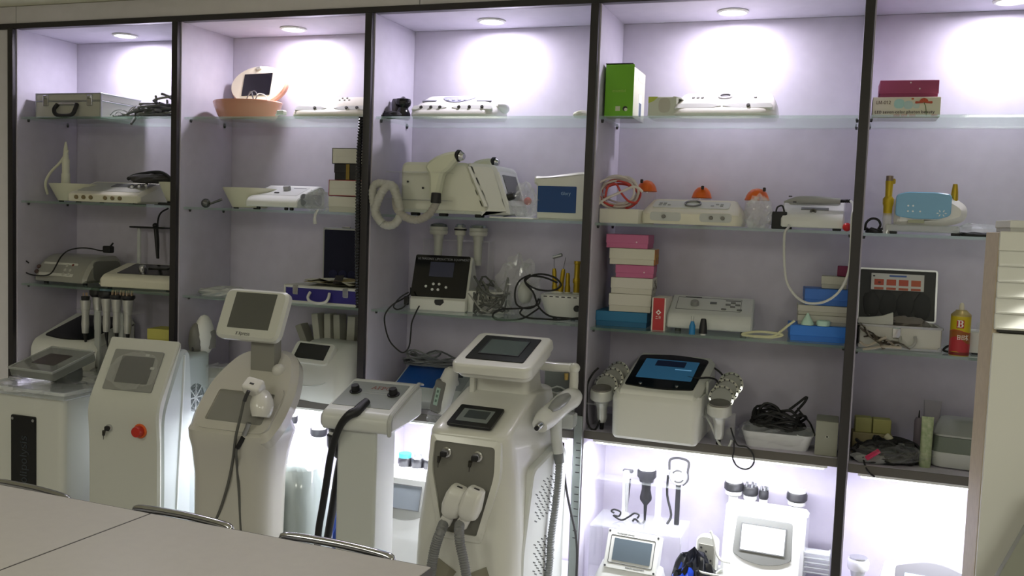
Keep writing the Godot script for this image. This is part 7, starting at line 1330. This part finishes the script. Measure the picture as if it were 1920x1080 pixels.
# slender column with slanted console
func machine_column() -> void:
	var t := thing("column_console", "slender white column carrying a slanted console with two black knobs", "machine", Vector3(2.04, 0, 0.37), 2)
	part(t, "column", sh().box(Vector3(-0.005, 0.03, 0.03), Vector3(0.148, 0.85, 0.16), 0.012, 0.004, 0.01, 4), mat("cdd0ca", 0.4)); part(t, "foot_plate", sh().box(Vector3(0, 0, 0.02), Vector3(0.34, 0.03, 0.34), 0.03), mat("c2c4be", 0.4))
	part(t, "console_body", sh().side(Sh.round_poly([Vector2(0.14, 0.845), Vector2(0.142, 0.89), Vector2(0.125, 0.912), Vector2(-0.1, 0.985), Vector2(-0.135, 0.975), Vector2(-0.135, 0.86), Vector2(0.0, 0.85)], [0.025, 0.025, 0.02, 0.02, 0.02, 0.02, 0.06], 5), -0.133, 0.133, 0.014), mat("d3d5d0", 0.35))
	part(t, "edge_trim", sh().side(Sh.round_poly([Vector2(0.142, 0.84), Vector2(0.145, 0.892), Vector2(0.127, 0.917), Vector2(-0.1, 0.99), Vector2(-0.138, 0.98), Vector2(-0.138, 0.972), Vector2(-0.1, 0.98), Vector2(0.118, 0.908), Vector2(0.134, 0.888), Vector2(0.133, 0.845)], 0.008, 4), 0.122, 0.136, 0.004), mat("b9bbb7", 0.4), "grey edge trim")
	var sl := slope(Vector2(0.125, 0.912), Vector2(-0.1, 0.985))
	part(t, "control_panel", plate(sl, Vector2(-0.003, 0.006), 0.218, 0.175, 0.004, -0.002, 0.0015), mat("8e9490", 0.4), "grey control panel")
	words(t, "AFPC", 0.02, sl * Vector3(0.012, 0.056, 0.0022), sl.basis.get_euler() * 180 / PI, mat("8a4a42", 0.5), "lettering", true)
	part(t, "printed_line", plate(sl, Vector2(0.01, 0.028), 0.08, 0.004, 0.001, 0.001, 0.002), mat("a4a8a4", 0.5)); part(t, "printed_line", plate(sl, Vector2(0.01, 0.014), 0.11, 0.004, 0.001, 0.001, 0.002), mat("a4a8a4", 0.5))
	for sx in [-0.07, 0.075]:
		dial(t, "knob_base", sl, Vector2(sx, 0.02), 0.022, 0.006, BLACK); dial(t, "knob", sl, Vector2(sx, 0.02), 0.015, 0.026, BLACK, "black knob")
	solo("suction_hose", "thick black hose rising from the floor into the slanted console", "hose", sh().tube([Vector3(2.054, 0.941, 0.440), Vector3(2.050, 0.928, 0.470), Vector3(2.047, 0.915, 0.500), Vector3(2.032, 0.906, 0.520), Vector3(2.002, 0.872, 0.520), Vector3(1.966, 0.809, 0.500), Vector3(1.939, 0.736, 0.480), Vector3(1.915, 0.644, 0.460), Vector3(1.896, 0.554, 0.450), Vector3(1.883, 0.475, 0.450), Vector3(1.877, 0.398, 0.450)], func(_s, q): return 0.0125 + 0.005 * exp(-pow((q - 0.09) / 0.07, 2.0)), 12), mat("18181a", 0.45))
	t = thing("vacuum_wand", "black bell-ended vacuum wand on a long black tube behind the slender column", "vacuum wand", Vector3.ZERO)
	part(t, "tube", sh().tube([Vector3(1.883, 0.698, 0.300), Vector3(1.869, 0.627, 0.300), Vector3(1.854, 0.526, 0.300), Vector3(1.839, 0.434, 0.300), Vector3(1.827, 0.362, 0.300)], func(_s, q): return 0.017 - 0.003 * q, 12), mat("18181a", 0.4))
	var c := Vector3(1.880, 0.708, 0.300)
	part(t, "bell", sh().lathe([[0.0, -0.015], [0.022, -0.015], [0.045, 0.01], [0.052, 0.03], [0.054, 0.068], [0.048, 0.074], [0.0, 0.074]], 24, c), mat("1b1b1d", 0.3)); part(t, "white_ring", sh().lathe([[0.0, 0.074], [0.047, 0.074], [0.049, 0.08], [0.047, 0.086], [0.0, 0.086]], 24, c), WHITE, "white ring"); part(t, "cap", sh().lathe([[0.0, 0.086], [0.05, 0.086], [0.054, 0.096], [0.045, 0.116], [0.02, 0.122], [0.0, 0.122]], 24, c), mat("1b1b1d", 0.3))

# tall white laser machine in the middle
func machine_laser() -> void:
	var t := thing("laser_machine", "tall white two-key machine with two black-framed screens and corrugated grey hoses", "machine", Vector3(2.465, 0, 0.25), -3)
	var m := mat("dbdbd3", 0.3, 0.0, 0.25)
	# [y, width, depth, corner, cx, cz]
	part(t, "shell", sh().sect([[0.04, 0.37, 0.52, 0.07, 0, 0.02], [0.35, 0.372, 0.52, 0.07, 0, 0.02], [0.55, 0.365, 0.515, 0.075, 0, 0.018], [0.72, 0.335, 0.5, 0.08, 0, 0.015], [0.82, 0.308, 0.492, 0.07, 0, 0.016], [0.875, 0.292, 0.488, 0.055, 0, 0.018], [0.892, 0.284, 0.47, 0.05, 0, 0.014], [0.91, 0.28, 0.425, 0.05, 0, -0.006], [0.955, 0.27, 0.315, 0.05, 0.002, -0.055], [0.985, 0.262, 0.23, 0.05, 0.004, -0.085], [0.992, 0.24, 0.2, 0.045, 0.004, -0.09]], 7), m)
	part(t, "base_plinth", sh().box(Vector3(0, 0, 0), Vector3(0.32, 0.05, 0.42), 0.05), mat("6a6b69", 0.5))
	part(t, "neck", sh().sect([[0.98, 0.225, 0.17, 0.03, 0.01, -0.06], [1.0, 0.205, 0.15, 0.025, 0.012, -0.05], [1.085, 0.2, 0.14, 0.025, 0.014, -0.03]], 4), m, "square neck"); part(t, "neck_rib", sh().box(Vector3(-0.085, 0.975, 0.035), Vector3(0.02, 0.09, 0.02), 0.006), m)
	var hx := Transform3D(Basis(Vector3.UP, deg_to_rad(2)) * Basis(Vector3.RIGHT, deg_to_rad(17.0)), Vector3(0.03, 1.137, 0.048))
	var s := sh(); s.x = hx
	var hd := part(t, "screen_head", s.box(Vector3(0, -0.036, 0), Vector3(0.282, 0.036, 0.272), 0.03, 0.012, 0.004, 5), m, "tilted screen head"); s = sh(); s.x = hx
	part(hd, "head_tray", s.box(Vector3(0, -0.062, -0.008), Vector3(0.268, 0.025, 0.25), 0.035, 0.002, 0.015, 5), m, "lower head shell")
	var top := hx * Transform3D(Basis(Vector3.RIGHT, -PI / 2), Vector3.ZERO)
	part(hd, "screen_bezel", plate(top, Vector2(0.0, 0.006), 0.208, 0.195, 0.008, -0.002, 0.003, 0.001), mat("131314", 0.25), "glossy black bezel"); part(hd, "display", plate(top, Vector2(0.0, 0.012), 0.138, 0.118, 0.002, 0.002, 0.0042), mat("596361", 0.12), "grey screen")
	part(hd, "bezel_step", ring_frame(top, Vector2(0.0, 0.012), 0.146, 0.126, 0.003, 0.004, 0.0025, 0.005), mat("1e1e20", 0.3))
	# lower screen on the sloping shelf
	var lx := Transform3D(Basis(Vector3.RIGHT, deg_to_rad(-69)), Vector3(0.0, 0.9285, 0.19))
	part(t, "lower_bezel", plate(lx, Vector2(0, 0), 0.158, 0.122, 0.007, -0.006, 0.004, 0.001), mat("131314", 0.25), "black lower bezel"); part(t, "lower_display", plate(lx, Vector2(0.0, 0.0), 0.112, 0.074, 0.002, 0.003, 0.005), mat("7c8382", 0.2), "small grey screen"); part(t, "lower_window", plate(lx, Vector2(0.004, 0.006), 0.08, 0.046, 0.001, 0.0045, 0.0056), mat("3a4244", 0.15))
	# shield-shaped recess in front
	var fx := Transform3D(Basis(Vector3.RIGHT, deg_to_rad(-3.5)), Vector3(0.0, 0.715, 0.2715))
	var shield := [Vector2(-0.107, 0.14), Vector2(0.107, 0.14), Vector2(0.11, 0.05), Vector2(0.06, -0.15), Vector2(-0.06, -0.15), Vector2(-0.112, 0.05)]
	var outer := Sh.round_poly([Vector2(-0.124, 0.158), Vector2(0.124, 0.158), Vector2(0.128, 0.045), Vector2(0.075, -0.172), Vector2(-0.075, -0.172), Vector2(-0.13, 0.045)], [0.012, 0.012, 0.03, 0.015, 0.015, 0.03], 4)
	var inner := Sh.round_poly(shield, [0.012, 0.012, 0.03, 0.008, 0.008, 0.03], 4)
	s = sh(); s.x = fx
	var r3 := []
	for q in [[outer, -0.03], [outer, 0.002], [inner, 0.008], [inner, -0.004]]:
		var l := []
		for v in q[0]: l.append(Vector3(v.x, v.y, q[1]))
		r3.append(l)
	part(t, "recess_rim", s.loft(r3, false, false), m, "raised rim")
	s = sh(); s.x = fx
	part(t, "recess_panel", s.prism(inner, -0.03, 0.0), mat("77766f", 0.5), "grey recessed panel")
	for sx in [-0.063, 0.048]:
		var lk := sh(); lk.x = fx * Transform3D(Basis(Vector3.RIGHT, PI / 2), Vector3(sx, 0.105, 0))
		part(t, "key_switch", lk.lathe([[0.0, 0], [0.017, 0], [0.017, 0.006], [0.0125, 0.008], [0.0125, 0.02], [0.0, 0.02]], 18), CHROME, "chrome key switch"); key(t, fx * Vector3(sx - 0.004, 0.1, 0.02))
	# X emblem low on the front
	for k in 2:
		s = sh(); s.x = Transform3D(Basis.IDENTITY, Vector3(0.0, 0.36, 0.279))
		var sg: float = [-1.0, 1.0][k]
		var e := PackedVector2Array()
		for q in [Vector2(0.085, 0.11), Vector2(0.02, 0.075), Vector2(0.055, 0.02), Vector2(0.12, 0.02)]: e.append(Vector2(q.x * sg + 0.01, q.y))
		part(t, "emblem_bar", s.prism(e, 0, 0.003), mat("8f8b79", 0.5), "grey emblem bar")
	# right cheek with three slotted vents
	part(t, "side_panel", sh().side(Sh.round_poly([Vector2(0.2, 0.08), Vector2(0.2, 0.5), Vector2(0.13, 0.76), Vector2(-0.15, 0.8), Vector2(-0.2, 0.75), Vector2(-0.2, 0.08)], 0.03, 4), 0.155, 0.19, 0.006), mat("dfe2df", 0.3), "side panel")
	for g in 3:
		for r in 9:
			for c in 6:
				if (g == 0 and c + r < 2): continue
				part(t, "vent_slot", sh().at(Vector3(0.1905, 0.7 - g * 0.2 - r * 0.015, 0.1 - c * 0.034 - (0.017 if r % 2 else 0.0)), Vector3(-24, 0, 0)).box(Vector3.ZERO, Vector3(0.0014, 0.004, 0.023), 0.0004, -1, -1, 1), mat("5d605f", 0.5))
	# front handpieces with grey corrugated hoses
	for k in 2:
		var c: Vector3 = [Vector3(2.436, 0.664, 0.560), Vector3(2.500, 0.670, 0.575)][k]
		var h := thing("ipl_handpiece", ["left of the two white handpieces hung in the grey recess", "right of the two white handpieces hung in the grey recess"][k], "handpiece", c, -6, "white handpieces in the grey recess")
		h.rotation_degrees.x = 8; h.rotation_degrees.z = -14
		part(h, "head", sh().sect([[-0.045, 0.03, 0.034, 0.012, -0.008, 0.0], [-0.03, 0.062, 0.05, 0.018, -0.002, 0.0], [0.0, 0.07, 0.056, 0.018, 0.0, 0.0], [0.04, 0.064, 0.05, 0.016, 0.002, -0.004], [0.06, 0.055, 0.034, 0.012, 0.004, -0.012], [0.064, 0.045, 0.026, 0.01, 0.004, -0.014]], 5), mat("dddcd6", 0.22, 0.0, 0.4))
		part(h, "window_slot", sh().box(Vector3(0.006, 0.062, -0.008), Vector3(0.02, 0.004, 0.008), 0.003), INK, "dark slot"); part(h, "collar", sh().cyl(Vector3(-0.008, -0.042, 0), Vector3(-0.018, -0.075, 0.0), 0.019, 0.0205, 16, 0.003), mat("dddcd6", 0.25))
	solo("corrugated_hose", "grey corrugated hose falling from the left white handpiece", "hose", sh().hose([Vector3(2.405, 0.599, 0.562), Vector3(2.412, 0.587, 0.600), Vector3(2.400, 0.553, 0.600), Vector3(2.390, 0.508, 0.600), Vector3(2.383, 0.446, 0.600), Vector3(2.381, 0.385, 0.600)], 0.0175, 0.008, 0.003), mat("7b7c7c", 0.45))
	solo("corrugated_hose", "grey corrugated hose falling from the right white handpiece", "hose", sh().hose([Vector3(2.468, 0.612, 0.580), Vector3(2.483, 0.601, 0.620), Vector3(2.488, 0.564, 0.620), Vector3(2.501, 0.515, 0.620), Vector3(2.512, 0.466, 0.620), Vector3(2.517, 0.415, 0.620)], 0.0165, 0.008, 0.003), mat("7b7c7c", 0.45))
	# bracket arm and the pistol handpiece on it
	t = thing("bracket_arm", "white squared bracket arm on the right of the tall two-key machine", "bracket", Vector3.ZERO)
	part(t, "arm", sh().tube([Vector3(2.563, 1.072, 0.150), Vector3(2.632, 1.070, 0.150), Vector3(2.705, 1.073, 0.150)], 0.017, 10, 1), m); part(t, "arm", sh().tube([Vector3(2.702, 1.072, 0.150), Vector3(2.704, 1.026, 0.150), Vector3(2.701, 0.960, 0.150)], 0.016, 10, 1), m); part(t, "elbow", sh().ball(Vector3(2.703, 1.072, 0.150), Vector3(0.021, 0.019, 0.021)), m)
	part(t, "brass_knob", sh().cyl(Vector3(2.678, 1.053, 0.160), Vector3(2.679, 1.030, 0.160), 0.008, 0.007, 12), mat("b59b5c", 0.35, 0.5), "brass knob")
	part(t, "cradle", sh().box(Vector3(2.670, 0.866, 0.170), Vector3(0.1, 0.05, 0.06), 0.006), clear("dfe3e0", 0.45), "clear cradle")
	t = thing("pistol_handpiece", "white pistol-shaped handpiece with grey window and steel nozzle on the right bracket", "handpiece")
	part(t, "barrel", sh().tube([Vector3(2.642, 0.898, 0.330), Vector3(2.647, 0.911, 0.300), Vector3(2.662, 0.929, 0.260), Vector3(2.686, 0.957, 0.200), Vector3(2.705, 0.971, 0.160), Vector3(2.711, 0.974, 0.140)], func(_s, q): return 0.037 * smoothstep(-0.5, 0.25, q) * (1.0 - smoothstep(0.85, 1.25, q)), 16, 6), mat("dcddd9", 0.25, 0.0, 0.4))
	part(t, "grey_window", sh().tube([Vector3(2.668, 0.949, 0.300), Vector3(2.688, 0.970, 0.260), Vector3(2.706, 0.987, 0.220)], func(_s, q): return 0.019 * (0.6 + 0.5 * sin(PI * q)), 12, 5), mat("8f918f", 0.3), "grey window"); part(t, "nozzle", sh().cyl(Vector3(2.654, 0.912, 0.310), Vector3(2.642, 0.897, 0.360), 0.0125, 0.011, 16, 0.002), CHROME, "steel nozzle"); part(t, "nozzle_bore", sh().cyl(Vector3(2.644, 0.899, 0.354), Vector3(2.641, 0.894, 0.366), 0.008, 0.008, 12), RUBBER)
	part(t, "grip", sh().tube([Vector3(2.661, 0.908, 0.200), Vector3(2.662, 0.843, 0.200), Vector3(2.673, 0.779, 0.200)], func(_s, q): return 0.021 - 0.002 * q, 14), mat("d3d6d3", 0.3)); part(t, "grey_collar", sh().tube([Vector3(2.672, 0.782, 0.200), Vector3(2.678, 0.746, 0.200)], 0.017, 12, 2), mat("7d8082", 0.4), "grey collar")
	part(t, "hose", sh().hose([Vector3(2.676, 0.751, 0.200), Vector3(2.679, 0.688, 0.210), Vector3(2.678, 0.600, 0.230), Vector3(2.673, 0.493, 0.250), Vector3(2.671, 0.399, 0.250), Vector3(2.663, 0.303, 0.250)], 0.0135, 0.009, 0.0025, 10), mat("8b8f90", 0.45), "grey corrugated hose")
	solo("grey_lead", "thin dark lead running down beside the slotted steel rail", "cable", sh().tube([Vector3(2.651, 0.786, 0.070), Vector3(2.659, 0.689, 0.070), Vector3(2.671, 0.613, 0.070), Vector3(2.690, 0.537, 0.070), Vector3(2.711, 0.461, 0.070), Vector3(2.720, 0.384, 0.070), Vector3(2.720, 0.296, 0.070)], 0.0045, 7), INK)
	# second handpiece on the far left side
	t = thing("side_handpiece", "white and grey handpiece with green label on the left of the tall machine", "handpiece", Vector3(2.217, 0.950, 0.140), -3)
	t.rotation_degrees.z = -12
	part(t, "back_shell", sh().sect([[-0.09, 0.04, 0.05, 0.015], [-0.05, 0.055, 0.06, 0.02], [0.04, 0.062, 0.06, 0.024, 0.004, 0], [0.075, 0.05, 0.05, 0.022, 0.006, 0], [0.086, 0.03, 0.03, 0.013, 0.008, 0]], 5), mat("d6d7d0", 0.3)); part(t, "grey_face", sh().box(Vector3(-0.012, -0.088, 0.026), Vector3(0.046, 0.125, 0.014), 0.012), mat("72716b", 0.4), "grey face"); part(t, "green_label", sh().box(Vector3(-0.014, -0.06, 0.0335), Vector3(0.017, 0.066, 0.001), 0.0004), mat("a9c2b0", 0.5), "pale green label")
	for k in 3: part(t, "label_print", sh().box(Vector3(-0.014, -0.048 + k * 0.018, 0.0347), Vector3(0.008, 0.01, 0.0004), 0.0002), mat("5f7868", 0.5))
	part(t, "clear_holder", sh().box(Vector3(0.0, -0.125, 0), Vector3(0.07, 0.035, 0.08), 0.006), ACRYL, "clear holder")

# ---------------------------------------------------------------- tables, chairs and the louvred cabinet
func front_of_room() -> void:
	var yaw := -2.5
	var dx := Vector3(cos(deg_to_rad(2.5)), 0, sin(deg_to_rad(2.5)))
	var dz := Vector3(-sin(deg_to_rad(2.5)), 0, cos(deg_to_rad(2.5)))
	var corner := Vector3(2.688, 0.750, 1.281)
	var labels := ["pale grey-topped white table nearest the tall white machine", "pale grey-topped white table continuing the row, left of the seam"]
	var x0 := 0.0
	for k in 2:
		var w: float = [0.853, 1.2][k]
		var c := corner - dx * (x0 + w / 2) + dz * 0.35
		var t := thing("table", labels[k], "table", Vector3(c.x, 0, c.z), yaw, "white tables in the foreground")
		part(t, "tabletop", sh().box(Vector3(0, 0.722, 0), Vector3(w - 0.004, 0.028, 0.698), 0.003), grain("c6c2b8", 0.4, 4.0, 0.015, 8), "pale grey laminate top")
		part(t, "edge_band", ring_frame(Transform3D(Basis(Vector3.RIGHT, -PI / 2), Vector3(0, 0.7225, 0)), Vector2.ZERO, w - 0.001, 0.701, 0.003, 0.0022, 0, 0.0265), mat("4a453c", 0.5), "dark edge band")
		for sx in [-1, 1]:
			for sz in [-1, 1]: part(t, "leg", sh().box(Vector3(sx * (w / 2 - 0.26), 0, sz * 0.3), Vector3(0.04, 0.722, 0.04), 0.004), mat("d6d4cc", 0.4))
		for sz in [-1, 1]: part(t, "apron", sh().box(Vector3(0, 0.66, sz * 0.3), Vector3(w - 0.13, 0.062, 0.022), 0.002), mat("d6d4cc", 0.4))
		x0 += w
	var ch := [[Vector3(1.288, 0.712, 1.120), "chrome-framed black chair behind the table at the left edge", -6], [Vector3(1.848, 0.707, 1.130), "chrome-framed black chair behind the seam between the tables", -4], [Vector3(2.341, 0.699, 1.130), "chrome-framed black chair behind the right end of the tables", -4]]
	for q in ch:
		var t := thing("chair", q[1], "chair", Vector3(q[0].x, 0, 1.16), q[2], "chairs behind the tables")
		var yt: float = q[0].y + 0.003
		for sx in [-1, 1]:
			part(t, "frame", sh().tube([Vector3(sx * 0.175, yt - 0.02, -0.02), Vector3(sx * 0.185, yt - 0.06, -0.015), Vector3(sx * 0.19, 0.46, 0.0), Vector3(sx * 0.19, 0.02, -0.06)], 0.011, 10, 3), CHROME, "chrome frame tube"); part(t, "leg", sh().tube([Vector3(sx * 0.19, 0.44, 0.0), Vector3(sx * 0.19, 0.43, 0.36), Vector3(sx * 0.19, 0.4, 0.385), Vector3(sx * 0.19, 0.01, 0.4)], 0.011, 10, 3), CHROME)
		part(t, "top_rail", sh().tube([Vector3(-0.18, yt - 0.045, -0.018), Vector3(-0.172, yt - 0.012, -0.024), Vector3(-0.15, yt, -0.026), Vector3(0, yt + 0.002, -0.034), Vector3(0.15, yt, -0.026), Vector3(0.172, yt - 0.012, -0.024), Vector3(0.18, yt - 0.045, -0.018)], 0.011, 10), CHROME, "curved chrome top rail")
		part(t, "backrest", sh().box(Vector3(0, yt - 0.2, -0.02), Vector3(0.335, 0.188, 0.022), 0.01, 0.008), mat("1b1a1b", 0.4), "black padded backrest"); part(t, "seat", sh().box(Vector3(0, 0.435, 0.19), Vector3(0.39, 0.05, 0.38), 0.03, 0.015), mat("1b1a1b", 0.5), "black padded seat")
	# cabinet with sloping white slats at the right edge
	var t := thing("louvred_cabinet", "tall white cabinet with five glossy sloping slats and tan edge at the right", "cabinet", Vector3(4.172, 0, 0.9), 0)
	var wood := grain("c4b499", 0.5, 6.0, 0.06, 4)
	for sx in [-0.2865, 0.2865]: part(t, "side_panel", sh().box(Vector3(sx, 0, -0.006), Vector3(0.016, 1.588, 0.19), 0.0015), wood, "tan side panel")
	part(t, "top_panel", sh().box(Vector3(0, 1.57, 0), Vector3(0.556, 0.018, 0.19), 0.001), mat("dcdcd4", 0.35)); part(t, "back_panel", sh().box(Vector3(0, 0, -0.095), Vector3(0.556, 1.57, 0.01), 0.001), mat("d2d1c8", 0.5))
	part(t, "header_panel", sh().box(Vector3(0, 1.548, 0.094), Vector3(0.586, 0.042, 0.012), 0.002), mat("dcdcd4", 0.3), "header panel")
	for k in 5:
		var s := sh(); s.at(Vector3(0, 1.514 - k * 0.0345, 0.098), Vector3(-14, 0, 0))
		part(t, "slat", s.box(Vector3(0, -0.0, 0), Vector3(0.584, 0.0375, 0.01), 0.004, 0.004), mat("dfe0da", 0.08, 0.0, 0.6), "glossy sloping slat")
	for yy in [0.45, 0.9, 1.36]: part(t, "inner_shelf", sh().box(Vector3(0, yy, -0.005), Vector3(0.55, 0.014, 0.16), 0.001), mat("cfcfc7", 0.5))
	part(t, "dark_gap", sh().box(Vector3(0, 1.37, 0.085), Vector3(0.57, 0.007, 0.02), 0.001), mat("2a2926", 0.6), "dark shadow gap"); part(t, "door", sh().box(Vector3(0, 0.06, 0.096), Vector3(0.586, 1.308, 0.014), 0.002), mat("dadad3", 0.4), "plain white door")
	part(t, "plinth", sh().box(Vector3(0, 0, 0.08), Vector3(0.55, 0.058, 0.016), 0.001), mat("a9a79d", 0.5))
	carton("flat_box", "flat white carton lying on the louvred cabinet", Vector3(3.975, 1.589, 0.9), Vector3(0.16, 0.026, 0.14), 4, mat("b9b9b4", 0.6), mat("d6d6d0", 0.5))
	t = thing("leaning_board", "grey-green board leaning in shadow at the lower right corner", "board", Vector3(3.932, 0.935, 1.130))
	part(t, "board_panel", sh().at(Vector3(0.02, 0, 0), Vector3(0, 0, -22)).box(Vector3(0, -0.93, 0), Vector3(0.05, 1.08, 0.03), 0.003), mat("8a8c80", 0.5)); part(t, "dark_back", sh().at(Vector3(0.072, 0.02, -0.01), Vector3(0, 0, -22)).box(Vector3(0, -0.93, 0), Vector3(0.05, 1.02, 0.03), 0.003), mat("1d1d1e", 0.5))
